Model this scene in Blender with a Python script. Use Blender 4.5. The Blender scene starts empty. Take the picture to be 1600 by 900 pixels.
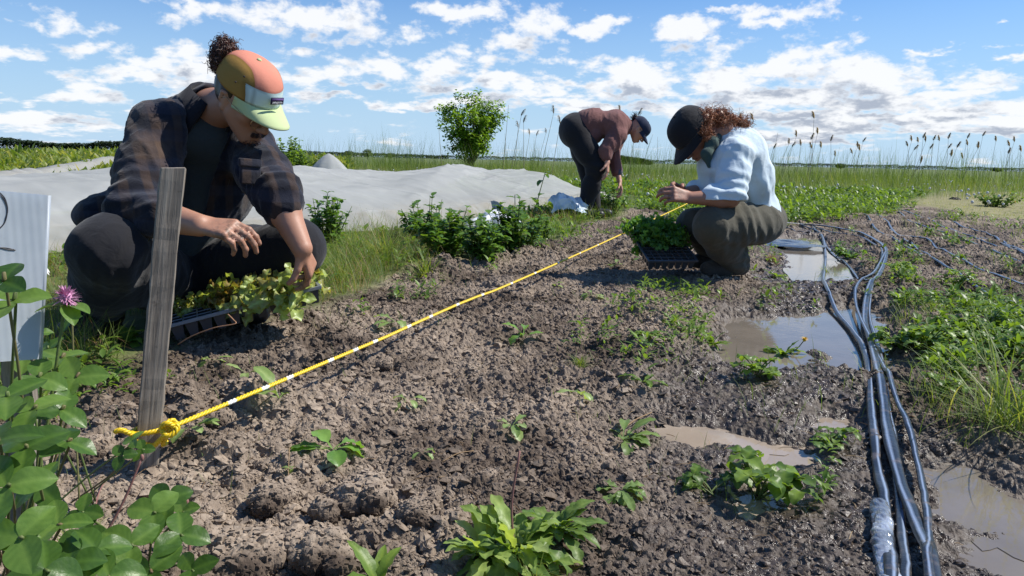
import bpy, math, random
import numpy as np
from mathutils import Vector, Matrix

random.seed(7)
RNG = np.random.default_rng(11)
SC = bpy.context.scene
COL = SC.collection
R = math.radians

# ------------------------------------------------------------------ camera, light, exposure
CAM_H = 0.55
PITCH, ROLL, FPX = 9.46, 1.3, 1200.0
cam_data = bpy.data.cameras.new('camera')
cam = bpy.data.objects.new('camera', cam_data)
COL.objects.link(cam)
CM = Matrix.Translation((0, 0, CAM_H)) @ Matrix.Rotation(R(90 - PITCH), 4, 'X') @ Matrix.Rotation(R(ROLL), 4, 'Z')
cam.matrix_world = CM
cam_data.lens = FPX / 1600 * 36
cam_data.sensor_width = 36
cam_data.clip_start = 0.05
cam_data.clip_end = 20000
SC.camera = cam

SUN_EL, SUN_AZ = 49.0, 80.0        # azimuth from +Y towards +X
sun_data = bpy.data.lights.new('sun', 'SUN')
sun_data.energy = 4.9
sun_data.angle = R(0.5)
sun_data.color = (1.0, 0.95, 0.87)
sun = bpy.data.objects.new('sun', sun_data)
COL.objects.link(sun)
SUN_DIR = Vector((math.sin(R(SUN_AZ)) * math.cos(R(SUN_EL)), math.cos(R(SUN_AZ)) * math.cos(R(SUN_EL)), math.sin(R(SUN_EL))))
sun.rotation_euler = SUN_DIR.to_track_quat('Z', 'Y').to_euler()
sun.location = (30, 0, 40)

SC.view_settings.view_transform = 'Standard'
SC.view_settings.look = 'None'
SC.view_settings.exposure = 0.36
SC.view_settings.gamma = 1.0
SC.view_settings.use_curve_mapping = False
SC.cycles.max_bounces = 6
SC.cycles.diffuse_bounces = 3
SC.cycles.glossy_bounces = 3
SC.cycles.transmission_bounces = 4
SC.cycles.transparent_max_bounces = 8
SC.cycles.use_denoising = True
SC.cycles.caustics_reflective = False
SC.cycles.caustics_refractive = False
SC.cycles.sample_clamp_indirect = 4.0

def ray(px, py):
    d = CM.to_3x3() @ Vector(((px - 800) / FPX, -(py - 450) / FPX, -1))
    return d

def atz(px, py, z=0.0):
    d = ray(px, py)
    t = (z - CAM_H) / d.z
    return Vector((d.x * t, d.y * t, z))

def aty(px, py, Y):
    d = ray(px, py)
    t = Y / d.y
    return Vector((d.x * t, Y, CAM_H + d.z * t))

# ------------------------------------------------------------------ node helpers
class NT:
    def __init__(s, tree):
        s.t = tree
        s.t.nodes.clear()
    def n(s, typ, **kw):
        nd = s.t.nodes.new(typ)
        for k, v in kw.items():
            if k.startswith('i_'):
                key = k[2:].replace('_', ' ')
                s.set(nd.inputs[key], v)
            else:
                setattr(nd, k, v)
        return nd
    def set(s, inp, v):
        if isinstance(v, bpy.types.NodeSocket):
            s.t.links.new(v, inp)
        else:
            try:
                if hasattr(inp.default_value, '__len__') and len(inp.default_value) == 4 and len(v) == 3:
                    v = (*v, 1)
            except TypeError:
                pass
            inp.default_value = v
    def math(s, op, a, b=None, c=None, clamp=False):
        nd = s.t.nodes.new('ShaderNodeMath')
        nd.operation = op
        nd.use_clamp = clamp
        s.set(nd.inputs[0], a)
        if b is not None: s.set(nd.inputs[1], b)
        if c is not None: s.set(nd.inputs[2], c)
        return nd.outputs[0]
    def vmath(s, op, a, b=None, scale=None):
        nd = s.t.nodes.new('ShaderNodeVectorMath')
        nd.operation = op
        s.set(nd.inputs[0], a)
        if b is not None: s.set(nd.inputs[1], b)
        if scale is not None: s.set(nd.inputs['Scale'], scale)
        return nd.outputs['Value'] if op in ('LENGTH', 'DOT_PRODUCT', 'DISTANCE') else nd.outputs[0]
    def mix(s, f, a, b, mode='MIX'):
        nd = s.t.nodes.new('ShaderNodeMix')
        nd.data_type = 'RGBA'
        nd.blend_type = mode
        s.set(nd.inputs[0], f)
        s.set(nd.inputs[6], a)
        s.set(nd.inputs[7], b)
        return nd.outputs[2]
    def noise(s, vec, scale, detail=2.0, rough=0.5, dist=0.0, col=False, lac=2.0):
        nd = s.t.nodes.new('ShaderNodeTexNoise')
        if vec is not None: s.set(nd.inputs['Vector'], vec)
        nd.inputs['Scale'].default_value = scale
        nd.inputs['Detail'].default_value = detail
        nd.inputs['Roughness'].default_value = rough
        nd.inputs['Distortion'].default_value = dist
        nd.inputs['Lacunarity'].default_value = lac
        return nd.outputs[1] if col else nd.outputs[0]
    def ramp(s, f, stops, interp='LINEAR'):
        nd = s.t.nodes.new('ShaderNodeValToRGB')
        nd.color_ramp.interpolation = interp
        el = nd.color_ramp.elements
        while len(el) < len(stops): el.new(0.5)
        for e, (p, c) in zip(el, stops):
            e.position = p
            e.color = (*c, 1) if hasattr(c, '__len__') else (c, c, c, 1)
        s.set(nd.inputs[0], f)
        return nd.outputs[0]
    def mapr(s, v, a, b, c, d, smooth=False):
        nd = s.t.nodes.new('ShaderNodeMapRange')
        nd.interpolation_type = 'SMOOTHSTEP' if smooth else 'LINEAR'
        for i, x in enumerate((v, a, b, c, d)): s.set(nd.inputs[i], x)
        return nd.outputs[0]
    def attr(s, name, out='Color'):
        nd = s.t.nodes.new('ShaderNodeAttribute')
        nd.attribute_name = name
        return nd.outputs[out]
    def bump(s, h, strength=0.5, dist=0.01, normal=None):
        nd = s.t.nodes.new('ShaderNodeBump')
        s.set(nd.inputs['Height'], h)
        nd.inputs['Strength'].default_value = strength
        nd.inputs['Distance'].default_value = dist
        if normal is not None: s.set(nd.inputs['Normal'], normal)
        return nd.outputs[0]

def mat(name):
    m = bpy.data.materials.new(name)
    m.use_nodes = True
    nt = NT(m.node_tree)
    out = nt.n('ShaderNodeOutputMaterial')
    return m, nt, out

def principled(nt, out, **kw):
    p = nt.n('ShaderNodeBsdfPrincipled')
    for k, v in kw.items():
        nt.set(p.inputs[k], v)
    nt.t.links.new(p.outputs[0], out.inputs[0])
    return p

def simple_mat(name, col, rough=0.7, var=0.12, scale=20, bump=0.0, bscale=200, metallic=0.0, spec=0.5, coat=0.0, bdist=0.002):
    m, nt, out = mat(name)
    tc = nt.n('ShaderNodeTexCoord').outputs['Object']
    f = nt.noise(tc, scale, 4, 0.6)
    lo = tuple(c * (1 - var * 1.6) for c in col)
    hi = tuple(min(1, c * (1 + var)) for c in col)
    c = nt.mix(f, lo, hi)
    kw = {'Base Color': c, 'Roughness': rough, 'Metallic': metallic, 'Specular IOR Level': spec}
    if bump:
        kw['Normal'] = nt.bump(nt.noise(tc, bscale, 3, 0.6), bump, bdist)
    p = principled(nt, out, **kw)
    return m

# ------------------------------------------------------------------ world: sky with cumulus
CLOUDS = [  # px, py, half width, half height, weight
 (505, 22, 130, 30, 1.0), (620, 40, 60, 18, .8), (250, 85, 65, 24, 1.05), (340, 100, 90, 22, .8), (205, 70, 18, 16, .8),
 (100, 35, 30, 14, .7), (65, 42, 50, 7, .5), (18, 82, 34, 9, .75), (130, 76, 30, 14, .6), (155, 100, 34, 18, .6),
 (300, 5, 60, 10, .5), (115, 150, 40, 8, .55), (140, 130, 26, 12, .5), (60, 190, 60, 6, .45), (60, 155, 30, 4, .4), (225, 172, 10, 5, .8),
 (695, 12, 75, 13, .85), (770, 5, 40, 8, .5), (520, 110, 60, 14, .7), (600, 98, 80, 18, .85), (690, 95, 60, 18, .8), (470, 75, 30, 14, .6), (540, 153, 50, 6, .75), (475, 140, 40, 10, .6),
 (850, 32, 60, 28, 1.1), (800, 60, 60, 20, .95), (905, 40, 45, 14, .9), (950, 30, 32, 9, .9), (760, 82, 60, 14, .8),
 (1070, 40, 55, 15, 1.0), (1110, 75, 80, 22, 1.05), (1060, 85, 50, 22, .95), (1000, 108, 70, 22, .95), (870, 85, 45, 12, .9), (930, 95, 45, 14, .8), (1120, 55, 30, 8, .8),
 (1250, 12, 75, 12, 1.0), (1205, 32, 50, 7, .7), (1140, 6, 40, 6, .7),
 (1300, 88, 85, 34, 1.25), (1230, 100, 60, 22, 1.05), (1380, 105, 80, 24, 1.1), (1450, 110, 45, 16, .9), (1130, 125, 60, 20, .95), (1320, 128, 80, 14, .9),
 (1500, 124, 50, 10, .85), (1480, 75, 140, 3.5, .42), (1580, 90, 60, 4, .4), (1575, 32, 14, 3, .6),
 (690, 133, 60, 12, .8), (780, 118, 60, 12, .8), (830, 135, 60, 12, .7), (660, 162, 60, 7, .8), (735, 150, 50, 8, .6), (900, 128, 70, 10, .7),
 (1000, 140, 90, 12, .8), (950, 165, 120, 8, .7), (860, 160, 50, 8, .7), (1180, 150, 90, 14, .9), (1260, 145, 100, 16, .9), (1370, 155, 90, 14, .9), (1480, 150, 70, 14, .85), (1560, 162, 70, 12, .85),
 (1230, 178, 110, 8, .75), (1400, 182, 120, 8, .75), (1540, 190, 90, 8, .7), (1300, 200, 60, 10, .6), (1420, 205, 140, 5, .55), (1240, 215, 80, 5, .5),
 (250, 20, 40, 8, .5), (60, 8, 60, 8, .35), (170, 40, 40, 8, .35), (330, 150, 60, 5, .4), (560, 130, 60, 6, .5),
]
W = bpy.data.worlds.new('World')
SC.world = W
W.use_nodes = True
wt = NT(W.node_tree)
wout = wt.n('ShaderNodeOutputWorld')
sky = wt.n('ShaderNodeTexSky')
sky.sky_type = 'NISHITA'
sky.sun_disc = False
sky.sun_elevation = R(SUN_EL)
sky.sun_rotation = R(SUN_AZ)
sky.air_density = 1.0
sky.dust_density = 0.4
sky.ozone_density = 1.5
SKY_K = 0.1
gen = wt.n('ShaderNodeTexCoord').outputs['Generated']
sep = wt.n('ShaderNodeSeparateXYZ')
wt.t.links.new(gen, sep.inputs[0])
az = wt.math('ARCTAN2', sep.outputs[0], sep.outputs[1])
el = wt.math('ARCSINE', sep.outputs[2])
comb = wt.n('ShaderNodeCombineXYZ')
wt.set(comb.inputs[0], az); wt.set(comb.inputs[1], el)
AE = comb.outputs[0]

def cloud_field(nt, ae, tag):
    # warp so that the puffs are cauliflower-like, finer and flatter towards the horizon
    elv = nt.n('ShaderNodeSeparateXYZ'); nt.set(elv.inputs[0], ae)
    cx = nt.n('ShaderNodeCombineXYZ')
    nt.set(cx.inputs[0], elv.outputs[0])
    nt.set(cx.inputs[1], nt.math('MULTIPLY', nt.math('LOGARITHM', nt.math('MAXIMUM', nt.math('ADD', elv.outputs[1], 0.06), 0.02), math.e), 0.34))
    n1 = nt.noise(cx.outputs[0], 17.0, 9, 0.56, 0.1)
    n2 = nt.noise(cx.outputs[0], 42.0, 5, 0.6, 0.2)
    warp = nt.vmath('SCALE', nt.vmath('SUBTRACT', nt.noise(cx.outputs[0], 22.0, 4, 0.6, col=True), (0.5, 0.5, 0.5)), scale=0.07)
    wae = nt.vmath('ADD', ae, nt.vmath('MULTIPLY', warp, (1.0, 0.55, 0.0)))
    cur = None
    for (px, py, hw, hh, wgt) in CLOUDS:
        d = ray(px, py).normalized()
        a0, e0 = math.atan2(d.x, d.y), math.asin(d.z)
        v = nt.vmath('SUBTRACT', wae, (a0, e0 + 0.3 * hh / FPX * -1, 0))
        v = nt.vmath('MULTIPLY', v, (FPX / hw, FPX / hh, 0))
        q = nt.math('MULTIPLY', nt.math('SUBTRACT', 1.35, nt.vmath('LENGTH', v)), wgt)
        cur = q if cur is None else nt.math('MAXIMUM', cur, q)
    cur = nt.math('MAXIMUM', cur, -0.75)
    cur = nt.math('MINIMUM', cur, 1.0)
    # background scatter of thin distant cloud just above the horizon
    low = nt.mapr(elv.outputs[1], 0.02, 0.13, 0.80, 0.0)
    cur = nt.math('ADD', cur, low)
    d = nt.math('ADD', nt.math('MULTIPLY', cur, 0.66), nt.math('MULTIPLY', nt.math('SUBTRACT', n1, 0.500), 2.6))
    d = nt.math('ADD', d, nt.math('MULTIPLY', nt.math('SUBTRACT', n2, 0.62), 1.15))
    return d

D0 = cloud_field(wt, AE, 0)
D1 = cloud_field(wt, wt.vmath('ADD', AE, (0.004, 0.026, 0)), 1)
cover = wt.mapr(D0, 0.02, 0.55, 0.0, 1.0, True)
# light on the cloud: bright where little cloud lies towards the sun (up, right), grey base where much does
occ = wt.mapr(wt.math('SUBTRACT', D1, wt.math('MULTIPLY', D0, 0.45)), -0.05, 0.55, 0.0, 1.0, True)
thick = wt.mapr(D0, 0.15, 0.7, 0.0, 1.0, True)
shade = wt.math('MULTIPLY', occ, thick)
ccol = wt.mix(shade, (7.7, 7.8, 8.0), (3.4, 3.8, 4.6))
skyc = wt.vmath('MULTIPLY', sky.outputs[0], (0.50, 0.78, 1.12))
skyc = wt.mix(wt.mapr(sep.outputs[2], 0.0, 0.22, 0.9, 0.0), skyc, (4.2, 5.7, 7.4))
final = wt.mix(wt.math('MULTIPLY', cover, 0.95), skyc, ccol)
# below the horizon the world is plain dull ground light
final = wt.mix(wt.mapr(sep.outputs[2], -0.02, -0.005, 1.0, 0.0), final, (1.2, 1.3, 1.0))
bg = wt.n('ShaderNodeBackground')
wt.set(bg.inputs[0], final)
bg.inputs[1].default_value = SKY_K
wt.t.links.new(bg.outputs[0], wout.inputs[0])
W.cycles.sampling_method = 'MANUAL'
W.cycles.sample_map_resolution = 512

# ------------------------------------------------------------------ numpy noise
def _hash(ix, iy, seed=0):
    h = (ix.astype(np.int64) * 374761393 + iy.astype(np.int64) * 668265263 + seed * 2147483647) & 0x7fffffff
    h = ((h ^ (h >> 13)) * 1274126177) & 0x7fffffff
    h = h ^ (h >> 16)
    return (h & 0xffffff) / float(0x1000000)

def vnoise(x, y, seed=0):
    xi = np.floor(x); yi = np.floor(y)
    fx = x - xi; fy = y - yi
    fx = fx * fx * (3 - 2 * fx); fy = fy * fy * (3 - 2 * fy)
    a = _hash(xi, yi, seed); b = _hash(xi + 1, yi, seed); c = _hash(xi, yi + 1, seed); d = _hash(xi + 1, yi + 1, seed)
    return (a + (b - a) * fx) * (1 - fy) + (c + (d - c) * fx) * fy

def fbm(x, y, seed=0, oct=4, gain=0.5):
    s = 0; a = 1; t = 0
    for i in range(oct):
        s = s + a * vnoise(x * 2 ** i + 17.3 * i, y * 2 ** i - 9.1 * i, seed + i); t += a; a *= gain
    return s / t

def clods(x, y, s, seed, dens=0.8, rmin=0.35, rmax=0.75):
    """height of lumps of earth on a jittered grid of cell s"""
    xi = np.floor(x / s); yi = np.floor(y / s)
    best = np.zeros_like(x)
    for dx in (-1, 0, 1):
        for dy in (-1, 0, 1):
            cx = xi + dx; cy = yi + dy
            h1 = _hash(cx, cy, seed); h2 = _hash(cx, cy, seed + 1); h3 = _hash(cx, cy, seed + 2); h4 = _hash(cx, cy, seed + 3)
            px = (cx + h1) * s; py = (cy + h2) * s
            r = s * (rmin + (rmax - rmin) * h3)
            ang = h4 * 6.283; ca = np.cos(ang); sa = np.sin(ang)
            ux = (x - px) * ca + (y - py) * sa; uy = (-(x - px) * sa + (y - py) * ca) * (1.0 + 0.5 * h1)
            d2 = ux * ux + uy * uy
            hh = np.sqrt(np.maximum(0, r * r - d2)) * (0.55 + 0.5 * h4)
            hh = np.where(_hash(cx, cy, seed + 5) < dens, hh, 0)
            best = np.maximum(best, hh)
    return best

def sstep(a, b, x):
    t = np.clip((x - a) / (b - a), 0, 1)
    return t * t * (3 - 2 * t)

def seg_dist(x, y, pts):
    best = np.full_like(x, 1e9)
    for (ax, ay), (bx, by) in zip(pts[:-1], pts[1:]):
        vx, vy = bx - ax, by - ay
        t = np.clip(((x - ax) * vx + (y - ay) * vy) / (vx * vx + vy * vy), 0, 1)
        best = np.minimum(best, np.hypot(x - ax - t * vx, y - ay - t * vy))
    return best

def poly_sd(x, y, pts):
    """signed distance to a polygon, negative inside"""
    d = seg_dist(x, y, pts + [pts[0]])
    inside = np.zeros(x.shape, bool)
    n = len(pts)
    for i in range(n):
        x1, y1 = pts[i]; x2, y2 = pts[(i + 1) % n]
        c = ((y1 > y) != (y2 > y))
        xx = (x2 - x1) * (y - y1) / ((y2 - y1) if abs(y2 - y1) > 1e-9 else 1e-9) + x1
        inside ^= c & (x < xx)
    return np.where(inside, -d, d)

def new_mesh(name, verts, faces, mats=(), mat_idx=None, smooth=True, attrs=None):
    """faces: (n,3) or (n,4) array, or a list of such arrays"""
    me = bpy.data.meshes.new(name)
    verts = np.asarray(verts, np.float32)
    fl = faces if isinstance(faces, (list, tuple)) else [faces]
    fl = [np.asarray(f, np.int32) for f in fl if len(f)]
    loops = np.concatenate([f.ravel() for f in fl])
    counts = np.concatenate([np.full(len(f), f.shape[1], np.int32) for f in fl])
    starts = np.concatenate([[0], np.cumsum(counts)[:-1]]).astype(np.int32)
    me.vertices.add(len(verts)); me.vertices.foreach_set('co', verts.ravel())
    me.loops.add(len(loops)); me.loops.foreach_set('vertex_index', loops)
    me.polygons.add(len(counts))
    me.polygons.foreach_set('loop_start', starts)
    me.polygons.foreach_set('loop_total', counts)
    if mat_idx is not None:
        me.polygons.foreach_set('material_index', np.asarray(mat_idx, np.int32))
    me.polygons.foreach_set('use_smooth', np.full(len(counts), bool(smooth)))
    for m in mats: me.materials.append(m)
    if attrs:
        for k, v in attrs.items():
            v = np.asarray(v, np.float32)
            if v.ndim == 1:
                a = me.attributes.new(k, 'FLOAT', 'POINT'); a.data.foreach_set('value', v)
            else:
                a = me.attributes.new(k, 'FLOAT_COLOR', 'POINT')
                if v.shape[1] == 3: v = np.concatenate([v, np.ones((len(v), 1), np.float32)], 1)
                a.data.foreach_set('color', v.ravel())
    me.update(calc_edges=True)
    me.validate()
    return me

def link(name, me, parent=None, loc=None):
    o = bpy.data.objects.new(name, me)
    COL.objects.link(o)
    if parent is not None:
        o.parent = parent
        o.matrix_parent_inverse = Matrix.Identity(4)
    if loc is not None: o.location = loc
    return o

def tag(o, label=None, cat=None, group=None, kind=None):
    if label: o['label'] = label
    if cat: o['category'] = cat
    if group: o['group'] = group
    if kind: o['kind'] = kind
    return o

def empty(name, loc, label, cat, group=None):
    o = bpy.data.objects.new(name, None)
    o.empty_display_size = 0.05
    COL.objects.link(o)
    o.location = loc
    return tag(o, label, cat, group)

class MB:
    """collects vertices, faces, per-face material index, per-vertex tint"""
    def __init__(s):
        s.v = []; s.q = []; s.t = []; s.n = 0; s.qm = []; s.tm = []; s.a = []
    def add(s, v, q=None, t=None, m=0, a=0.5):
        v = np.asarray(v, float).reshape(-1, 3)
        s.v.append(v)
        s.a.append(np.full(len(v), a) if np.isscalar(a) else np.asarray(a))
        if q is not None and len(q):
            q = np.asarray(q) + s.n; s.q.append(q); s.qm.append(np.full(len(q), m))
        if t is not None and len(t):
            t = np.asarray(t) + s.n; s.t.append(t); s.tm.append(np.full(len(t), m))
        s.n += len(v)
    def box(s, c, size, rot=None, m=0, a=0.5):
        sx, sy, sz = [k / 2 for k in size]
        v = np.array([(x, y, z) for x in (-sx, sx) for y in (-sy, sy) for z in (-sz, sz)])
        if rot is not None: v = v @ np.array(rot.to_3x3() if hasattr(rot, 'to_3x3') else rot).T
        v = v + np.array(c)
        s.add(v, q=[(0, 1, 3, 2), (4, 6, 7, 5), (0, 4, 5, 1), (2, 3, 7, 6), (0, 2, 6, 4), (1, 5, 7, 3)], m=m, a=a)
    def tube(s, pts, rad, n=8, m=0, a=0.5, cap=True, flat=1.0, up=None):
        P = np.asarray([tuple(p) for p in pts], float)
        k = len(P)
        rad = np.full(k, rad) if np.isscalar(rad) else np.asarray(rad)
        T = np.gradient(P, axis=0)
        T /= np.linalg.norm(T, axis=1)[:, None] + 1e-12
        u = np.array(up, float) if up is not None else (np.array([0, 0, 1.0]) if abs(T[0, 2]) < 0.9 else np.array([1.0, 0, 0]))
        V = []
        for i in range(k):
            if up is None or i == 0:
                sd = np.cross(T[i], u)
            else:
                sd = np.cross(T[i], np.array(up, float))
            sd /= np.linalg.norm(sd) + 1e-12
            uu = np.cross(sd, T[i])
            if up is None: u = uu
            th = np.arange(n) * 2 * math.pi / n
            V.append(P[i] + rad[i] * (np.cos(th)[:, None] * sd + flat * np.sin(th)[:, None] * uu))
        V = np.concatenate(V)
        i = np.arange(k - 1)[:, None] * n; j = np.arange(n)[None]; jn = (j + 1) % n
        Q = np.stack([i + j, i + jn, i + n + jn, i + n + j], -1).reshape(-1, 4)
        T3 = []
        if cap:
            V = np.concatenate([V, P[:1], P[-1:]])
            T3 = [(k * n, (b + 1) % n, b) for b in range(n)] + [(k * n + 1, (k - 1) * n + b, (k - 1) * n + (b + 1) % n) for b in range(n)]
        s.add(V, q=Q, t=T3, m=m, a=a)
    def ell(s, c, r, rot=None, m=0, a=0.5, nu=12, nv=8, lump=0.0, seed=0):
        th = np.linspace(0, math.pi, nv + 1); ph = np.arange(nu) * 2 * math.pi / nu
        V = np.array([(math.sin(t) * math.cos(p), math.sin(t) * math.sin(p), math.cos(t)) for t in th for p in ph])
        if lump:
            rg = np.random.default_rng(seed)
            f = 0
            for _ in range(6):
                d = rg.normal(size=3); d /= np.linalg.norm(d)
                f = f + np.sin(V @ d * rg.uniform(2, 6) + rg.uniform(0, 6)) 
            V = V * (1 + lump * f / 3)[:, None]
        V = V * np.array(r)
        if rot is not None: V = V @ np.array(rot).T
        V = V + np.array(c)
        i = np.arange(nv)[:, None] * nu; j = np.arange(nu)[None]; jn = (j + 1) % nu
        Q = np.stack([i + j, i + nu + j, i + nu + jn, i + jn], -1).reshape(-1, 4)
        s.add(V, q=Q, m=m, a=a)
    def build(s, name, mats, parent=None, loc=None, smooth=True, origin=None):
        v = np.concatenate(s.v)
        if origin is not None: v = v - np.array(origin)
        fl = []; mi = []
        if s.q: fl.append(np.concatenate(s.q)); mi.append(np.concatenate(s.qm))
        if s.t: fl.append(np.concatenate(s.t)); mi.append(np.concatenate(s.tm))
        me = new_mesh(name, v, fl, mats if isinstance(mats, (list, tuple)) else [mats], np.concatenate(mi), smooth, {'tint': np.concatenate(s.a)})
        return link(name, me, parent, loc if loc is not None else origin if parent is None and origin is not None else None)

def bez(pts, n=24):
    """Catmull-Rom through points"""
    P = [Vector(p) for p in pts]
    P = [P[0] * 2 - P[1]] + P + [P[-1] * 2 - P[-2]]
    out = []
    seg = len(P) - 3
    per = max(2, n // seg)
    for i in range(seg):
        for k in range(per):
            t = k / per
            a, b, c, d = P[i:i + 4]
            out.append(0.5 * ((2 * b) + (c - a) * t + (2 * a - 5 * b + 4 * c - d) * t * t + (3 * b - a - 3 * c + d) * t ** 3))
    out.append(P[-2])
    return out
# ------------------------------------------------------------------ layout of the field (all in world metres)
def G2(px, py, z=0.0):
    p = atz(px, py, z); return (p.x, p.y)

SOIL = [G2(*p) for p in [(-500, 900), (-150, 640), (95, 585), (270, 535), (400, 512), (520, 470), (640, 432), (760, 402), (850, 378), (930, 350), (1000, 322), (1080, 316), (1180, 330), (1290, 312), (1340, 305), (1440, 322), (1560, 340), (1700, 350), (2300, 420), (2600, 700), (2600, 1500), (-900, 1500)]]
WET = [G2(*p) for p in [(980, 1000), (1010, 700), (1050, 600), (1090, 500), (1170, 440), (1190, 375), (1260, 350), (1320, 380), (1390, 520), (1460, 640), (1640, 700), (1800, 1000)]]
DRYTRACK = [G2(*p) for p in [(1380, 322), (1480, 300), (1700, 300), (1900, 330), (1750, 365), (1580, 345), (1460, 330)]]
PUD = [   # each: outline in picture points of where the water lay, turned into metres
 ([(1225, 365), (1285, 362), (1295, 385), (1320, 400), (1340, 430), (1240, 430), (1228, 400)], 'puddle with sheet of plastic behind the crouching woman'),
 ([(1120, 484), (1180, 476), (1270, 474), (1330, 460), (1400, 470), (1385, 505), (1400, 540), (1420, 575), (1330, 565), (1290, 535), (1200, 560), (1120, 550), (1140, 520), (1120, 500)], 'large sky-blue puddle under the drip hoses'),
 ([(1085, 643), (1130, 640), (1185, 652), (1175, 664), (1100, 660)], 'small brown puddle between bed and hoses'),
 ([(1180, 675), (1230, 670), (1250, 690), (1245, 720), (1200, 715)], 'small muddy puddle left of the hoses'),
 ([(1215, 715), (1260, 720), (1262, 750), (1180, 765), (1160, 745)], 'muddy puddle beside the low clover-like weed'),
 ([(1240, 630), (1290, 624), (1325, 632), (1300, 645), (1250, 643)], 'thin strip of water left of the hoses'),
 ([(1425, 685), (1470, 690), (1530, 700), (1590, 740), (1605, 775), (1540, 785), (1470, 760), (1440, 735)], 'dull puddle right of the hoses'),
 ([(1560, 790), (1640, 780), (1700, 840), (1620, 870), (1550, 840)], 'sunlit puddle at the bottom corner'),
]
PUDW = [([G2(*p) for p in q], l) for q, l in PUD]
WATER_Z = -0.044

STK = G2(229, 718)

def masks(x, y):
    soil = sstep(0.12, -0.12, poly_sd(x, y, SOIL) + (fbm(x * 2.2, y * 2.2, 5, 4) - 0.5) * 0.55)
    wet = sstep(0.18, -0.18, poly_sd(x, y, WET) + (fbm(x * 2, y * 2, 9, 3) - 0.5) * 0.35)
    pud = np.full_like(x, 9.0)
    for q, _ in PUDW:
        pud = np.minimum(pud, poly_sd(x, y, q))
    pud = pud + (fbm(x * 9, y * 9, 21, 4) - 0.5) * 0.17
    return soil, wet, pud

def base_h(x, y, m=None):
    soil, wet, pud = masks(x, y) if m is None else m
    near = sstep(60, 20, y)
    h = (fbm(x * 0.8, y * 0.8, 31, 3) - 0.5) * 0.06 * near
    h = h + (fbm(x * 0.07, y * 0.07, 33, 2) - 0.5) * 0.22 * sstep(14, 40, y)
    h = h + 0.012 * soil * (1 - wet) - 0.030 * wet
    h = h + 0.035 * np.exp(-((x - G_TOE[0]) ** 2 + (y - G_TOE[1]) ** 2) / 0.6) * 0
    h = np.where(y < 9, h, h + 0)
    # dips holding water
    dip = sstep(0.10, -0.06, pud)
    h = h * (1 - dip) + (-0.062) * dip
    return h

G_TOE = (0, 0)

def terrain(x, y):
    m = masks(x, y)
    soil, wet, pud = m
    h = base_h(x, y, m)
    dip = sstep(0.06, -0.03, pud)
    rough = soil * (1 - 0.42 * wet) * (1 - 0.93 * sstep(-0.01, -0.09, pud))
    rough = rough * (0.12 + 0.88 * sstep(0.03, 0.12, np.hypot(x - STK[0], y - STK[1])))
    # where the bed was dug: coarse lumps left and near, finer crumbs to the middle
    big = sstep(0.46, 0.62, fbm(x * 1.6, y * 1.6, 41, 2)) * 0.9 + 0.25
    big = big * (0.55 + 0.75 * sstep(0.6, -0.6, x))
    wx = x + (fbm(x * 14, y * 14, 51, 3) - 0.5) * 0.05
    wy = y + (fbm(x * 14, y * 14, 61, 3) - 0.5) * 0.05
    c = clods(wx, wy, 0.14, 101, 0.6) * 0.42 * big
    c = c + clods(wx, wy, 0.060, 111, 0.75) * 0.62 * big
    wx2 = x + (fbm(x * 45, y * 45, 52, 2) - 0.5) * 0.014
    wy2 = y + (fbm(x * 45, y * 45, 62, 2) - 0.5) * 0.014
    c = c + clods(wx2, wy2, 0.028, 121, 0.8) * 0.62 * (0.45 + 0.55 * sstep(0.35, 0.65, fbm(x * 5, y * 5, 45, 2)))
    c = c + clods(wx2, wy2, 0.0125, 131, 0.85) * 0.65
    c = c + (fbm(x * 60, y * 60, 71, 3) - 0.5) * 0.012 - np.abs(fbm(x * 36, y * 36, 73, 3) - 0.5) * 0.030 + (vnoise(x * 210, y * 210, 75) - 0.5) * 0.0036
    c = c + (fbm(x * 4, y * 4, 81, 3) - 0.5) * 0.07
    far = sstep(14, 8, y)
    h = h + c * rough * (0.35 + 0.65 * far)
    h = h + (1 - soil) * (fbm(x * 8, y * 8, 91, 3) - 0.5) * 0.02
    h = h - 0.022 * soil * (1 - wet)
    return h, soil, wet, pud, c * rough

def gz(x, y):
    a = np.array([float(x)]); b = np.array([float(y)])
    return float(base_h(a, b)[0])

def gpt(px, py, dz=0.0):
    """point on the ground seen at a pixel of the photograph"""
    z = 0.0
    for _ in range(5):
        p = atz(px, py, z)
        z = gz(p.x, p.y)
    p = atz(px, py, z)
    return Vector((p.x, p.y, z + dz))

def build_ground():
    cy = -0.6
    dn = np.linspace(-R(43), R(43), 1250)
    sp = np.linspace(R(43), R(75), 60)[1:]
    th = np.concatenate([-sp[::-1], dn, sp])
    rr = [0.95]
    while rr[-1] < 7000:
        r = rr[-1]
        k = 0.0022 if r < 5 else 0.0026 if r < 9 else 0.006 if r < 16 else 0.03 if r < 60 else 0.12
        rr.append(r * (1 + k))
    rr = np.array(rr)
    T, Rr = np.meshgrid(th, rr)
    X = (Rr * np.sin(T)); Y = cy + Rr * np.cos(T)
    x = X.ravel(); y = Y.ravel()
    h, soil, wet, pud, c = terrain(x, y)
    nr, nc = len(rr), len(th)
    i = np.arange(nr - 1)[:, None] * nc; j = np.arange(nc - 1)[None]
    Q = np.stack([i + j, i + j + 1, i + nc + j + 1, i + nc + j], -1).reshape(-1, 4)[:, ::-1]
    track = sstep(0.3, -0.3, poly_sd(x, y, DRYTRACK))
    print('ground verts', len(x))
    me = new_mesh('ground', np.stack([x, y, h], 1), Q, [M_GROUND], smooth=False, attrs={
        'masks': np.stack([soil, wet, sstep(0.10, -0.02, pud)], 1), 'track': track})
    o = link('ground', me)
    tag(o, 'clod-strewn dug earth bed running into green field', None, None, 'structure')
    return o

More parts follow.
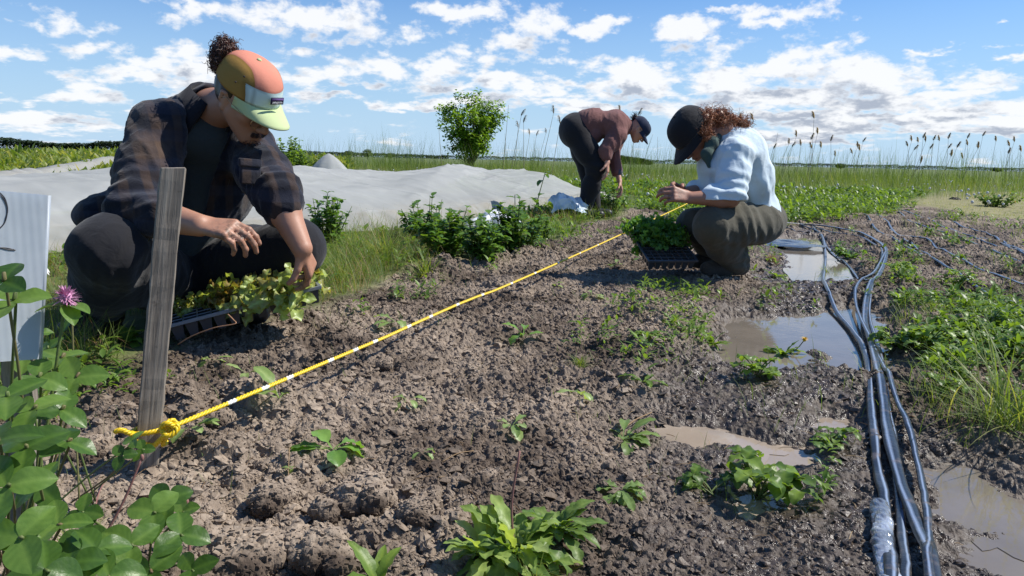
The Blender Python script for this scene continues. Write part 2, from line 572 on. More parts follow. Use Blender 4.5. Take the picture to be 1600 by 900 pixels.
# ground material
m, nt, out = mat('earth and sward')
tc = nt.n('ShaderNodeTexCoord').outputs['Object']
mk = nt.n('ShaderNodeSeparateColor'); nt.set(mk.inputs[0], nt.attr('masks'))
soilA, wetA, pudA = mk.outputs
big = nt.noise(tc, 1.3, 5, 0.6)
fine = nt.noise(tc, 28, 6, 0.65)
grit = nt.noise(tc, 160, 4, 0.7)
drycol = nt.ramp(fine, [(0.25, (0.155, 0.117, 0.085)), (0.5, (0.285, 0.222, 0.165)), (0.8, (0.42, 0.34, 0.26))])
darkcol = nt.ramp(fine, [(0.25, (0.040, 0.026, 0.016)), (0.55, (0.088, 0.060, 0.040)), (0.85, (0.15, 0.108, 0.075))])
moist = nt.math('MULTIPLY', nt.mapr(big, 0.43, 0.57, 0.0, 1.0, True), nt.mapr(nt.noise(tc, 9, 4, 0.65), 0.35, 0.6, 0.35, 1.0))
soilc = nt.mix(moist, drycol, darkcol)
wetc = nt.ramp(fine, [(0.25, (0.040, 0.028, 0.019)), (0.6, (0.105, 0.078, 0.055)), (0.9, (0.17, 0.130, 0.095))])
soilc = nt.mix(wetA, soilc, wetc)
soilc = nt.mix(nt.mapr(grit, 0.30, 0.75, 0.0, 1.0), nt.mix(0.35, soilc, (0.02, 0.014, 0.01)), soilc)
gn = nt.noise(tc, 3.5, 6, 0.7)
grassc = nt.ramp(gn, [(0.30, (0.040, 0.060, 0.014)), (0.48, (0.085, 0.12, 0.028)), (0.62, (0.15, 0.165, 0.05)), (0.75, (0.23, 0.20, 0.095))])
trk = nt.ramp(nt.noise(tc, 5, 6, 0.7), [(0.3, (0.13, 0.135, 0.04)), (0.55, (0.24, 0.215, 0.10)), (0.75, (0.30, 0.25, 0.14))])
grassc = nt.mix(nt.attr('track', 'Fac'), grassc, trk)
colr = nt.mix(soilA, grassc, soilc)
hgt = nt.math('ADD', nt.math('MULTIPLY', grit, 0.5), nt.noise(tc, 55, 4, 0.6))
bmp = nt.bump(hgt, 0.8, 0.006)
rough = nt.mix(wetA, (0.93,) * 3, nt.ramp(nt.noise(tc, 22, 4, 0.6), [(0.42, 0.18), (0.58, 0.62)]))
principled(nt, out, **{'Base Color': colr, 'Roughness': rough, 'Specular IOR Level': 0.45, 'Normal': bmp})
M_GROUND = m

# muddy water
def water_mat(name, mud, blue=0.0):
    m, nt, out = mat(name)
    tc = nt.n('ShaderNodeTexCoord').outputs['Object']
    c = nt.ramp(nt.noise(tc, 6, 4, 0.6), [(0.3, tuple(k * 0.75 for k in mud)), (0.7, mud)])
    b = nt.bump(nt.noise(tc, 30, 3, 0.6), 0.10, 0.004)
    principled(nt, out, **{'Base Color': c, 'Roughness': 0.045, 'Specular IOR Level': 0.6, 'IOR': 1.36, 'Normal': b})
    return m
M_WATER = water_mat('silty water', (0.36, 0.29, 0.22))
M_WATER_DARK = water_mat('clearer water over mud', (0.20, 0.17, 0.135))

GROUND = build_ground()

for k, (q, lab) in enumerate(PUDW):
    c = np.mean(np.array(q), 0)
    P = np.array(q)
    for _ in range(3):
        nx_ = np.roll(P, -1, 0); P = np.stack([P * .75 + nx_ * .25, P * .25 + nx_ * .75], 1).reshape(-1, 2)
    # grow the outline a little; the banks hide the surplus
    V = []
    n = len(P)
    for i in range(n):
        for t in (0.0,):
            a = P[i] * (1 - t) + P[(i + 1) % n] * t
            d = a - c; L = np.linalg.norm(d)
            V.append(a + d / L * (0.085 + 0.02 * math.sin(i * 1.7) + 0.015 * math.sin(i * 0.6)))
    V = np.array(V)
    Z = np.full((len(V), 1), 0.0)
    V3 = np.concatenate([np.concatenate([V - c, Z], 1), [[0, 0, 0]]])
    nn = len(V)
    F = np.array([(nn, i, (i + 1) % nn) for i in range(nn)])
    a2 = np.cross(V3[F[0][1]] - V3[nn], V3[F[0][2]] - V3[nn])[2]
    if a2 < 0: F = F[:, ::-1]
    me = new_mesh('puddle', V3, F, [M_WATER_DARK if k in (0, 1, 6, 7) else M_WATER])
    o = link('puddle', me, loc=(c[0], c[1], WATER_Z - 0.0011 * k))
    tag(o, lab, None, None, 'structure')
# ------------------------------------------------------------------ bodies as one smooth skin
def v3(*a): return np.array(a if len(a) == 3 else a[0], float)

class Blob:
    """A set of tapered capsules and ellipsoids melted together; meshed by surface nets."""
    def __init__(s, k=0.02):
        s.g = []; s.k = k; s.cuts = []
    def cap(s, a, b, ra, rb, k=None, flat=None, ax=None):
        s.g.append(('c', v3(*a) if not isinstance(a, np.ndarray) else a, v3(*b) if not isinstance(b, np.ndarray) else b, ra, rb, s.k if k is None else k)); return s
    def chain(s, pts, rs, k=None):
        for i in range(len(pts) - 1): s.cap(tuple(pts[i]), tuple(pts[i + 1]), rs[i], rs[i + 1], k)
        return s
    def ell(s, c, r, rot=None, k=None):
        s.g.append(('e', v3(*c), v3(*r), None if rot is None else np.array(rot), None, s.k if k is None else k)); return s
    def _d(s, g, P):
        if g[0] == 'c':
            _, a, b, ra, rb, k = g
            ab = b - a; L2 = max(ab @ ab, 1e-9)
            t = np.clip(((P - a) @ ab) / L2, 0, 1)
            return np.linalg.norm(P - a - t[:, None] * ab, axis=1) - (ra + (rb - ra) * t)
        if g[0] == 'e':
            _, c, r, rot, _, k = g
            Q = P - c
            if rot is not None: Q = Q @ rot            # rot columns are the local axes
            k0 = np.linalg.norm(Q / r, axis=1)
            k1 = np.linalg.norm(Q / (r * r), axis=1) + 1e-9
            return k0 * (k0 - 1.0) / k1
    def bounds(s):
        lo = np.full(3, 1e9); hi = -lo
        for g in s.g:
            if g[0] == 'c':
                for c, r in ((g[1], g[3]), (g[2], g[4])):
                    lo = np.minimum(lo, c - r); hi = np.maximum(hi, c + r)
            else:
                r = g[2].max() if g[3] is not None else g[2]
                lo = np.minimum(lo, g[1] - r); hi = np.maximum(hi, g[1] + r)
        return lo, hi
    def f(s, P):
        d = np.full(len(P), 1e3)
        for g in s.g:
            e = s._d(g, P); k = g[5]
            h = np.maximum(k - np.abs(d - e), 0) / k
            d = np.minimum(d, e) - h * h * k * 0.25
        for fn in s.cuts: d = fn(P, d)
        return d
    def grid(s, h):
        lo, hi = s.bounds()
        lo = lo - 3 * h - 0.01; hi = hi + 3 * h + 0.01
        n = np.ceil((hi - lo) / h).astype(int) + 1
        V = np.full(n, 1e3, np.float32)
        ax = [lo[i] + np.arange(n[i]) * h for i in range(3)]
        for g in s.g:
            k = g[5]; m = k + 3 * h
            if g[0] == 'c':
                a = np.minimum(g[1] - g[3], g[2] - g[4]) - m; b = np.maximum(g[1] + g[3], g[2] + g[4]) + m
            else:
                r = g[2].max() if g[3] is not None else g[2]
                a = g[1] - r - m; b = g[1] + r + m
            i0 = np.clip(np.floor((a - lo) / h).astype(int), 0, n); i1 = np.clip(np.ceil((b - lo) / h).astype(int) + 1, 0, n)
            if np.any(i1 <= i0): continue
            sl = tuple(slice(i0[q], i1[q]) for q in range(3))
            X, Y, Z = np.meshgrid(ax[0][sl[0]], ax[1][sl[1]], ax[2][sl[2]], indexing='ij')
            P = np.stack([X.ravel(), Y.ravel(), Z.ravel()], 1)
            e = s._d(g, P).reshape(X.shape).astype(np.float32)
            d = V[sl]
            hh = np.maximum(k - np.abs(d - e), 0) / k
            V[sl] = np.minimum(d, e) - hh * hh * k * 0.25
        if s.cuts:
            X, Y, Z = np.meshgrid(*ax, indexing='ij')
            m = np.abs(V) < 0.2
            P = np.stack([X[m], Y[m], Z[m]], 1)
            d = V[m]
            for fn in s.cuts: d = fn(P, d)
            V[m] = d
        return V, lo, n
    def mesh(s, h=0.006, disp=None, newton=3):
        V, lo, n = s.grid(h)
        S = V < 0
        c = np.zeros(np.array(n) - 1, np.int8)
        for a in (0, 1):
            for b in (0, 1):
                for d in (0, 1):
                    c += S[a:n[0] - 1 + a, b:n[1] - 1 + b, d:n[2] - 1 + d]
        M = (c > 0) & (c < 8)
        idx = np.full(M.shape, -1, np.int64)
        I = np.argwhere(M); idx[M] = np.arange(len(I))
        acc = np.zeros((len(I), 3)); cnt = np.zeros(len(I))
        cor = [(a, b, d) for a in (0, 1) for b in (0, 1) for d in (0, 1)]
        val = {q: V[I[:, 0] + q[0], I[:, 1] + q[1], I[:, 2] + q[2]] for q in cor}
        for q in cor:
            for ax in range(3):
                if q[ax] == 0:
                    r = list(q); r[ax] = 1; r = tuple(r)
                    va, vb = val[q], val[r]
                    m = (va < 0) != (vb < 0)
                    t = np.where(m, va / np.where(m, va - vb, 1), 0)
                    p = np.array(q, float)[None] + np.zeros((len(I), 3)); p[:, ax] += t
                    acc += p * m[:, None]; cnt += m
        P = lo + (I + acc / cnt[:, None]) * h
        Fs = []
        for ax in range(3):
            o1, o2 = [a for a in range(3) if a != ax]
            A = [slice(None)] * 3; B = [slice(None)] * 3
            A[ax] = slice(0, n[ax] - 1); B[ax] = slice(1, n[ax])
            for o in (o1, o2): A[o] = slice(1, n[o] - 1); B[o] = slice(1, n[o] - 1)
            s0 = S[tuple(A)]; s1 = S[tuple(B)]
            E = np.argwhere(s0 != s1)
            if not len(E): continue
            flip = s0[E[:, 0], E[:, 1], E[:, 2]]
            E = E.copy(); E[:, o1] += 1; E[:, o2] += 1
            def g(d1, d2):
                K = E.copy(); K[:, o1] += d1; K[:, o2] += d2
                return idx[K[:, 0], K[:, 1], K[:, 2]]
            q = np.stack([g(-1, -1), g(0, -1), g(0, 0), g(-1, 0)], 1)
            if ax == 1: flip = ~flip
            q[~flip] = q[~flip][:, ::-1]
            Fs.append(q)
        F = np.concatenate(Fs)
        F = F[(F >= 0).all(1)]
        def grad(P):
            e = h * 0.4; G = np.zeros_like(P)
            for a in range(3):
                D = np.zeros(3); D[a] = e
                G[:, a] = s.f(P + D) - s.f(P - D)
            return G / (np.linalg.norm(G, axis=1)[:, None] + 1e-9)
        for _ in range(newton):
            N = grad(P); P = P - N * np.clip(s.f(P), -h, h)[:, None] * 0.9
        if disp is not None:
            N = grad(P)
            P = P + N * disp(P, N)[:, None]
        return P, F

def blob_obj(name, blob, mats, h=0.006, disp=None, parent=None, origin=None, matfn=None, keep=None):
    P, F = blob.mesh(h, disp)
    if keep is not None:
        kf = keep(P[F].mean(1)); F = F[kf]
        used = np.unique(F); mp = np.full(len(P), -1); mp[used] = np.arange(len(used)); P = P[used]; F = mp[F]
    mi = None
    mats = mats if isinstance(mats, (list, tuple)) else [mats]
    if matfn is not None: mi = matfn(P[F].mean(1))
    if origin is not None: P = P - np.array(origin)
    me = new_mesh(name, P, F, mats, mi)
    return link(name, me, parent)

def frame(fwd, up):
    """columns: forward, left, up"""
    f = v3(*fwd); f /= np.linalg.norm(f)
    u = v3(*up); l = np.cross(u, f); l /= np.linalg.norm(l); u = np.cross(f, l)
    return np.stack([f, l, u], 1)

def snoise(P, sc, seed):
    """cheap smooth 3-D noise, sum of turned sines"""
    rg = np.random.default_rng(seed); s = 0
    for i in range(7):
        d = rg.normal(size=3); d /= np.linalg.norm(d)
        w = rg.normal(size=3); w /= np.linalg.norm(w)
        s = s + np.sin(P @ d * sc * rg.uniform(.6, 1.7) + 1.3 * np.sin(P @ w * sc * 0.6 + rg.uniform(0, 6)) + rg.uniform(0, 6))
    return s / 4.5

def folds(P, axis, centre, radius, freq, amp, seed=1):
    """wrinkles that ring a joint"""
    d = np.linalg.norm(P - np.array(centre), axis=1)
    w = np.exp(-(d / radius) ** 2)
    a = v3(*axis); a /= np.linalg.norm(a)
    t = (P - np.array(centre)) @ a
    n = snoise(P, 22, seed)
    return w * amp * np.sin(t * freq + n * 2.2) 

def hand_prims(B, wrist, fdir, palm_n, thumb_side, curl=(0.6, 0.7, 0.7, 0.8), spread=0.10, s=1.0, thumb_curl=0.5, thumb_out=0.7, k=0.006):
    """wrist point, direction of the fingers, palm normal (the side the fingers close to), +1/-1 which side the thumb is on"""
    f = v3(*fdir); f /= np.linalg.norm(f)
    nrm = v3(*palm_n); nrm = nrm - f * (nrm @ f); nrm /= np.linalg.norm(nrm)
    sd = np.cross(nrm, f) * thumb_side
    w = v3(*wrist)
    # palm
    pl = 0.088 * s
    for q in (-0.024, -0.008, 0.009, 0.025):
        B.cap(tuple(w + sd * q * 0.6 * s), tuple(w + f * pl + sd * q * s * 1.15), 0.0135 * s, 0.0115 * s, k * 1.6)
    L = [(0.042, 0.026, 0.021), (0.047, 0.030, 0.023), (0.043, 0.028, 0.022), (0.034, 0.021, 0.019)]
    for i, q in enumerate((0.029, 0.0095, -0.010, -0.028)):
        base = w + f * (pl - 0.004 * abs(i - 1)) * 1.0 + sd * q * s
        ang = 0.0; p = base
        d0 = f + sd * spread * (1.5 - i) * 0.6; d0 /= np.linalg.norm(d0)
        r = [0.0098, 0.0088, 0.0080, 0.0068]
        if i == 3: r = [x * 0.88 for x in r]
        for j in range(3):
            ang += curl[i] * (0.75, 1.0, 0.7)[j]
            dj = d0 * math.cos(ang) + nrm * math.sin(ang)
            e = p + dj * L[i][j] * s
            B.cap(tuple(p), tuple(e), r[j] * s, r[j + 1] * s, k * 0.55)
            p = e
    # thumb leaves the side of the palm near its base
    b = w + f * 0.016 * s + sd * 0.020 * s + nrm * 0.004 * s
    d = f * 0.75 + sd * thumb_out + nrm * 0.35; d /= np.linalg.norm(d)
    p1 = b + d * 0.042 * s
    d2 = d * math.cos(thumb_curl) + (f * 0.5 + nrm * 0.85) / np.linalg.norm(f * 0.5 + nrm * 0.85) * math.sin(thumb_curl)
    d2 /= np.linalg.norm(d2)
    p2 = p1 + d2 * 0.032 * s
    d3 = d2 * 0.8 + nrm * 0.35 - sd * 0.25; d3 /= np.linalg.norm(d3)
    p3 = p2 + d3 * 0.024 * s
    B.cap(tuple(b), tuple(p1), 0.0155 * s, 0.0115 * s, k * 1.5)
    B.cap(tuple(p1), tuple(p2), 0.0112 * s, 0.0098 * s, k * 0.6)
    B.cap(tuple(p2), tuple(p3), 0.0098 * s, 0.0078 * s, k * 0.6)

def head_prims(B, c, Fm, s=1.0):
    """c centre of the skull, Fm frame (forward, left, up)"""
    c = v3(*c)
    def p(f, l, u): return tuple(c + Fm @ (np.array([f, l, u]) * s))
    def e(f, l, u, rf, rl, ru, k=None, rot=None):
        B.ell(p(f, l, u), (rf * s, rl * s, ru * s), Fm if rot is None else Fm @ rot, k)
    e(-0.012, 0, 0.018, 0.098, 0.077, 0.088, 0.03)
    e(0.020, 0, -0.035, 0.068, 0.064, 0.070, 0.03)      # face
    e(0.040, 0, -0.075, 0.046, 0.046, 0.042, 0.02)      # jaw
    B.cap(p(0.070, 0.010, -0.103), p(0.070, -0.010, -0.103), 0.016 * s, 0.016 * s, 0.02)   # chin
    for q in (1, -1):
        B.cap(p(0.012, q * 0.056, -0.052), p(0.062, q * 0.020, -0.100), 0.014 * s, 0.014 * s, 0.03)  # jaw line
        e(0.058, q * 0.040, -0.028, 0.022, 0.020, 0.018, 0.02)                       # cheek bone
        B.cap(p(0.086, q * 0.008, 0.008), p(0.070, q * 0.046, 0.006), 0.008 * s, 0.008 * s, 0.012)   # brow
        # ear
        e(-0.012, q * 0.076, -0.022, 0.017, 0.007, 0.030, 0.006, None)
        B.cap(p(-0.022, q * 0.083, 0.000), p(-0.022, q * 0.083, -0.028), 0.0052 * s, 0.0045 * s, 0.004)
        B.cap(p(-0.022, q * 0.083, 0.000), p(-0.006, q * 0.081, 0.004), 0.0052 * s, 0.0048 * s, 0.004)
        e(-0.006, q * 0.078, -0.046, 0.008, 0.006, 0.009, 0.006)
        e(0.078, q * 0.032, -0.014, 0.012, 0.016, 0.011, 0.008)                      # eyelids
        e(0.098, q * 0.012, -0.050, 0.010, 0.008, 0.008, 0.006)                      # nostrils
    B.cap(p(0.088, 0, -0.006), p(0.112, 0, -0.044), 0.0075 * s, 0.0105 * s, 0.012)    # nose
    B.cap(p(0.088, 0.020, -0.078), p(0.096, 0, -0.073), 0.0050 * s, 0.0066 * s, 0.006)
    B.cap(p(0.088, -0.020, -0.078), p(0.096, 0, -0.073), 0.0050 * s, 0.0066 * s, 0.006)
    B.cap(p(0.086, 0.015, -0.087), p(0.093, 0, -0.086), 0.0060 * s, 0.0074 * s, 0.006)
    B.cap(p(0.086, -0.015, -0.087), p(0.093, 0, -0.086), 0.0060 * s, 0.0074 * s, 0.006)
    return p

def face_parts(parent, p, Fm, s, skin_dark, pre=''):
    for q in (1, -1):
        b = MB(); b.ell(p(0.0795, q * 0.032, -0.015), (0.0115 * s,) * 3, Fm); b.build('eye', M_EYE, parent)
        b = MB()
        pts = [p(0.097 - 0.35 * t * t * 0.05, q * (0.014 + 0.036 * t), 0.008 + 0.008 * math.sin(t * 2.6)) for t in np.linspace(0, 1, 7)]
        b.tube(pts, [0.002, .0036, .004, .004, .0036, .003, .0015], 6); b.build('eyebrow', skin_dark, parent)
    b = MB()
    b.tube([p(0.0985 - 0.4 * abs(t) ** 2 * 20, t, -0.0808) for t in np.linspace(-0.022, 0.022, 7)], 0.0014, 6)
    b.build('lip_line', M_LIPDARK, parent)

M_EYE = simple_mat('eye', (0.35, 0.30, 0.27), 0.25, 0.05)
M_LIPDARK = simple_mat('mouth', (0.16, 0.05, 0.04), 0.5, 0.05)

def skin_mat(name, col, dirt=0.0):
    m, nt, out = mat(name)
    tc = nt.n('ShaderNodeTexCoord').outputs['Object']
    n1 = nt.noise(tc, 14, 4, 0.6); n2 = nt.noise(tc, 90, 4, 0.6)
    c = nt.mix(n1, tuple(k * 0.84 for k in col), (min(1, col[0] * 1.12), col[1] * 1.02, col[2] * 0.98))
    c = nt.mix(nt.mapr(n2, 0.3, 0.7, 0.12, 0.0), c, (col[0] * 0.7, col[1] * 0.45, col[2] * 0.4))
    if dirt:
        c = nt.mix(nt.math('MULTIPLY', nt.mapr(nt.noise(tc, 55, 5, 0.7), 0.42, 0.60, 0.0, dirt, True), nt.attr('dirt', 'Fac')), c, (0.09, 0.065, 0.045))
    b = nt.bump(n2, 0.25, 0.0015)
    principled(nt, out, **{'Base Color': c, 'Roughness': 0.52, 'Subsurface Weight': 0.08, 'Subsurface Radius': (0.01, 0.004, 0.002), 'Subsurface Scale': 0.5, 'Normal': b})
    return m

def cloth_mat(name, col, col2=None, rough=0.9, weave=900, var=0.15, wrinkle=0.35, wr_scale=30, dust=None):
    m, nt, out = mat(name)
    tc = nt.n('ShaderNodeTexCoord').outputs['Object']
    n1 = nt.noise(tc, 9, 4, 0.6)
    c = nt.mix(n1, tuple(k * (1 - var) for k in col), tuple(min(1, k * (1 + var)) for k in (col2 or col)))
    if dust:
        c = nt.mix(nt.mapr(nt.noise(tc, 11, 6, 0.7), 0.50, 0.75, 0.0, dust[1], True), c, dust[0])
    h = nt.math('ADD', nt.math('MULTIPLY', nt.noise(tc, wr_scale, 3, 0.55, 0.6), 1.0), nt.math('MULTIPLY', nt.noise(tc, weave, 2), 0.10))
    b = nt.bump(h, wrinkle, 0.012)
    principled(nt, out, **{'Base Color': c, 'Roughness': rough, 'Specular IOR Level': 0.25, 'Sheen Weight': 0.12, 'Normal': b})
    return m

def curly_hair(name, mat_, parent, anchors, n=120, curl_r=0.012, strand_r=0.0016, length=0.09, turns=4, seed=3, out_bias=None, droop=0.0, seg=26):
    """anchors: list of (point, radius): strands start inside those balls and coil outwards"""
    rg = np.random.default_rng(seed)
    b = MB()
    for i in range(n):
        c, r = anchors[i % len(anchors)]
        d = rg.normal(size=3); d /= np.linalg.norm(d)
        if out_bias is not None:
            d = d + np.array(out_bias); d /= np.linalg.norm(d)
        st = np.array(c) + d * r * rg.uniform(0.2, 0.9)
        L = length * rg.uniform(0.5, 1.2)
        a = np.cross(d, rg.normal(size=3)); a /= np.linalg.norm(a); bb = np.cross(d, a)
        t = np.linspace(0, 1, seg)
        cr = curl_r * rg.uniform(0.6, 1.3)
        ph = rg.uniform(0, 6.3); tn = turns * rg.uniform(0.6, 1.3)
        bend = rg.normal(size=3) * 0.35
        P = st + d * (L * t)[:, None] + bend * (L * t * t)[:, None] + (np.cos(ph + t * tn * 6.28) * cr * (0.4 + 0.6 * t))[:, None] * a + (np.sin(ph + t * tn * 6.28) * cr * (0.4 + 0.6 * t))[:, None] * bb
        P[:, 2] -= droop * t * t * L
        rad = strand_r * rg.uniform(0.7, 1.4) * (1 - 0.6 * t)
        b.tube(P, rad, 4, a=rg.uniform(0, 1), cap=False)
    for c, r in anchors:
        b.ell(c, (r * 0.8,) * 3, lump=0.12, seed=int(rg.integers(1e6)), a=0.2)
    return b.build(name, mat_, parent)

def hair_mat(name, c1, c2):
    m, nt, out = mat(name)
    c = nt.mix(nt.attr('tint', 'Fac'), c1, c2)
    principled(nt, out, **{'Base Color': c, 'Roughness': 0.42, 'Specular IOR Level': 0.5})
    return m

def cap_mesh(name, parent, c, Fm, s, tilt, crown_mats, panel_fn, visor_mat, rim_u=0.012, ry=0.083, rx=0.106, h=0.088, visor_len=0.075, visor_w=0.078, flat=0.0, visor_drop=0.018):
    """baseball cap: crown (dome over the skull), visor, button"""
    c = v3(*c)
    Rt = np.array(Matrix.Rotation(tilt, 3, 'Y'))
    M = Fm @ Rt
    def p(f, l, u): return c + M @ (np.array([f, l, u]) * s)
    root = MB()
    nu, nv = 96, 30
    V = []; Q = []; MI = []
    for j in range(nv + 1):
        t = j / nv
        a = t * math.pi / 2
        for i in range(nu):
            ph = i / nu * 2 * math.pi
            sf = math.cos(a) ** (0.72); su = math.sin(a) ** 0.85
            front = max(0, math.cos(ph))
            x = rx * math.cos(ph) * sf - 0.014
            y = ry * math.sin(ph) * sf
            z = rim_u + h * su * (1 + 0.06 * front * sf)
            seam = 1 - 0.006 * math.exp(-((ph * 5 / (2 * math.pi)) % 1 - 0.5) ** 2 / 0.002)
            wob = 1 + 0.010 * math.sin(ph * 3 + 1 + t * 4) + 0.006 * math.sin(ph * 7 + t * 9)
            V.append((x * seam * wob, y * seam * wob, z))
    # turned-in edge so that the crown has thickness
    n0 = len(V)
    for i in range(nu):
        V.append((V[i][0] * 0.965, V[i][1] * 0.965, V[i][2] + 0.002))
    for i in range(nu):
        V.append((V[i][0] * 0.955, V[i][1] * 0.955, V[i][2] + 0.03))
    for j in range(nv):
        for i in range(nu):
            Q.append((j * nu + i, j * nu + (i + 1) % nu, (j + 1) * nu + (i + 1) % nu, (j + 1) * nu + i))
            cc = np.mean([V[k] for k in Q[-1]], 0)
            MI.append(0)
    for i in range(nu):
        k = (i + 1) % nu
        Q.append((n0 + i, n0 + k, k, i)); MI.append(0)
        Q.append((n0 + nu + i, n0 + nu + k, n0 + k, n0 + i)); MI.append(0)
    att = None
    if panel_fn is not None: att = {'panels': np.array([(*panel_fn(*v), 0.0) for v in V])}
    V = np.array([p(*v) for v in V])
    o = link(name, new_mesh(name, V, np.array(Q), crown_mats, MI, attrs=att), parent)
    # visor: a curved sheet with thickness
    vb = MB()
    na, nr = 25, 9
    top = []; bot = []
    for j in range(nr):
        r = j / (nr - 1)
        for i in range(na):
            a = (i / (na - 1) - 0.5) * 2
            ang = a * 1.18
            x0 = rx * math.cos(ang) - 0.014; y0 = ry * math.sin(ang)
            xe = x0 + visor_len * (1 - abs(a) ** 3.2) * r
            ye = y0 * (1 + (visor_w / ry - 1) * r * (1 - abs(a) ** 4))
            z = rim_u - 0.001 - visor_drop * r * (0.6 + 0.4 * r) - (0.020 + flat) * (ye / ry) ** 2 * r ** 0.7
            top.append(p(xe, ye, z + 0.0012)); bot.append(p(xe, ye, z - 0.0022))
    nT = len(top); V = np.array(top + bot); Q = []
    for j in range(nr - 1):
        for i in range(na - 1):
            a0 = j * na + i
            Q.append((a0, a0 + na, a0 + na + 1, a0 + 1)); Q.append((nT + a0 + 1, nT + a0 + na + 1, nT + a0 + na, nT + a0))
    for i in range(na - 1):
        e = (nr - 1) * na + i
        Q.append((e, nT + e, nT + e + 1, e + 1))
    for j in range(nr - 1):
        e = j * na; Q.append((e, nT + e, nT + e + na, e + na))
        e = j * na + na - 1; Q.append((e, e + na, nT + e + na, nT + e))
    vo = link('visor', new_mesh('visor', V, np.array(Q), [visor_mat]), o)
    bt = MB(); bt.ell(p(-0.014, 0, rim_u + h + 0.001), (0.007 * s, 0.007 * s, 0.004 * s), M); bt.build('button', visor_mat, o)
    return o, p, M
# ------------------------------------------------------------------ people
def A(px, py, Y): return np.array(aty(px, py, Y))

def stretch_len(a, b, L):
    d = b - a; return a + d / np.linalg.norm(d) * L

SKIN1 = skin_mat('light tanned skin', (0.42, 0.225, 0.145), dirt=0.9)
SKIN2 = skin_mat('pale skin', (0.48, 0.27, 0.19), dirt=0.5)
SKIN3 = skin_mat('ruddy skin', (0.36, 0.185, 0.125), dirt=0.6)
HAIR_BROWN = hair_mat('dark brown curls', (0.022, 0.009, 0.006), (0.12, 0.042, 0.022))
HAIR_RED = hair_mat('auburn curls', (0.11, 0.030, 0.010), (0.48, 0.19, 0.08))
HAIR_DARK = hair_mat('near-black hair', (0.012, 0.008, 0.006), (0.04, 0.022, 0.014))

# plaid flannel: dark navy with faded brown-blue bands
m, nt, out = mat('dark plaid flannel')
tc = nt.n('ShaderNodeTexCoord').outputs['Object']
sp = nt.n('ShaderNodeSeparateXYZ')
wob = nt.vmath('ADD', tc, nt.vmath('SCALE', nt.noise(tc, 7, 3, 0.5, col=True), scale=0.018))
nt.set(sp.inputs[0], wob)
def band(v, fr, lo, hi):
    return nt.mapr(nt.math('ABSOLUTE', nt.math('SINE', nt.math('MULTIPLY', v, fr))), lo, hi, 0, 1, True)
bx = band(nt.math('ADD', sp.outputs[0], nt.math('MULTIPLY', sp.outputs[1], 0.8)), 42, 0.72, 0.88)
bz = band(sp.outputs[2], 40, 0.72, 0.88)
c = nt.mix(nt.math('MULTIPLY', bx, 0.38), (0.009, 0.010, 0.017), (0.085, 0.050, 0.030))
c = nt.mix(nt.math('MULTIPLY', bz, 0.35), c, (0.028, 0.033, 0.056))
c = nt.mix(nt.mapr(nt.noise(tc, 6, 3, 0.6), 0.48, 0.7, 0, 0.40, True), c, (0.13, 0.080, 0.048))
hb = nt.math('ADD', nt.noise(tc, 26, 4, 0.55, 0.8), nt.math('MULTIPLY', nt.noise(tc, 900, 2), 0.1))
principled(nt, out, **{'Base Color': c, 'Roughness': 0.95, 'Sheen Weight': 0.15, 'Specular IOR Level': 0.2, 'Normal': nt.bump(hb, 0.45, 0.014)})
PLAID = m
COLLAR = cloth_mat('black lining', (0.012, 0.012, 0.017), wrinkle=0.3)
TEE = cloth_mat('grey-green tee', (0.042, 0.053, 0.056), wrinkle=0.4)
BLACKTROU = cloth_mat('charcoal trousers', (0.012, 0.012, 0.015), var=0.2, wrinkle=0.35, wr_scale=22)
BOOTBLK = simple_mat('black boot rubber', (0.014, 0.014, 0.016), 0.5, 0.2, 30, 0.2, 120)
SHIRTBLUE = cloth_mat('pale blue cotton', (0.52, 0.62, 0.68), (0.58, 0.67, 0.72), var=0.05, wrinkle=0.35, wr_scale=20)
SCARF = cloth_mat('dark green cotton', (0.045, 0.075, 0.065), wrinkle=0.6, wr_scale=35)
OLIVE = cloth_mat('olive canvas', (0.078, 0.072, 0.052), var=0.15, wrinkle=0.45, wr_scale=24, dust=((0.2, 0.16, 0.12), 0.25))
MUDBOOT = cloth_mat('muddy boot', (0.06, 0.052, 0.045), wrinkle=0.4, dust=((0.25, 0.2, 0.15), 0.6))
MAROON = cloth_mat('dusty maroon cotton', (0.145, 0.058, 0.052), (0.19, 0.09, 0.08), var=0.15, wrinkle=0.6, wr_scale=16)
BLACKCLOTH = cloth_mat('black cotton', (0.013, 0.013, 0.016), var=0.2, wrinkle=0.35)
NAVY = cloth_mat('navy cotton', (0.018, 0.026, 0.055), var=0.2, wrinkle=0.2)
GREYCUFF = cloth_mat('slate cuff', (0.07, 0.075, 0.10), wrinkle=0.3)
MUSTARD = cloth_mat('mustard cotton', (0.36, 0.20, 0.045), var=0.08, wrinkle=0.12, wr_scale=14)
CORAL = cloth_mat('coral cotton', (0.70, 0.235, 0.155), var=0.06, wrinkle=0.12, wr_scale=14)
ICE = cloth_mat('ice blue cotton', (0.56, 0.70, 0.68), var=0.05, wrinkle=0.12, wr_scale=14)
LIME = cloth_mat('pale lime cotton', (0.46, 0.54, 0.28), var=0.05, wrinkle=0.1, wr_scale=14)
M_WIRE = simple_mat('gold spectacle wire', (0.55, 0.36, 0.20), 0.25, 0.05, metallic=0.9)
m, nt, out = mat('spectacle lens'); principled(nt, out, **{'Base Color': (0.95, 0.97, 0.97), 'Roughness': 0.02, 'Transmission Weight': 0.96, 'IOR': 1.1}); M_LENS = m

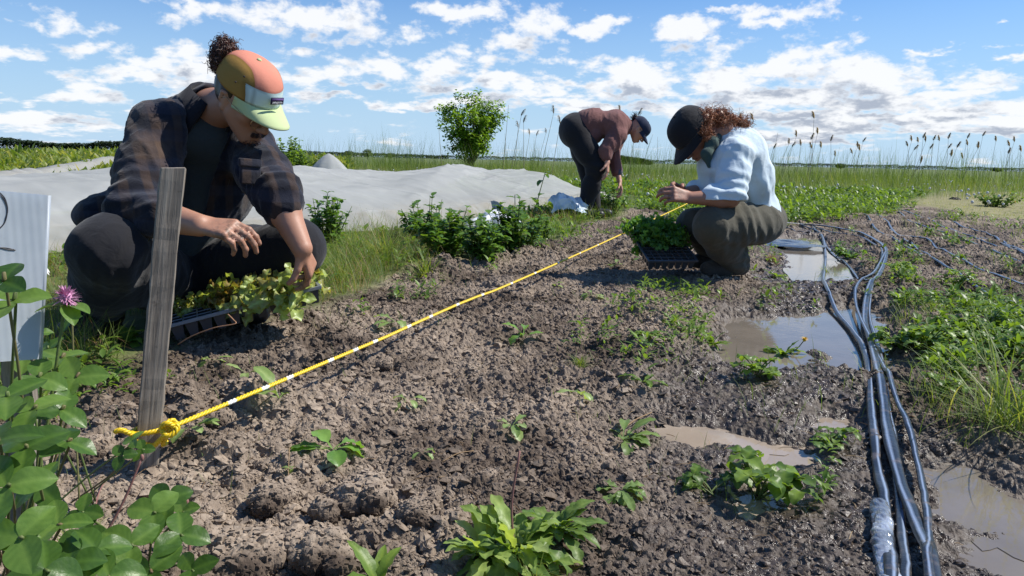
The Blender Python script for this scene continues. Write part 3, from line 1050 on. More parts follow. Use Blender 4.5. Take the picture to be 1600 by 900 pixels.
def text_mesh(name, fc, mt):
    t = bpy.data.objects.new('tmp_text', fc)
    COL.objects.link(t)
    me = bpy.data.meshes.new_from_object(t.evaluated_get(bpy.context.evaluated_depsgraph_get()))
    bpy.data.objects.remove(t)
    me.name = name; me.materials.clear(); me.materials.append(mt)
    return link(name, me)

def unit(v): return np.array(v, float) / np.linalg.norm(v)

def crumple(Pn, sc, seed, amp, stretch=(1, 1, 0.5), sharp=0.16):
    """thin raised creases with soft hollows between"""
    Q = Pn * np.array(stretch)
    Q = Q + 0.25 / sc * np.stack([snoise(Q, sc * 0.9, seed + 40), snoise(Q, sc * 0.9, seed + 41), snoise(Q, sc * 0.9, seed + 42)], 1)
    a = snoise(Q, sc, seed); b = snoise(Q, sc * 1.9, seed + 7)
    return amp * (np.exp(-np.abs(a) / sharp) - 0.35 + 0.5 * (np.exp(-np.abs(b) / sharp) - 0.35) + 0.35 * a)

def add_dirt(o, centres):
    """muddy fingers: a mask that follows the hands"""
    me = o.data
    co = np.empty(len(me.vertices) * 3, np.float32); me.vertices.foreach_get('co', co); co = co.reshape(-1, 3)
    w = np.zeros(len(co), np.float32)
    for c, r in centres: w = np.maximum(w, np.clip(1.4 - np.linalg.norm(co - np.array(c), axis=1) / r, 0, 1))
    a = me.attributes.new('dirt', 'FLOAT', 'POINT'); a.data.foreach_set('value', w)

# ---- person crouching over the seedling tray, near left
def person_one():
    org = v3(*gpt(300, 500)); org = np.array([org[0], 2.3, gz(org[0], 2.3)])
    J = dict(pel=A(285, 428, 2.52), chest=A(298, 290, 2.50), up=A(312, 217, 2.46), neck=A(334, 172, 2.38),
             shR=A(250, 203, 2.28), shL=A(388, 234, 2.44), elR=A(212, 328, 2.08), wrR=A(312, 352, 1.96),
             elL=A(430, 300, 2.20), wrL=A(472, 388, 2.14), hipR=A(245, 432, 2.36), hipL=A(330, 425, 2.50),
             knR=A(168, 392, 1.99), anR=A(160, 488, 2.24), knL=A(462, 388, 2.36), anL=A(395, 470, 2.52))
    hc = A(390, 150, 2.27)
    Fh = frame(unit((0.66, -0.36, -0.64)), unit((0.46, -0.36, 0.80)))
    s = 0.95
    B = Blob(0.03)
    tor = frame(unit((0.45, -0.80, -0.35)), unit(J['neck'] - J['pel']))
    B.chain([J['pel'], J['chest'], J['up']], [0.12, 0.12, 0.10], 0.05)
    B.cap(tuple(J['up']), tuple(J['neck']), 0.08, 0.058, 0.05)
    B.cap(tuple(J['neck']), tuple(hc + Fh @ np.array([-0.03, 0, -0.05])), 0.058, 0.056, 0.03)
    B.cap(tuple(J['shR']), tuple(J['up']), 0.055, 0.07); B.cap(tuple(J['shL']), tuple(J['up']), 0.055, 0.07)
    def arm(sh, el, wr):
        mid = el + (wr - el) * 0.3
        B.chain([sh, el, mid, wr], [0.05, 0.043, 0.046, 0.029], 0.02)
    arm(J['shR'], J['elR'], J['wrR']); arm(J['shL'], J['elL'], J['wrL'])
    for q in 'RL':
        B.chain([J['hip' + q], J['kn' + q], J['an' + q]], [0.075, 0.055, 0.04], 0.04)
    # forearm tendons and wrist bone
    hand_prims(B, tuple(J['wrR']), unit(A(385, 362, 1.93) - J['wrR']), (0.15, 0.45, -0.85), -1, curl=(0.55, 0.65, 0.75, 0.85), spread=0.06, s=0.97, thumb_curl=0.5, thumb_out=0.3)
    hand_prims(B, tuple(J['wrL']), unit(A(491, 432, 2.20) - J['wrL']), unit((-0.80, 0.35, -0.45)), 1, curl=(0.55, 0.65, 0.7, 0.75), spread=0.06, s=0.90, thumb_curl=0.35, thumb_out=0.75)
    p = head_prims(B, hc, Fh, s)
    body = blob_obj('person', B, SKIN1, 0.0052, parent=None, origin=org)
    body.location = org
    add_dirt(body, [(J['wrR'] + unit(A(372, 372, 1.9) - J['wrR']) * 0.13 - org, 0.075), (A(489, 445, 2.2) - org, 0.045)])
    body['label'] = 'person crouching in dark plaid overshirt and colour-blocked cap, reaching over the long tray'
    body['category'] = 'person'
    root = body
    def P(o):  # children share the origin of the body
        o.parent = root; return o
    def bo(name, B_, mats, h, disp=None, **k):
        return P(blob_obj(name, B_, mats, h, disp, origin=org, **k))
    def fin(mb, name, mats):
        o = mb.build(name, mats, None, origin=None)
        co = np.empty(len(o.data.vertices) * 3, np.float32); o.data.vertices.foreach_get('co', co)
        co = (co.reshape(-1, 3) - org).astype(np.float32); o.data.vertices.foreach_set('co', co.ravel()); return P(o)
    # tee under the jacket
    T = Blob(0.05)
    T.chain([J['pel'], J['chest'], J['up']], [0.14, 0.142, 0.115]); T.cap(tuple(J['up']), tuple(J['neck'] * 0.65 + J['up'] * 0.35), 0.10, 0.072)
    T.cap(tuple(J['shR'] * 0.8 + J['up'] * 0.2), tuple(J['shL'] * 0.8 + J['up'] * 0.2), 0.07, 0.07)
    bo('tee_shirt', T, TEE, 0.009, lambda Pn, N: 0.004 * snoise(Pn, 24, 5))
    # overshirt, open at the front
    C = Blob(0.05)
    up, lat, fw = tor[:, 2], tor[:, 1], tor[:, 0]
    C.ell(J['pel'] + up * 0.00 - fw * 0.02, (0.17, 0.205, 0.14), tor)
    C.ell(J['chest'] + up * 0.00, (0.165, 0.205, 0.18), tor)
    C.ell(J['up'] - up * 0.01 - fw * 0.02, (0.14, 0.185, 0.13), tor)
    C.cap(tuple(J['up'] - fw * .03), tuple(J['neck'] - up * 0.01 - fw * .02), 0.12, 0.082)
    C.cap(tuple(J['shR']), tuple(J['up']), 0.082, 0.11); C.cap(tuple(J['shL']), tuple(J['up']), 0.078, 0.11)
    eR = J['elR']; cR = eR + (J['wrR'] - eR) * 0.40
    C.chain([J['shR'], J['shR'] * .45 + eR * .55, eR], [0.084, 0.078, 0.073], 0.03)
    C.chain([eR, cR], [0.073, 0.058], 0.03); C.cap(tuple(cR - (J['wrR'] - eR) * .06), tuple(cR), 0.064, 0.063, 0.008)
    eL = J['elL']; cL = eL + (J['wrL'] - eL) * 0.22
    C.chain([J['shL'], J['shL'] * .45 + eL * .55, eL], [0.080, 0.073, 0.066], 0.03)
    C.chain([eL, cL], [0.066, 0.060], 0.03); C.cap(tuple(cL - (J['wrL'] - eL) * .10), tuple(cL), 0.065, 0.064, 0.008)
    # hem sagging over the near thigh and behind
    C.ell(A(150, 338, 2.28), (0.055, 0.07, 0.035), None, 0.05)
    C.ell(A(190, 330, 2.34), (0.10, 0.10, 0.06), None, 0.07)
    def open_front(Pp, d):
        Q = (Pp - J['chest']) @ tor
        w = np.clip(0.012 + 0.095 * (0.25 + Q[:, 2]) , 0.0, 0.085)
        cutd = np.maximum(np.abs(Q[:, 1] + 0.012) - w, 0.06 - Q[:, 0])
        cutd = np.maximum(cutd, Q[:, 2] - 0.42)
        return np.maximum(d, -cutd)
    C.cuts.append(open_front)
    def dj(Pn, N):
        r = crumple(Pn, 14, 2, 0.0075) + crumple(Pn, 29, 102, 0.0045, (1, 1, .6), .22) + 0.003 * snoise(Pn, 17, 3)
        r += folds(Pn, J['elR'] - J['shR'], eR, 0.12, 150, 0.0055, 4) + folds(Pn, J['elL'] - J['shL'], eL, 0.10, 150, 0.0060, 6)
        r += folds(Pn, (0.5, 0, 0.8), J['shR'] - np.array([0, 0, .05]), 0.11, 95, 0.005, 8)
        r += folds(Pn, (0.5, 0, -0.8), J['shL'] - np.array([0, 0, .05]), 0.10, 95, 0.005, 9)
        # yoke seam
        Q = (Pn - J['up']) @ tor
        r += 0.0022 * np.exp(-((Q[:, 2] - 0.015) / 0.004) ** 2)
        return r
    bo('overshirt', C, PLAID, 0.0068, dj)
    # collar standing round the neck, with its fall
    cb = MB()
    nk = J['neck']; ax = unit(hc - J['up'])
    cf = frame(tor[:, 0], ax)
    ring = []
    for side, (r0, z0, r1, z1) in enumerate([(0.082, 0.030, 0.100, -0.035)]):
        n = 40
        V = []
        for t in np.linspace(-1, 1, n):
            a = t * 2.62 + math.pi
            for (r, z, e) in ((r0 - .006, -0.03, 0), (r0, z0, 0), (r0 + .006, z0 + .004, 0), (r1, z1 * 0.4, 0), (r1 + .012, z1 - 0.035 * abs(t) ** 6, .006)):
                rr = r + 0.004 * math.sin(a * 5 + z * 80)
                V.append(nk + cf @ np.array([math.cos(a) * rr - 0.004, math.sin(a) * rr, z + 0.012 * math.cos(a) * -1]))
        k = 5
        Q = [(i * k + j, i * k + j + 1, (i + 1) * k + j + 1, (i + 1) * k + j) for i in range(n - 1) for j in range(k - 1)]
        cb.add(V, q=Q)
    o = fin(cb, 'collar', COLLAR)
    sm = o.modifiers.new('thick', 'SOLIDIFY'); sm.thickness = 0.005
    # placket edge and chest pocket
    pk = MB()
    e = []
    for t in np.linspace(0, 1, 16):
        q = J['chest'] + tor @ np.array([0.166 - 0.07 * t ** 2 - 0.03 * (1 - t) ** 2, 0.040 + 0.052 * t, -0.12 + 0.33 * t]); e.append(q)
    pk.tube(e, 0.011, 8, flat=0.35, up=tor[:, 0]); fin(pk, 'placket', PLAID)
    pk = MB(); pc = A(391, 268, 2.145)
    pk.box(pc, (0.012, 0.062, 0.070), rot=frame(unit((0.75, -0.62, 0.0)), (0.1, 0, 1)))
    pk.box(pc + np.array([0.002, -0.006, 0.024]), (0.014, 0.068, 0.022), rot=frame(unit((0.75, -0.62, 0.0)), (0.1, 0, 1)))
    o = fin(pk, 'chest_pocket', PLAID); bv = o.modifiers.new('b', 'BEVEL'); bv.width = 0.004; bv.segments = 2
    # trousers
    Tr = Blob(0.045)
    Tr.ell(J['pel'] - np.array([0, -0.02, 0.03]), (0.17, 0.17, 0.13))
    for q in 'RL':
        h_, k_, a_ = J['hip' + q], J['kn' + q], J['an' + q]
        Tr.chain([h_, h_ * .5 + k_ * .5, k_], [0.108, 0.105, 0.086], 0.04)
        Tr.chain([k_, k_ * .55 + a_ * .45, a_ + np.array([0, 0, .02])], [0.086, 0.084, 0.062], 0.04)
    kR = J['knR']
    def dt(Pn, N):
        r = crumple(Pn, 12, 12, 0.006) + crumple(Pn, 27, 112, 0.003)
        r += folds(Pn, (1, 0.2, -0.4), A(208, 415, 2.0), 0.075, 150, 0.0075, 14)
        r += folds(Pn, (0, 0, 1), J['anR'] + np.array([0, 0, .06]), 0.09, 150, 0.006, 15)
        r += folds(Pn, (1, 0, 0.2), J['pel'] - np.array([0, 0.12, 0]), 0.12, 90, 0.006, 16)
        return r
    bo('trousers', Tr, BLACKTROU, 0.0075, dt)
    for q, toe in (('R', np.array([-0.02, -0.16, 0])), ('L', np.array([0.05, -0.13, 0]))):
        S = Blob(0.03)
        a_ = J['an' + q]; g = gz(a_[0], a_[1])
        heel = np.array([a_[0], a_[1] + 0.02, g + 0.055]); tp = heel + toe; tp[2] = g + 0.035
        S.chain([a_ + np.array([0, 0, .03]), heel], [0.055, 0.045]); S.chain([heel, (heel + tp) / 2, tp], [0.045, 0.042, 0.036])
        S.cuts.append(lambda Pp, d, g=g: np.maximum(d, g + 0.003 - Pp[:, 2]))
        o = bo('boot', S, BOOTBLK, 0.008)
        sb = MB(); sb.tube([heel + np.array([0, .03, -0.04]), (heel + tp) / 2 + np.array([0, 0, -0.032]), tp + np.array([0, -.02, -0.022])], [0.036, 0.045, 0.034], 12, flat=0.25)
        o2 = sb.build('sole', BOOTBLK, None); co = np.empty(len(o2.data.vertices) * 3, np.float32); o2.data.vertices.foreach_get('co', co); o2.data.vertices.foreach_set('co', (co.reshape(-1, 3) - org).astype(np.float32).ravel()); o2.parent = o
    # hair: bun out of the back of the cap, dark hair round the ear
    def shift(o):
        co = np.empty(len(o.data.vertices) * 3, np.float32); o.data.vertices.foreach_get('co', co); o.data.vertices.foreach_set('co', (co.reshape(-1, 3) - org).astype(np.float32).ravel())
        return o
    bunc = A(352, 78, 2.27)
    o = P(shift(curly_hair('curly_bun', HAIR_BROWN, None, [(bunc, 0.036), (bunc + np.array([-0.012, 0, -0.022]), 0.030), (bunc + np.array([-0.022, 0.01, -0.040]), 0.02)], n=1100, curl_r=0.0080, strand_r=0.0012, length=0.017, turns=1.7, seed=5, seg=20)))
    hb_ = Blob(0.02)
    hb_.ell(hc + Fh @ np.array([-0.026, 0, 0.006]), (0.092, 0.080, 0.086), Fh)
    hb_.cuts.append(lambda Pp, d: np.maximum(d, np.maximum(((Pp - hc) @ Fh)[:, 0] - 0.012 + 0.6 * np.abs(((Pp - hc) @ Fh)[:, 2] + .005) * 0, -0.052 - ((Pp - hc) @ Fh)[:, 2])))
    bo('hair', hb_, HAIR_BROWN, 0.004, lambda Pn, N: 0.0025 * snoise(Pn, 120, 3))
    beard = MB()
    rgb = np.random.default_rng(4)
    for i in range(420):
        q = rgb.choice([1, -1]); t = rgb.uniform()
        if t < 0.72:
            st = np.array([0.070 + rgb.uniform(-.018, .018), q * rgb.uniform(0, 0.030), -0.105 + rgb.uniform(-.012, .014)])
        else:
            st = np.array([0.098, q * rgb.uniform(0, 0.024), -0.068 + rgb.uniform(-.003, .003)]); st[0] -= abs(st[1]) * 0.35
        d = np.array([0.6, q * 0.3, -0.8]) + rgb.normal(size=3) * .3; d /= np.linalg.norm(d)
        a = np.array(p(*st)); bb_ = np.array(p(*(st + d * 0.012)))
        beard.tube([a, (a + bb_) / 2 + rgb.normal(size=3) * .001, bb_], [0.0009, .0009, .0004], 3, a=rgb.uniform(0, .6), cap=False)
    fin(beard, 'beard', HAIR_BROWN)
    face = empty_holder = []
    # spectacles
    g = MB()
    for q in (1, -1):
        cc = [p(0.106 - 0.10 * abs(q * 0.034 + 0.025 * math.cos(a)) ** 1.3, q * 0.034 + 0.026 * math.cos(a), -0.016 + 0.021 * math.sin(a)) for a in np.linspace(0, 2 * math.pi, 25)]
        g.tube(cc, 0.0011, 6)
        g.tube([p(0.100, q * 0.060, -0.008), p(0.06, q * 0.078, -0.006), p(0.0, q * 0.082, -0.006), p(-0.024, q * 0.084, -0.026)], 0.0011, 6)
    g.tube([p(0.106, 0.009, -0.010), p(0.110, 0, -0.006), p(0.106, -0.009, -0.010)], 0.0011, 6)
    go = fin(g, 'spectacles', M_WIRE)
    for q in (1, -1):
        lb = MB(); lb.ell(p(0.1015, q * 0.034, -0.016), (0.0012, 0.025, 0.020), Fh, nu=20)
        o = shift(lb.build('lens', M_LENS, None)); o.parent = go
    # cap
    m, nt, out = mat('colour-blocked cotton')
    tc = nt.n('ShaderNodeTexCoord').outputs['Object']
    pa = nt.n('ShaderNodeSeparateColor'); nt.set(pa.inputs[0], nt.attr('panels'))
    c = nt.mix(nt.math('GREATER_THAN', pa.outputs[0], 0.5), (0.33, 0.19, 0.05), (0.60, 0.23, 0.16))
    c = nt.mix(nt.math('GREATER_THAN', pa.outputs[1], 0.5), c, (0.56, 0.70, 0.68))
    s1 = nt.mapr(nt.math('ABSOLUTE', nt.math('SUBTRACT', pa.outputs[0], 0.5)), 0.0, 0.03, 0.65, 1.0)
    s2 = nt.mapr(nt.math('ABSOLUTE', nt.math('SUBTRACT', pa.outputs[1], 0.5)), 0.0, 0.03, 0.65, 1.0)
    c = nt.vmath('SCALE', c, scale=nt.math('MINIMUM', s1, s2))
    principled(nt, out, **{'Base Color': c, 'Roughness': 0.9, 'Specular IOR Level': 0.2, 'Normal': nt.bump(nt.math('ADD', nt.noise(tc, 16, 3, 0.6), nt.math('MULTIPLY', nt.noise(tc, 1100, 2), 0.1)), 0.16, 0.012)})
    CAPM = m
    def pf(x, y, z):
        a = 0.5 + (0.046 + 0.12 * max(0, x - 0.02) - abs(y)) * 4
        b = 0.5 + min(0.067 - z, 0.066 - abs(y) * 1.0 - 0.1 * max(0, 0.05 - z), x - 0.03) * 4
        return a, b
    before = set(COL.objects)
    co_, cp, cM = cap_mesh('cap', None, hc, Fh, 1.0, R(-4), [CAPM], pf, LIME, rim_u=0.018, h=0.092, visor_len=0.072, visor_w=0.075, visor_drop=0.016)
    # woven label on the front panel with its lettering
    lf, lz = 0.094, 0.052
    lab = MB(); Lc = cp(lf + 0.004, 0.004, lz)
    nrm = unit(cM @ np.array([0.93, 0, 0.30])); upv = unit(cM @ np.array([-0.30, 0, 0.93]))
    Lm = frame(nrm, upv)
    lab.box(Lc, (0.003, 0.044, 0.019), rot=Lm)
    lo = lab.build('label_patch', simple_mat('navy label', (0.02, 0.018, 0.06), 0.8), co_)
    st = MB(); st.box(Lc + Lm @ np.array([0.0018, 0, 0.0042]), (0.001, 0.040, 0.006), rot=Lm, m=0)
    lo2 = st.build('label_stripe', simple_mat('violet band', (0.12, 0.06, 0.22), 0.8), co_)
    fc = bpy.data.curves.new('lettering', 'FONT'); fc.body = 'patagonia'; fc.size = 0.0092; fc.extrude = 0.0003; fc.align_x = 'CENTER'; fc.align_y = 'CENTER'
    fo = text_mesh('lettering', fc, simple_mat('white thread', (0.75, 0.75, 0.78), 0.8))
    TM = Matrix([(*(Lm[:, 1]), 0), (*(Lm[:, 2]), 0), (*(Lm[:, 0]), 0), (0, 0, 0, 1)]).transposed()
    TM.translation = Vector(Lc + Lm @ np.array([0.002, 0, -0.0032]))
    eb = MB()
    dth = simple_mat('dark thread', (0.03, 0.02, 0.02), 0.8)
    for (x, y, z) in ((0.020, -0.0835, 0.058), (0.030, -0.070, 0.082)):
        eb = MB(); eb.ell(cp(x * 0.9, y * 0.99, z), (0.0028, 0.0028, 0.0028), cM, nu=8, nv=6)
        eb.build('eyelet', dth, co_)
    new = [o for o in COL.objects if o not in before]
    for o in new:
        if o is not fo: shift(o)
    co_.parent = root
    fo.parent = co_; TM.translation -= Vector(org); fo.matrix_local = TM
    # eyes
    before = set(COL.objects)
    face_parts(root, p, Fh, s, HAIR_BROWN)
    for o in COL.objects:
        if o not in before: shift(o)
    return root

# ---- crouching in profile with the black cap
def person_two():
    org = np.array([*gpt(1130, 425)]); org[2] = gz(org[0], org[1])
    J = dict(pel=A(1182, 335, 3.84), chest=A(1176, 283, 3.80), up=A(1158, 238, 3.76), neck=A(1132, 205, 3.74),
             shL=A(1148, 242, 3.62), shR=A(1125, 236, 3.92), elL=A(1142, 310, 3.52), wrL=A(1078, 309, 3.50),
             elR=A(1110, 300, 3.88), wrR=A(1066, 301, 3.66), hipL=A(1180, 350, 3.72), hipR=A(1170, 348, 3.98),
             knL=A(1112, 352, 3.52), anL=A(1146, 408, 3.78), knR=A(1084, 352, 3.86), anR=A(1128, 395, 4.02))
    hc = A(1080, 209, 3.74)
    Fh = frame(unit((-0.46, -0.36, -0.82)), unit((-0.80, -0.22, 0.50)))
    B = Blob(0.03)
    tor = frame(unit((-0.75, -0.35, -0.1)), unit(J['up'] - J['pel']))
    B.chain([J['pel'] - np.array([.04, 0, 0]), J['chest'] - np.array([.05, 0, 0]), J['up'] - np.array([.03, 0, 0])], [0.075, 0.075, 0.07], 0.05)
    B.cap(tuple(J['up']), tuple(J['neck']), 0.075, 0.052); B.cap(tuple(J['neck']), tuple(hc + Fh @ np.array([-0.03, 0, -0.05])), 0.05, 0.05)
    B.cap(tuple(J['shL']), tuple(J['up']), 0.045, 0.06); B.cap(tuple(J['shR']), tuple(J['up']), 0.045, 0.06)
    for q in 'LR':
        mid = J['el' + q] * .7 + J['wr' + q] * .3
        B.chain([J['sh' + q], J['el' + q], mid, J['wr' + q]], [0.045, 0.038, 0.042, 0.026], 0.02)
        B.chain([J['hip' + q], J['kn' + q], J['an' + q]], [0.07, 0.05, 0.035], 0.03)
    hand_prims(B, tuple(J['wrL']), unit(A(1052, 303, 3.47) - J['wrL']), unit((0.25, 0.75, -0.4)), 1, curl=(0.7, 0.75, 0.8, 0.85), s=0.97, spread=0.05, thumb_curl=0.4, thumb_out=0.4)
    hand_prims(B, tuple(J['wrR']), unit(A(1043, 293, 3.60) - J['wrR']), unit((0.2, -0.75, -0.4)), -1, curl=(0.7, 0.75, 0.8, 0.85), s=0.97, spread=0.05, thumb_curl=0.4, thumb_out=0.4)
    p = head_prims(B, hc, Fh, 0.97)
    root = blob_obj('person', B, SKIN3, 0.006, origin=org); root.location = org
    add_dirt(root, [(A(1052, 303, 3.47) - org, 0.06), (A(1043, 295, 3.6) - org, 0.06)])
    root['label'] = 'person squatting in profile in pale blue shirt and black cap, auburn curls down the back'
    root['category'] = 'person'
    def shift(o):
        co = np.empty(len(o.data.vertices) * 3, np.float32); o.data.vertices.foreach_get('co', co); o.data.vertices.foreach_set('co', (co.reshape(-1, 3) - org).astype(np.float32).ravel())
        return o
    def bo(name, B_, mats, h, disp=None, **k):
        o = blob_obj(name, B_, mats, h, disp, origin=org, **k); o.parent = root; return o
    def fin(mb, name, mats):
        o = shift(mb.build(name, mats, None)); o.parent = root; return o
    S = Blob(0.05)
    lat = tor[:, 1]
    S.ell(J['pel'] + np.array([-0.035, 0, 0.01]), (0.125, 0.165, 0.13), tor)
    S.ell(J['chest'] + np.array([-0.045, 0, 0]), (0.125, 0.17, 0.16), tor)
    S.ell(J['up'] + np.array([-0.02, 0, -0.01]), (0.105, 0.155, 0.12), tor)
    S.cap(tuple(J['up'] - np.array([.015, 0, .01])), tuple(J['neck'] + np.array([.015, 0, -.02])), 0.095, 0.058)
    S.ell(A(1188, 336, 3.80), (0.060, 0.13, 0.045))                # shirt tail
    S.ell(A(1115, 262, 3.70), (0.075, 0.10, 0.08))                # front hanging open
    S.ell(A(1112, 300, 3.72), (0.06, 0.09, 0.08))
    for q in 'LR':
        sh, el, wr = J['sh' + q], J['el' + q], J['wr' + q]
        S.cap(tuple(sh), tuple(J['up']), 0.075, 0.10)
        S.chain([sh, (sh + el) / 2, el], [0.080, 0.074, 0.068], 0.03)
        c = el + (wr - el) * 0.42
        S.chain([el, c], [0.066, 0.054], 0.03); S.cap(tuple(c - (wr - el) * .10), tuple(c), 0.060, 0.062, 0.008)
    zc = aty(1190, 342, 3.8).z
    S.cuts.append(lambda Pp, d: np.maximum(d, (zc - 0.10 * np.clip((Pp[:, 0] - J['pel'][0]) / 0.15, -1, 1) + 0.0) - Pp[:, 2]))
    def ds(Pn, N):
        r = crumple(Pn, 13, 22, 0.0070, (1.3, 1, 0.40)) + crumple(Pn, 27, 122, 0.0045, (1.2, 1, 0.5), 0.22)
        r += folds(Pn, J['elL'] - J['shL'], J['elL'], 0.12, 120, 0.007, 24)
        r += folds(Pn, (0.6, 0, 0.8), J['shL'] - np.array([0, 0, .06]), 0.11, 80, 0.006, 25)
        r += folds(Pn, (0.95, 0, 0.25), A(1185, 290, 3.68), 0.13, 85, 0.006, 26)
        Q = (Pn - J['up']) @ tor
        return r
    bo('shirt', S, SHIRTBLUE, 0.0068, ds)
    Sc = Blob(0.02)
    for a in np.linspace(0, 6.28, 14)[:-1]:
        pass
    cf = frame(unit((-0.8, -0.4, 0)), unit(hc - J['up']))
    pts = [J['neck'] + cf @ np.array([math.cos(a) * 0.044 + .035, math.sin(a) * 0.048, -0.030 + 0.012 * math.sin(a * 2)]) for a in np.linspace(-1.3, 1.3, 12)]
    Sc.chain([A(1122, 214, 3.70), A(1112, 224, 3.66), A(1104, 242, 3.63), A(1108, 260, 3.61)], [0.020, 0.026, 0.026, 0.010]); Sc.chain([A(1112, 224, 3.66), A(1100, 234, 3.74), A(1098, 246, 3.80)], [0.024, 0.026, 0.02])
    bo('neckerchief', Sc, SCARF, 0.007, lambda Pn, N: 0.004 * snoise(Pn, 60, 31))
    T = Blob(0.045)
    T.ell(J['pel'] - np.array([0.0, 0, 0.03]), (0.14, 0.17, 0.12))
    for q in 'LR':
        h_, k_, a_ = J['hip' + q], J['kn' + q], J['an' + q]
        T.chain([h_, (h_ + k_) / 2, k_], [0.104, 0.098, 0.080]); T.chain([k_, (k_ + a_) / 2, a_], [0.080, 0.075, 0.066])
        g = gz(a_[0], a_[1]); T.cap(tuple(a_), (a_[0] + .01, a_[1], g + 0.09), 0.066, 0.060)
    def dtr(Pn, N):
        r = crumple(Pn, 15, 42, 0.0055) + crumple(Pn, 30, 142, 0.0035)
        r += folds(Pn, (0.9, 0, 0.3), A(1165, 345, 3.62), 0.13, 120, 0.007, 43)
        r += folds(Pn, (0.3, 0, 1), A(1125, 375, 3.55), 0.07, 110, 0.007, 44)
        r += folds(Pn, (0.2, 0, 1), J['anL'] + np.array([0, -0.03, 0]), 0.09, 110, 0.008, 45)
        return r
    bo('trousers', T, OLIVE, 0.0085, dtr)
    for q in 'LR':
        a_ = J['an' + q]; g = gz(a_[0], a_[1])
        Bt = Blob(0.03)
        heel = np.array([a_[0] + 0.03, a_[1] + 0.01, g + 0.05]); tp = heel + np.array([-0.17, -0.07, -0.012])
        Bt.cap((a_[0] + .01, a_[1], g + 0.13), tuple(heel), 0.052, 0.046); Bt.chain([heel, (heel + tp) / 2, tp], [0.046, 0.044, 0.037])
        Bt.cuts.append(lambda Pp, d, g=g: np.maximum(d, g + 0.003 - Pp[:, 2]))
        bo('boot', Bt, MUDBOOT, 0.009, lambda Pn, N: 0.003 * snoise(Pn, 60, 51))
    hairA = [(A(1100, 186, 3.70), 0.040), (A(1108, 182, 3.72), 0.040), (A(1124, 181, 3.73), 0.040), (A(1140, 188, 3.74), 0.036), (A(1098, 203, 3.68), 0.030), (A(1104, 214, 3.67), 0.022), (A(1128, 194, 3.71), 0.034), (A(1140, 198, 3.72), 0.026)]
    o = shift(curly_hair('curly_hair', HAIR_RED, None, hairA, n=1300, curl_r=0.0085, strand_r=0.0014, length=0.030, turns=1.7, seed=9, out_bias=(0.35, 0, 0.1), seg=18)); o.parent = root
    o = shift(curly_hair('ponytail', HAIR_RED, None, [(A(1148, 190, 3.74), 0.026), (A(1158, 195, 3.75), 0.018)], n=260, curl_r=0.008, strand_r=0.0014, length=0.045, turns=2.2, seed=19, out_bias=(1.0, 0, -0.35))); o.parent = root
    before = set(COL.objects)
    co_, cp, cM = cap_mesh('cap', None, hc, Fh, 1.06, R(0), [BLACKCLOTH], None, BLACKCLOTH, rim_u=0.010, h=0.098, ry=0.088, rx=0.108, visor_len=0.070, visor_w=0.084, visor_drop=0.016, flat=0.0)
    for o in [o for o in COL.objects if o not in before]: shift(o)
    co_.parent = root
    before = set(COL.objects)
    face_parts(root, p, Fh, 0.97, HAIR_RED)
    for o in COL.objects:
        if o not in before: shift(o)
    return root

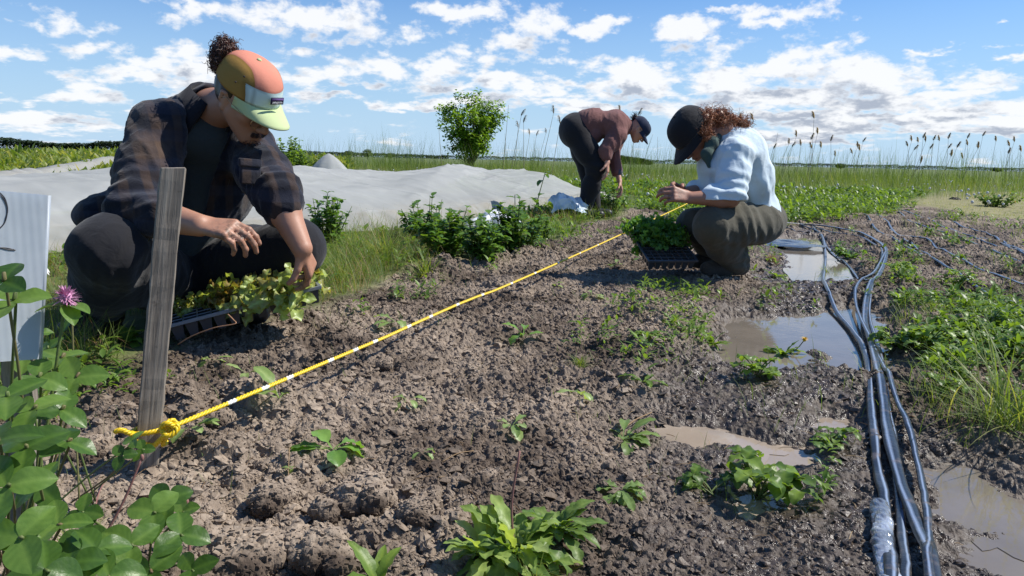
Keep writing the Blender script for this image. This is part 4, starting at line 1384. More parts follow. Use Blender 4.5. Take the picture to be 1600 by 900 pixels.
# ---- bent over at the far end of the bed
def person_three():
    Y = 7.8
    org = np.array([aty(920, 335, Y).x, Y, 0.0]); org[2] = gz(org[0], Y)
    J = dict(pel=A(905, 203, Y), mid=A(926, 192, Y), up=A(962, 196, Y), neck=A(982, 199, Y - .02),
             shN=A(964, 212, Y - 0.16), shF=A(966, 206, Y + 0.16), elN=A(946, 236, Y - 0.22), wrN=A(949, 254, Y - 0.26),
             elF=A(958, 242, Y + 0.06), wrF=A(968, 283, Y - 0.05), hipN=A(903, 212, Y - 0.10), hipF=A(905, 212, Y + 0.10),
             knN=A(932, 262, Y - 0.17), anN=A(915, 320, Y - 0.10), knF=A(918, 264, Y + 0.12), anF=A(928, 322, Y + 0.12))
    hc = A(1000, 202, Y - 0.04)
    Fh = frame(unit((0.55, -0.12, -0.83)), unit((0.80, -0.05, 0.55)))
    tor = frame(unit((0.15, -0.1, -1)), unit(J['up'] - J['pel']))
    B = Blob(0.03)
    B.chain([J['pel'], J['mid'], J['up']], [0.11, 0.10, 0.10], .05); B.cap(tuple(J['up']), tuple(J['neck']), 0.08, 0.05); B.cap(tuple(J['neck']), tuple(hc + Fh @ np.array([-0.03, 0, -0.05])), 0.05, 0.05)
    for q in 'NF':
        B.cap(tuple(J['sh' + q]), tuple(J['up']), 0.045, 0.07)
        B.chain([J['sh' + q], J['el' + q], J['wr' + q]], [0.045, 0.036, 0.026], 0.02)
        B.chain([J['hip' + q], J['kn' + q], J['an' + q]], [0.08, 0.055, 0.04], 0.03)
    hand_prims(B, tuple(J['wrF']), unit((0.25, -0.1, -0.9)), (-0.9, 0, -0.3), 1, curl=(0.5, 0.5, 0.6, 0.7), s=1.0)
    hand_prims(B, tuple(J['wrN']), unit((0.05, -0.1, -0.9)), (-0.9, 0.3, -0.1), 1, curl=(0.4, 0.4, 0.5, 0.6), s=1.0)
    p = head_prims(B, hc, Fh, 1.0)
    root = blob_obj('person', B, SKIN2, 0.0075, origin=org); root.location = org
    add_dirt(root, [(J['wrF'] - org, 0.01)])
    root['label'] = 'person standing bent double in maroon shirt and navy cap at the far end'
    root['category'] = 'person'
    def shift(o):
        co = np.empty(len(o.data.vertices) * 3, np.float32); o.data.vertices.foreach_get('co', co); o.data.vertices.foreach_set('co', (co.reshape(-1, 3) - org).astype(np.float32).ravel())
        return o
    def bo(name, B_, mats, h, disp=None, **k):
        o = blob_obj(name, B_, mats, h, disp, origin=org, **k); o.parent = root; return o
    S = Blob(0.06)
    S.ell(J['mid'] + np.array([-.02, 0, 0.0]), (0.150, 0.185, 0.17), tor); S.ell(J['up'] + np.array([-.03, 0, 0.0]), (0.145, 0.20, 0.16), tor)
    S.ell(A(912, 196, Y), (0.10, 0.17, 0.13))
    S.ell(A(925, 212, Y - .02), (0.09, 0.15, 0.09))
    S.cap(tuple(J['up']), tuple(J['neck']), 0.12, 0.065)
    for q in 'NF':
        sh, el, wr = J['sh' + q], J['el' + q], J['wr' + q]
        S.cap(tuple(sh), tuple(J['up']), 0.085, 0.11); S.chain([sh, (sh + el) / 2, el], [0.085, 0.078, 0.070], .03)
        c = el + (wr - el) * (0.45 if q == 'N' else 0.62)
        S.chain([el, c], [0.070, 0.058], .03)
    S.cuts.append(lambda Pp, d: np.maximum(d, (A(893, 200, Y)[0] + 0.28 * (A(893, 180, Y)[2] - Pp[:, 2])) - Pp[:, 0]))
    bo('shirt', S, MAROON, 0.011, lambda Pn, N: crumple(Pn, 14, 62, 0.012, (1.6, 1, 0.4)))
    Cf = Blob(0.01); el, wr = J['elF'], J['wrF']; c = el + (wr - el) * 0.60
    Cf.cap(tuple(c - (wr - el) * .14), tuple(c + (wr - el) * .03), 0.060, 0.058); bo('cuff', Cf, GREYCUFF, 0.008)
    T = Blob(0.06)
    T.ell(J['pel'] + np.array([-0.03, 0, 0.0]), (0.165, 0.185, 0.17)); T.ell(A(895, 205, Y), (0.12, 0.17, 0.15))
    for q in 'NF':
        h_, k_, a_ = J['hip' + q], J['kn' + q], J['an' + q]
        T.chain([h_, (h_ + k_) / 2, k_], [0.130, 0.115, 0.088]); T.chain([k_, (k_ + a_) / 2, a_], [0.088, 0.084, 0.072])
    bo('trousers', T, BLACKTROU, 0.012, lambda Pn, N: 0.004 * snoise(Pn, 24, 72) + folds(Pn, (0.4, 0, 1), J['knN'], 0.13, 80, 0.008, 73))
    for q in 'NF':
        a_ = J['an' + q]; g = gz(a_[0], a_[1]); Bt = Blob(0.03)
        heel = np.array([a_[0] - 0.03, a_[1], g + 0.055]); tp = heel + np.array([0.18, -0.03, -0.01])
        Bt.cap(tuple(a_), tuple(heel), 0.055, 0.048); Bt.chain([heel, tp], [0.048, 0.04])
        Bt.cuts.append(lambda Pp, d, g=g: np.maximum(d, g + 0.003 - Pp[:, 2]))
        bo('boot', Bt, BOOTBLK, 0.012)
    o = shift(curly_hair('curly_bun', HAIR_DARK, None, [(A(993, 184, Y), 0.040), (A(990, 192, Y), 0.035), (A(996, 200, Y), .03)], n=320, curl_r=0.009, strand_r=0.002, length=0.035, turns=1.6, seed=29, seg=16)); o.parent = root
    before = set(COL.objects)
    co_, cp, cM = cap_mesh('cap', None, hc, Fh, 1.03, R(0), [NAVY], None, NAVY, rim_u=0.010, h=0.092, visor_len=0.072, visor_drop=0.02)
    for o in [o for o in COL.objects if o not in before]: shift(o)
    co_.parent = root
    before = set(COL.objects)
    face_parts(root, p, Fh, 1.0, HAIR_DARK)
    g = MB()
    for q in (1, -1):
        g.tube([p(0.104, q * 0.034 + 0.024 * math.cos(a), -0.016 + 0.019 * math.sin(a)) for a in np.linspace(0, 6.283, 17)], 0.0018, 5)
        g.tube([p(0.100, q * 0.058, -0.008), p(0.0, q * 0.082, -0.006)], 0.0018, 5)
    go = g.build('spectacles', BLACKCLOTH, root)
    for o in COL.objects:
        if o not in before: shift(o)
    return root

P1 = person_one()
P2 = person_two()
P3 = person_three()
# ------------------------------------------------------------------ leaf engine
def leaf_mat(name, cols, rough=0.5, trans=0.35, spec=0.4, veins=True, yellow=(0.35, 0.42, 0.05)):
    m, nt, out = mat(name)
    tc = nt.n('ShaderNodeTexCoord').outputs['Object']
    t = nt.attr('tint', 'Fac')
    n = len(cols)
    c = nt.ramp(t, [((i + 0.0) / max(1, n - 1), cols[i]) for i in range(n)])
    c = nt.mix(nt.mapr(nt.noise(tc, 60, 3, 0.6), 0.3, 0.75, 0.0, 0.35), c, nt.vmath('MULTIPLY', c, (1.5, 1.35, 1.2)))
    p = nt.n('ShaderNodeBsdfPrincipled')
    nt.set(p.inputs['Base Color'], c); p.inputs['Roughness'].default_value = rough; p.inputs['Specular IOR Level'].default_value = spec
    nt.set(p.inputs['Normal'], nt.bump(nt.noise(tc, 160, 3, 0.6), 0.25, 0.002))
    tr = nt.n('ShaderNodeBsdfTranslucent'); nt.set(tr.inputs[0], nt.vmath('MULTIPLY', c, (1.9, 1.8, 0.7)))
    mx = nt.n('ShaderNodeMixShader'); mx.inputs[0].default_value = trans
    nt.t.links.new(p.outputs[0], mx.inputs[1]); nt.t.links.new(tr.outputs[0], mx.inputs[2]); nt.t.links.new(mx.outputs[0], out.inputs[0])
    return m

L_GRASS = leaf_mat('grass blades', [(0.045, 0.077, 0.015), (0.096, 0.160, 0.026), (0.166, 0.230, 0.045), (0.384, 0.333, 0.154)], 0.5, 0.4)
L_FIELD = leaf_mat('field grass', [(0.045, 0.083, 0.015), (0.102, 0.166, 0.028), (0.192, 0.243, 0.051), (0.435, 0.384, 0.205)], 0.55, 0.4)
L_WEED = leaf_mat('weed leaf', [(0.058, 0.109, 0.020), (0.109, 0.192, 0.031), (0.192, 0.294, 0.045)], 0.42, 0.4)
L_DARK = leaf_mat('deep green leaf', [(0.050, 0.11, 0.020), (0.095, 0.19, 0.032), (0.17, 0.29, 0.05)], 0.36, 0.33)
L_CLOVER = leaf_mat('clover leaf', [(0.030, 0.075, 0.018), (0.075, 0.155, 0.030), (0.16, 0.27, 0.06)], 0.36, 0.42)
L_LETT = leaf_mat('oakleaf lettuce', [(0.22, 0.09, 0.045), (0.24, 0.20, 0.06), (0.30, 0.38, 0.10), (0.42, 0.54, 0.20)], 0.38, 0.35, 0.5)
L_SPOON = leaf_mat('spoon-leaf seedling', [(0.064, 0.154, 0.032), (0.115, 0.243, 0.045), (0.192, 0.346, 0.077)], 0.38, 0.38)
L_WILT = leaf_mat('wilted seedling', [(0.12, 0.19, 0.05), (0.20, 0.30, 0.09), (0.34, 0.44, 0.18)], 0.42, 0.35)
L_TREE = leaf_mat('young tree leaves', [(0.060, 0.12, 0.015), (0.14, 0.25, 0.028), (0.25, 0.38, 0.045)], 0.45, 0.45)
L_DRY = leaf_mat('dry straw', [(0.13, 0.08, 0.04), (0.26, 0.17, 0.09), (0.40, 0.30, 0.17)], 0.8, 0.2)
L_PLUME = leaf_mat('reed plume', [(0.17, 0.12, 0.08), (0.32, 0.24, 0.165), (0.50, 0.41, 0.30)], 0.9, 0.3)
M_STEM = leaf_mat('green stem', [(0.08, 0.11, 0.03), (0.12, 0.17, 0.05), (0.17, 0.10, 0.06)], 0.55, 0.1)
M_REEDSTEM = simple_mat('dry reed stem', (0.26, 0.215, 0.12), 0.8, 0.15)
M_BARK = simple_mat('grey bark', (0.13, 0.105, 0.08), 0.9, 0.3, 30, 0.6, 60, bdist=0.02)

def prof(shape, t):
    if shape == 'ovate': return np.sin(np.pi * np.clip(t, 0, 1) ** 0.85) ** 0.8
    if shape == 'blade': return (1 - t) ** 0.6 * (0.55 + 0.45 * np.minimum(1, t * 4))
    if shape == 'spoon': return 0.10 + 0.90 * np.clip(np.sin(np.pi * np.clip((t - 0.28) / 0.74, 0, 1) ** 1.0), 0, 1) ** 0.7 * (t > 0.25) * (t < 0.999)
    if shape == 'oak': return (0.16 + np.sin(np.pi * t ** 1.35) ** 0.7 * (0.85 + 0.17 * np.sin(t * 21))) * (t < 0.999)
    if shape == 'dandelion': return (0.12 + np.sin(np.pi * t ** 1.5) ** 0.8 * (0.72 + 0.38 * (((t * 5.5) % 1)))) * (t < 0.999)
    if shape == 'heart': return np.clip(np.sin(np.pi * t ** 0.7), 0, 1) ** 0.6
    return 1 - t

def leaves(mb, base, d, up, L, W, droop, shape='ovate', nt=5, nu=3, fold=0.22, ruffle=0.0, rfreq=14, tint=None, m=0, rg=None, twist=0.0):
    base = np.atleast_2d(base); N = len(base)
    rg = rg or RNG
    d = np.broadcast_to(d, (N, 3)).astype(float).copy(); d /= np.linalg.norm(d, axis=1)[:, None] + 1e-9
    up = np.broadcast_to(up, (N, 3)).astype(float)
    side = np.cross(d, up); side /= np.linalg.norm(side, axis=1)[:, None] + 1e-9
    nr = np.cross(side, d)
    L = np.broadcast_to(L, (N,)); W = np.broadcast_to(W, (N,)); dr = np.broadcast_to(droop, (N,)) + 1e-3
    t = np.linspace(0, 1, nt); u = np.linspace(-1, 1, nu)
    w = prof(shape, t)
    al = (L[:, None] * np.sin(dr[:, None] * t) / dr[:, None]); dn = -(L[:, None] * (1 - np.cos(dr[:, None] * t)) / dr[:, None])
    ph = rg.uniform(0, 6.28, N)
    uu = u[None, None, :]; ww = w[None, :, None] * W[:, None, None] * 0.5
    lat = uu * ww
    hgt = np.abs(uu) * ww * fold + ruffle * ww * np.abs(uu) * np.sin(t[None, :, None] * rfreq + ph[:, None, None] + uu * 1.5)
    # the surface normal turns with the droop
    cs = np.cos(dr[:, None] * t); sn = np.sin(dr[:, None] * t)
    P = base[:, None, None, :] + (al[:, :, None] + hgt * sn[:, :, None])[..., None] * d[:, None, None, :] \
        + (dn[:, :, None] + hgt * cs[:, :, None])[..., None] * nr[:, None, None, :] + lat[..., None] * side[:, None, None, :]
    K = nt * nu
    i = np.arange(nt - 1)[:, None] * nu; j = np.arange(nu - 1)[None]
    q = np.stack([i + j, i + j + 1, i + nu + j + 1, i + nu + j], -1).reshape(-1, 4)
    Q = (q[None] + (np.arange(N) * K)[:, None, None]).reshape(-1, 4)
    if tint is None: tint = rg.uniform(0.1, 0.9, N)
    tint = np.broadcast_to(tint, (N,))
    tv = np.repeat(tint, K).reshape(N, nt, nu)
    if nu >= 5:    # paler midrib, faint side veins
        tv = tv + 0.30 * (np.abs(uu) < 0.05) + 0.07 * np.sin(t[None, :, None] * 34 - np.abs(uu) * 7) - 0.04
    mb.add(P.reshape(-1, 3), q=Q, m=m, a=np.clip(tv, 0, 1).ravel())

def rdir(n, rg, up_lo=0.1, up_hi=1.0):
    a = rg.uniform(0, 2 * np.pi, n); e = rg.uniform(up_lo, up_hi, n)
    return np.stack([np.cos(a) * np.cos(e), np.sin(a) * np.cos(e), np.sin(e)], 1)

UP = np.array([0, 0, 1.0])

def th_z(x, y):
    return terrain(np.asarray(x, float), np.asarray(y, float))[0]

# ------------------------------------------------------------------ wood, stake, rope, sign
m, nt, out = mat('weathered wood')
tc = nt.n('ShaderNodeTexCoord').outputs['Object']
g = nt.noise(nt.vmath('MULTIPLY', tc, (90, 90, 3.5)), 1.0, 6, 0.65, 0.4)
c = nt.ramp(g, [(0.3, (0.085, 0.070, 0.055)), (0.48, (0.20, 0.168, 0.135)), (0.7, (0.34, 0.295, 0.24))])
c = nt.mix(nt.mapr(nt.noise(tc, 45, 4, 0.7), 0.62, 0.72, 0, 0.6), c, (0.05, 0.04, 0.03))
principled(nt, out, **{'Base Color': c, 'Roughness': 0.88, 'Normal': nt.bump(g, 0.7, 0.004)})
M_WOOD = m

def stake_mesh(name, base, top, w, d, yaw, mt, label, cat, seed=1, parent=None):
    base = np.array(base); top = np.array(top); ax = top - base; L = np.linalg.norm(ax); ax /= L
    fx = np.array([math.cos(yaw), math.sin(yaw), 0]); fy = np.cross(ax, fx); fy /= np.linalg.norm(fy); fx = np.cross(fy, ax)
    M = np.stack([fx, fy, ax], 1)
    n = 28; V = []; rg = np.random.default_rng(seed)
    ring = []
    c = 0.0022
    sh = [(-w / 2 + c, -d / 2), (w / 2 - c, -d / 2), (w / 2, -d / 2 + c), (w / 2, d / 2 - c), (w / 2 - c, d / 2), (-w / 2 + c, d / 2), (-w / 2, d / 2 - c), (-w / 2, -d / 2 + c)]
    jit = np.cumsum(rg.normal(size=(n + 1, 2)) * 0.0005, axis=0)
    for i in range(n + 1):
        z = i / n * L
        for k, (x, y) in enumerate(sh):
            e = rg.normal() * 0.0005
            zz = z + (0.006 * (x / w) + 0.004 * rg.normal() * (i == n) * 0.4 if i == n else 0)
            V.append((x + jit[i, 0] + e, y + jit[i, 1] + e, zz))
    Q = [(i * 8 + k, i * 8 + (k + 1) % 8, (i + 1) * 8 + (k + 1) % 8, (i + 1) * 8 + k) for i in range(n) for k in range(8)]
    T = []
    V.append((0, 0, 0)); V.append((jit[n, 0], jit[n, 1], L + 0.001))
    T += [(len(V) - 2, (k + 1) % 8, k) for k in range(8)] + [(len(V) - 1, n * 8 + k, n * 8 + (k + 1) % 8) for k in range(8)]
    me = new_mesh(name, np.array(V), [np.array(Q), np.array(T)], [mt], smooth=False)
    o = link(name, me, parent)
    Mx = Matrix([[*M[0], base[0]], [*M[1], base[1]], [*M[2], base[2]], [0, 0, 0, 1]])
    o.matrix_world = Mx
    if label: tag(o, label, cat)
    return o

sb = gpt(229, 718)
SB = np.array(sb); SBY = SB[1]
st_top = A(270, 263, SBY + 0.02)
stake = stake_mesh('wooden_stake', SB - (st_top - SB) * 0.10, st_top, 0.041, 0.020, R(24), M_WOOD, 'weathered grey wooden stake driven upright into the soil with yellow rope tied low', 'stake')

# rope: three-strand twist with white ticks
m, nt, out = mat('yellow polypropylene')
c = nt.mix(nt.attr('tint', 'Fac'), (0.72, 0.50, 0.012), (0.80, 0.80, 0.76))
principled(nt, out, **{'Base Color': c, 'Roughness': 0.42, 'Specular IOR Level': 0.5, 'Subsurface Weight': 0.1, 'Subsurface Scale': 0.003})
M_ROPE = m
def twist_rope(mb, pts, r, pitch=0.022, strands=3, ticks=(), n=None, seg=None):
    P = np.array([tuple(p) for p in pts], float)
    D = np.concatenate([[0], np.cumsum(np.linalg.norm(np.diff(P, axis=0), axis=1))])
    L = D[-1]; seg = seg or int(L / 0.0035)
    s_ = np.linspace(0, L, max(8, seg))
    Q = np.stack([np.interp(s_, D, P[:, i]) for i in range(3)], 1)
    T = np.gradient(Q, axis=0); T /= np.linalg.norm(T, axis=1)[:, None]
    ref = np.array([0, 0, 1.0]) if abs(T[0, 2]) < 0.8 else np.array([1.0, 0, 0])
    sd = np.cross(T, ref); sd /= np.linalg.norm(sd, axis=1)[:, None]; uu = np.cross(sd, T)
    for k in range(strands):
        a = s_ / pitch * 2 * np.pi + k * 2 * np.pi / strands
        C = Q + (np.cos(a)[:, None] * sd + np.sin(a)[:, None] * uu) * r * 0.52
        n0 = mb.n
        mb.tube(C, r * 0.56, 6)
        arr = np.full(mb.n - n0, 0.0)
        sv = np.concatenate([np.repeat(s_, 6), [0, L]])
        for t0, w in ticks: arr[np.abs(sv - t0) < w] = 1.0
        mb.a[-1] = arr
kn = A(266, 668, SBY - 0.035)
rope_far = A(1107, 301, 10.0)
rp = []
for t in np.linspace(0, 1, 60):
    q = kn * (1 - t) + rope_far * t
    q = q.copy(); q[2] -= 0.030 * math.sin(math.pi * min(1, t * 1.0)) * (1 - 0.3 * t)
    q[0] += 0.006 * math.sin(t * 9)
    gq = gz(q[0], q[1]) + 0.058
    if t > 0.06: q[2] = max(q[2], gq - 0.008)
    rp.append(q)
end = rope_far.copy()
rp.append(end + np.array([0.15, 0.5, -0.03]))
mb = MB()
ticks = [(x, 0.011) for x in np.cumsum([0.16, 0.10, 0.085, 0.16, 0.11, 0.10, 0.19, 0.14, 0.2, 0.22, 0.3, .3, .35, .4, .4])]
twist_rope(mb, rp, 0.0046, 0.03, 3, ticks, seg=2200)
# wraps round the stake, knot and frayed tail
cx = SB + (st_top - SB) * 0.085
def around(z, a0, a1, tilt=0.0, n=24, r=0.030):
    return [cx + np.array([math.cos(a) * r * 0.98, math.sin(a) * r * 0.72, z + tilt * math.cos(a)]) for a in np.linspace(a0, a1, n)]
axy = (st_top - SB) / np.linalg.norm(st_top - SB)
w1 = around(0.012, -0.35, 2 * math.pi - 0.5, 0.004); w2 = around(-0.008, -0.3, 2 * math.pi - 0.9, -0.006)
twist_rope(mb, [kn] + w1 + [kn + np.array([0, 0, .004])], 0.0048, 0.02)
twist_rope(mb, [kn] + w2 + [kn + np.array([0, 0, -.004])], 0.0048, 0.02)
twist_rope(mb, bez([kn + np.array([.010, .0, .0]), kn + np.array([0.0, -.010, .012]), kn + np.array([-0.013, -.006, .0]), kn + np.array([0, -.012, -.012]), kn + np.array([.014, -.004, -.002]), kn + np.array([.004, .004, .012]), kn + np.array([-.01, -.01, .006])], 30), 0.0050, 0.02)
twist_rope(mb, bez([cx + np.array([-0.024, -0.010, .010]), A(205, 678, SBY - .03), A(190, 672, SBY - .04), A(179, 675, SBY - .04)], 16), 0.0050, 0.02)
rope = mb.build('rope', M_ROPE, origin=tuple(kn)); tag(rope, 'yellow rope with white ticks knotted to the stake and stretched along the bed', 'rope')

# plastic sign board on its post
m, nt, out = mat('corrugated plastic')
tc = nt.n('ShaderNodeTexCoord').outputs['Object']
c = nt.ramp(nt.noise(tc, 9, 4, 0.6), [(0.3, (0.42, 0.47, 0.52)), (0.7, (0.60, 0.64, 0.67))])
c = nt.mix(nt.mapr(nt.noise(tc, 60, 4, 0.7), 0.62, 0.75, 0, 0.35), c, (0.3, 0.28, 0.25))
wv = nt.n('ShaderNodeTexWave'); nt.set(wv.inputs[0], tc); wv.inputs['Scale'].default_value = 60; wv.bands_direction = 'X'
p = nt.n('ShaderNodeBsdfPrincipled'); nt.set(p.inputs['Base Color'], c); p.inputs['Roughness'].default_value = 0.4
nt.set(p.inputs['Normal'], nt.bump(wv.outputs['Fac'], 0.12, 0.002))
tr = nt.n('ShaderNodeBsdfTranslucent'); tr.inputs[0].default_value = (0.75, 0.78, 0.8, 1)
mx = nt.n('ShaderNodeMixShader'); mx.inputs[0].default_value = 0.35
nt.t.links.new(p.outputs[0], mx.inputs[1]); nt.t.links.new(tr.outputs[0], mx.inputs[2]); nt.t.links.new(mx.outputs[0], out.inputs[0])
M_SIGN = m
SY = 0.92
c0, c1, c2 = A(74, 305, SY), A(60, 560, SY - 0.02), A(-10, 287, SY - 0.045)
ex = unit(c2 - c0); ez = unit(c1 - c0); nY = unit(np.cross(ex, ez)); ex = np.cross(ez, nY) * 1.0
if ex[0] > 0: ex = -ex
Hh, Ww, Th = np.linalg.norm(c1 - c0), 0.26, 0.005
sroot = empty('sign', tuple(gpt(20, 900)), 'translucent corrugated plastic sign with black marker scrawl on a wooden post', 'sign')
so = np.array(sroot.location)
b = MB()
def sp_(u, v, w=0.0): return c0 + ex * u + ez * v + nY * w - so
nc = 52
for w in (0.0, Th):
    V = [sp_(Ww * i / nc, Hh * j / 6, w) for j in range(7) for i in range(nc + 1)]
    Q = [(j * (nc + 1) + i, j * (nc + 1) + i + 1, (j + 1) * (nc + 1) + i + 1, (j + 1) * (nc + 1) + i) for j in range(6) for i in range(nc)]
    b.add(V, q=Q)
for i in range(nc + 1):
    u = Ww * i / nc
    b.add([sp_(u, 0, 0.0002), sp_(u, Hh, 0.0002), sp_(u, Hh, Th - 0.0002), sp_(u, 0, Th - 0.0002)], q=[(0, 1, 2, 3)])
b.tube([sp_(0, 0, Th / 2), sp_(0, Hh, Th / 2)], 0.0032, 8)
b.build('board', M_SIGN, sroot)
INK = simple_mat('black marker', (0.02, 0.02, 0.025), 0.5, 0.2)
front = -0.0008 if (nY @ np.array([0, -1, 0])) < 0 else Th + 0.0008
for strokes in ([(2, 305), (10, 320), (11, 335), (6, 350), (-6, 362), (-14, 372)], [(0, 301), (8, 311), (12, 328), (8, 345)], [(-20, 383), (0, 387), (12, 390), (24, 391)], [(-10, 389), (6, 387), (22, 390)]):
    pts = []
    for (x, y) in strokes:
        d = np.array(ray(x, y)); o_ = np.array([0, 0, CAM_H])
        tt = ((c0 + nY * front - o_) @ nY) / (d @ nY)
        pts.append(o_ + d * tt - so)
    b = MB(); b.tube(bez(pts, 20), 0.0007, 5, flat=0.4, up=nY); b.build('marker_stroke', INK, sroot)
po = stake_mesh('post', A(38, 700, SY + 0.02) - (A(38, 560, SY + .02) - A(38, 700, SY + .02)) * 1.2 - so * 0, A(34, 400, SY + 0.02), 0.034, 0.018, R(10), M_WOOD, None, None, 5)
mwp = po.matrix_world.copy(); po.parent = sroot; po.matrix_world = mwp; po.matrix_local = Matrix.Translation(-Vector(so)) @ mwp

# ------------------------------------------------------------------ seed trays
M_TRAY = simple_mat('black tray plastic', (0.045, 0.05, 0.062), 0.32, 0.2, 30, 0.1, 300, spec=0.6)
M_TRAYG = simple_mat('lightened tray rim', (0.20, 0.215, 0.24), 0.35, 0.2, 30, 0.1, 300, spec=0.6)  # same black plastic, colour lightened to make up for shade on the rim
M_COMP = simple_mat('seedling compost', (0.028, 0.020, 0.014), 0.95, 0.6, 160, 0.8, 260, bdist=0.004)
def tray(origin, ex, ey, nx, ny, pitch, label, rimmat, depth=0.052):
    """origin: front left rim corner; ex along the near long side, ey away"""
    ex = unit(ex); ey = unit(np.array(ey) - ex * (np.array(ey) @ ex)); ez = np.cross(ex, ey)
    root = empty('seed_tray', tuple(origin), label, 'seed tray')
    def T(x, y, z): return ex * x + ey * y + ez * z
    Lx, Ly = nx * pitch + 0.016, ny * pitch + 0.016
    rim = MB()
    rw = 0.010
    M = np.stack([ex, ey, ez], 1)
    for (cx_, cy_, sx, sy) in ((Lx / 2, rw / 2, Lx, rw), (Lx / 2, Ly - rw / 2, Lx, rw), (rw / 2, Ly / 2, rw, Ly - 2 * rw - .001), (Lx - rw / 2, Ly / 2, rw, Ly - 2 * rw - .001)):
        rim.box(T(cx_, cy_, -0.005), (sx, sy, 0.010), rot=M)
    for i in range(1, nx): rim.box(T(0.008 + i * pitch, Ly / 2, -0.003), (0.0035, Ly - 2 * rw - .002, 0.003), rot=M)
    for j in range(1, ny): rim.box(T(Lx / 2, 0.008 + j * pitch, -0.0035), (Lx - 2 * rw - .002, 0.0035, 0.003), rot=M)
    o = rim.build('rim', rimmat, root, smooth=False); bv = o.modifiers.new('b', 'BEVEL'); bv.width = 0.0012; bv.segments = 2; bv.limit_method = 'ANGLE'
    cups = MB(); comp = MB()
    for i in range(nx):
        for j in range(ny):
            x0 = 0.008 + (i + .5) * pitch; y0 = 0.008 + (j + .5) * pitch
            a, c_ = pitch / 2 - 0.002, pitch / 2 - 0.0085
            V = [T(x0 + sx * a, y0 + sy * a, -0.010) for sx, sy in ((-1, -1), (1, -1), (1, 1), (-1, 1))] + [T(x0 + sx * c_, y0 + sy * c_, -depth) for sx, sy in ((-1, -1), (1, -1), (1, 1), (-1, 1))]
            cups.add(V, q=[(0, 1, 5, 4), (1, 2, 6, 5), (2, 3, 7, 6), (3, 0, 4, 7), (4, 5, 6, 7)])
            rz = RNG.uniform(-.003, .002)
            comp.add([T(x0 - a, y0 - a, -0.0065 + RNG.uniform(-.002, .001)), T(x0 + a, y0 - a, -0.0065), T(x0 + a, y0 + a, -0.0065 + rz), T(x0 - a, y0 + a, -0.0065), T(x0, y0, -0.004 + rz)], t=[(0, 1, 4), (1, 2, 4), (2, 3, 4), (3, 0, 4)])
    cups.build('cells', M_TRAY, root, smooth=False); comp.build('compost', M_COMP, root)
    def at(i, j): return np.array(origin) + T(0.008 + (i + .5) * pitch, 0.008 + (j + .5) * pitch, -0.004)
    return root, at, (ex, ey, ez)

t0 = A(258, 509, 2.10); t1 = A(502, 446, 2.26)
TR1, at1, fr1 = tray(t0, t1 - t0, (-0.32, 0.93, 0.05), 11, 6, (np.linalg.norm(t1 - t0) - 0.016) / 11, 'long black cell tray of oakleaf lettuce propped in front of the plaid-shirted person', M_TRAYG)
t0b = A(1013, 408, 3.50); t1b = A(1094, 407, 3.54)
back = A(1000, 352, 3.86)
TR3, at3, fr3 = tray(t0b, t1b - t0b, back - t0b, 7, 11, 0.0325, 'black cell tray half full of leafy greens tilted before the squatting person', M_TRAY)

def lettuce_mesh(seed, shape, n, L, W, mt):
    rg = np.random.default_rng(seed); b = MB()
    dd = rdir(n, rg, 0.35, 1.35)
    LL = L * rg.uniform(0.6, 1.15, n)
    leaves(b, np.zeros((n, 3)) + dd * 0.004, dd, UP, LL, W * rg.uniform(.7, 1.15, n), rg.uniform(0.5, 1.9, n), shape, nt=17, nu=5, fold=0.35, ruffle=0.7, rfreq=22, tint=np.clip(rg.uniform(0, 1) * 0.5 + rg.uniform(0, .6, n), 0, 1), rg=rg)
    v = np.concatenate(b.v)
    me = new_mesh('leaves', v, np.concatenate(b.q), [mt], attrs={'tint': np.concatenate(b.a)})
    return me
def stem_mesh(L=0.03):
    b = MB(); b.tube([(0, 0, -0.004), (0, 0, L * .5), (0.001, 0, L)], [0.0018, .0016, .001], 6)
    me = new_mesh('stem', np.concatenate(b.v), [np.concatenate(b.q), np.concatenate(b.t)], [M_STEM], attrs={'tint': np.concatenate(b.a)})
    return me
ST = stem_mesh()
lett = [lettuce_mesh(100 + i, 'oak', 8, 0.100, 0.042, L_LETT) for i in range(8)]
spoon = [lettuce_mesh(200 + i, 'spoon', 7, 0.085, 0.036, L_SPOON) for i in range(6)]
def plant_thing(name, meshes, loc, label, cat, group, tilt=(0, 0, 0), scale=1.0, stem=True, rg=RNG, pname='leaves'):
    r = empty(name, tuple(loc), label, cat, group)
    r.rotation_euler = tilt; r.scale = (scale,) * 3
    o = link(pname, meshes[int(rg.integers(len(meshes)))], r)
    if stem: link('stem', ST, r)
    return r
ORD = ['first', 'second', 'third', 'fourth', 'fifth', 'sixth', 'seventh', 'eighth', 'ninth', 'tenth', 'eleventh', 'twelfth', 'thirteenth', 'fourteenth']
rg = np.random.default_rng(77)
for i in range(11):
    for j in range(6):
        if i < 3 and j < 2: continue
        if i < 5 and j == 0: continue
        if i < 2 and j < 4 and rg.uniform() < 0.7: continue
        if rg.uniform() < 0.12: continue
        side = 1.0 if 4 <= i <= 9 else 0.6
        q = at1(i, j)
        front = j == 0
        tl = (rg.normal() * 0.35 + (0.65 if front and i > 3 else 0.15), rg.normal() * 0.3, rg.uniform(0, 6.28))
        if front and i > 5:
            tl = (0.8 + rg.normal() * .2, rg.normal() * .3, rg.normal() * .5)
        plant_thing('lettuce_seedling', lett, q, f'oakleaf lettuce seedling, {ORD[j]} row of the long tray, {ORD[i]} cell from the stake end', 'seedling', 'lettuce seedlings in the long tray', tl, side * rg.uniform(0.75, 1.15), rg=rg)
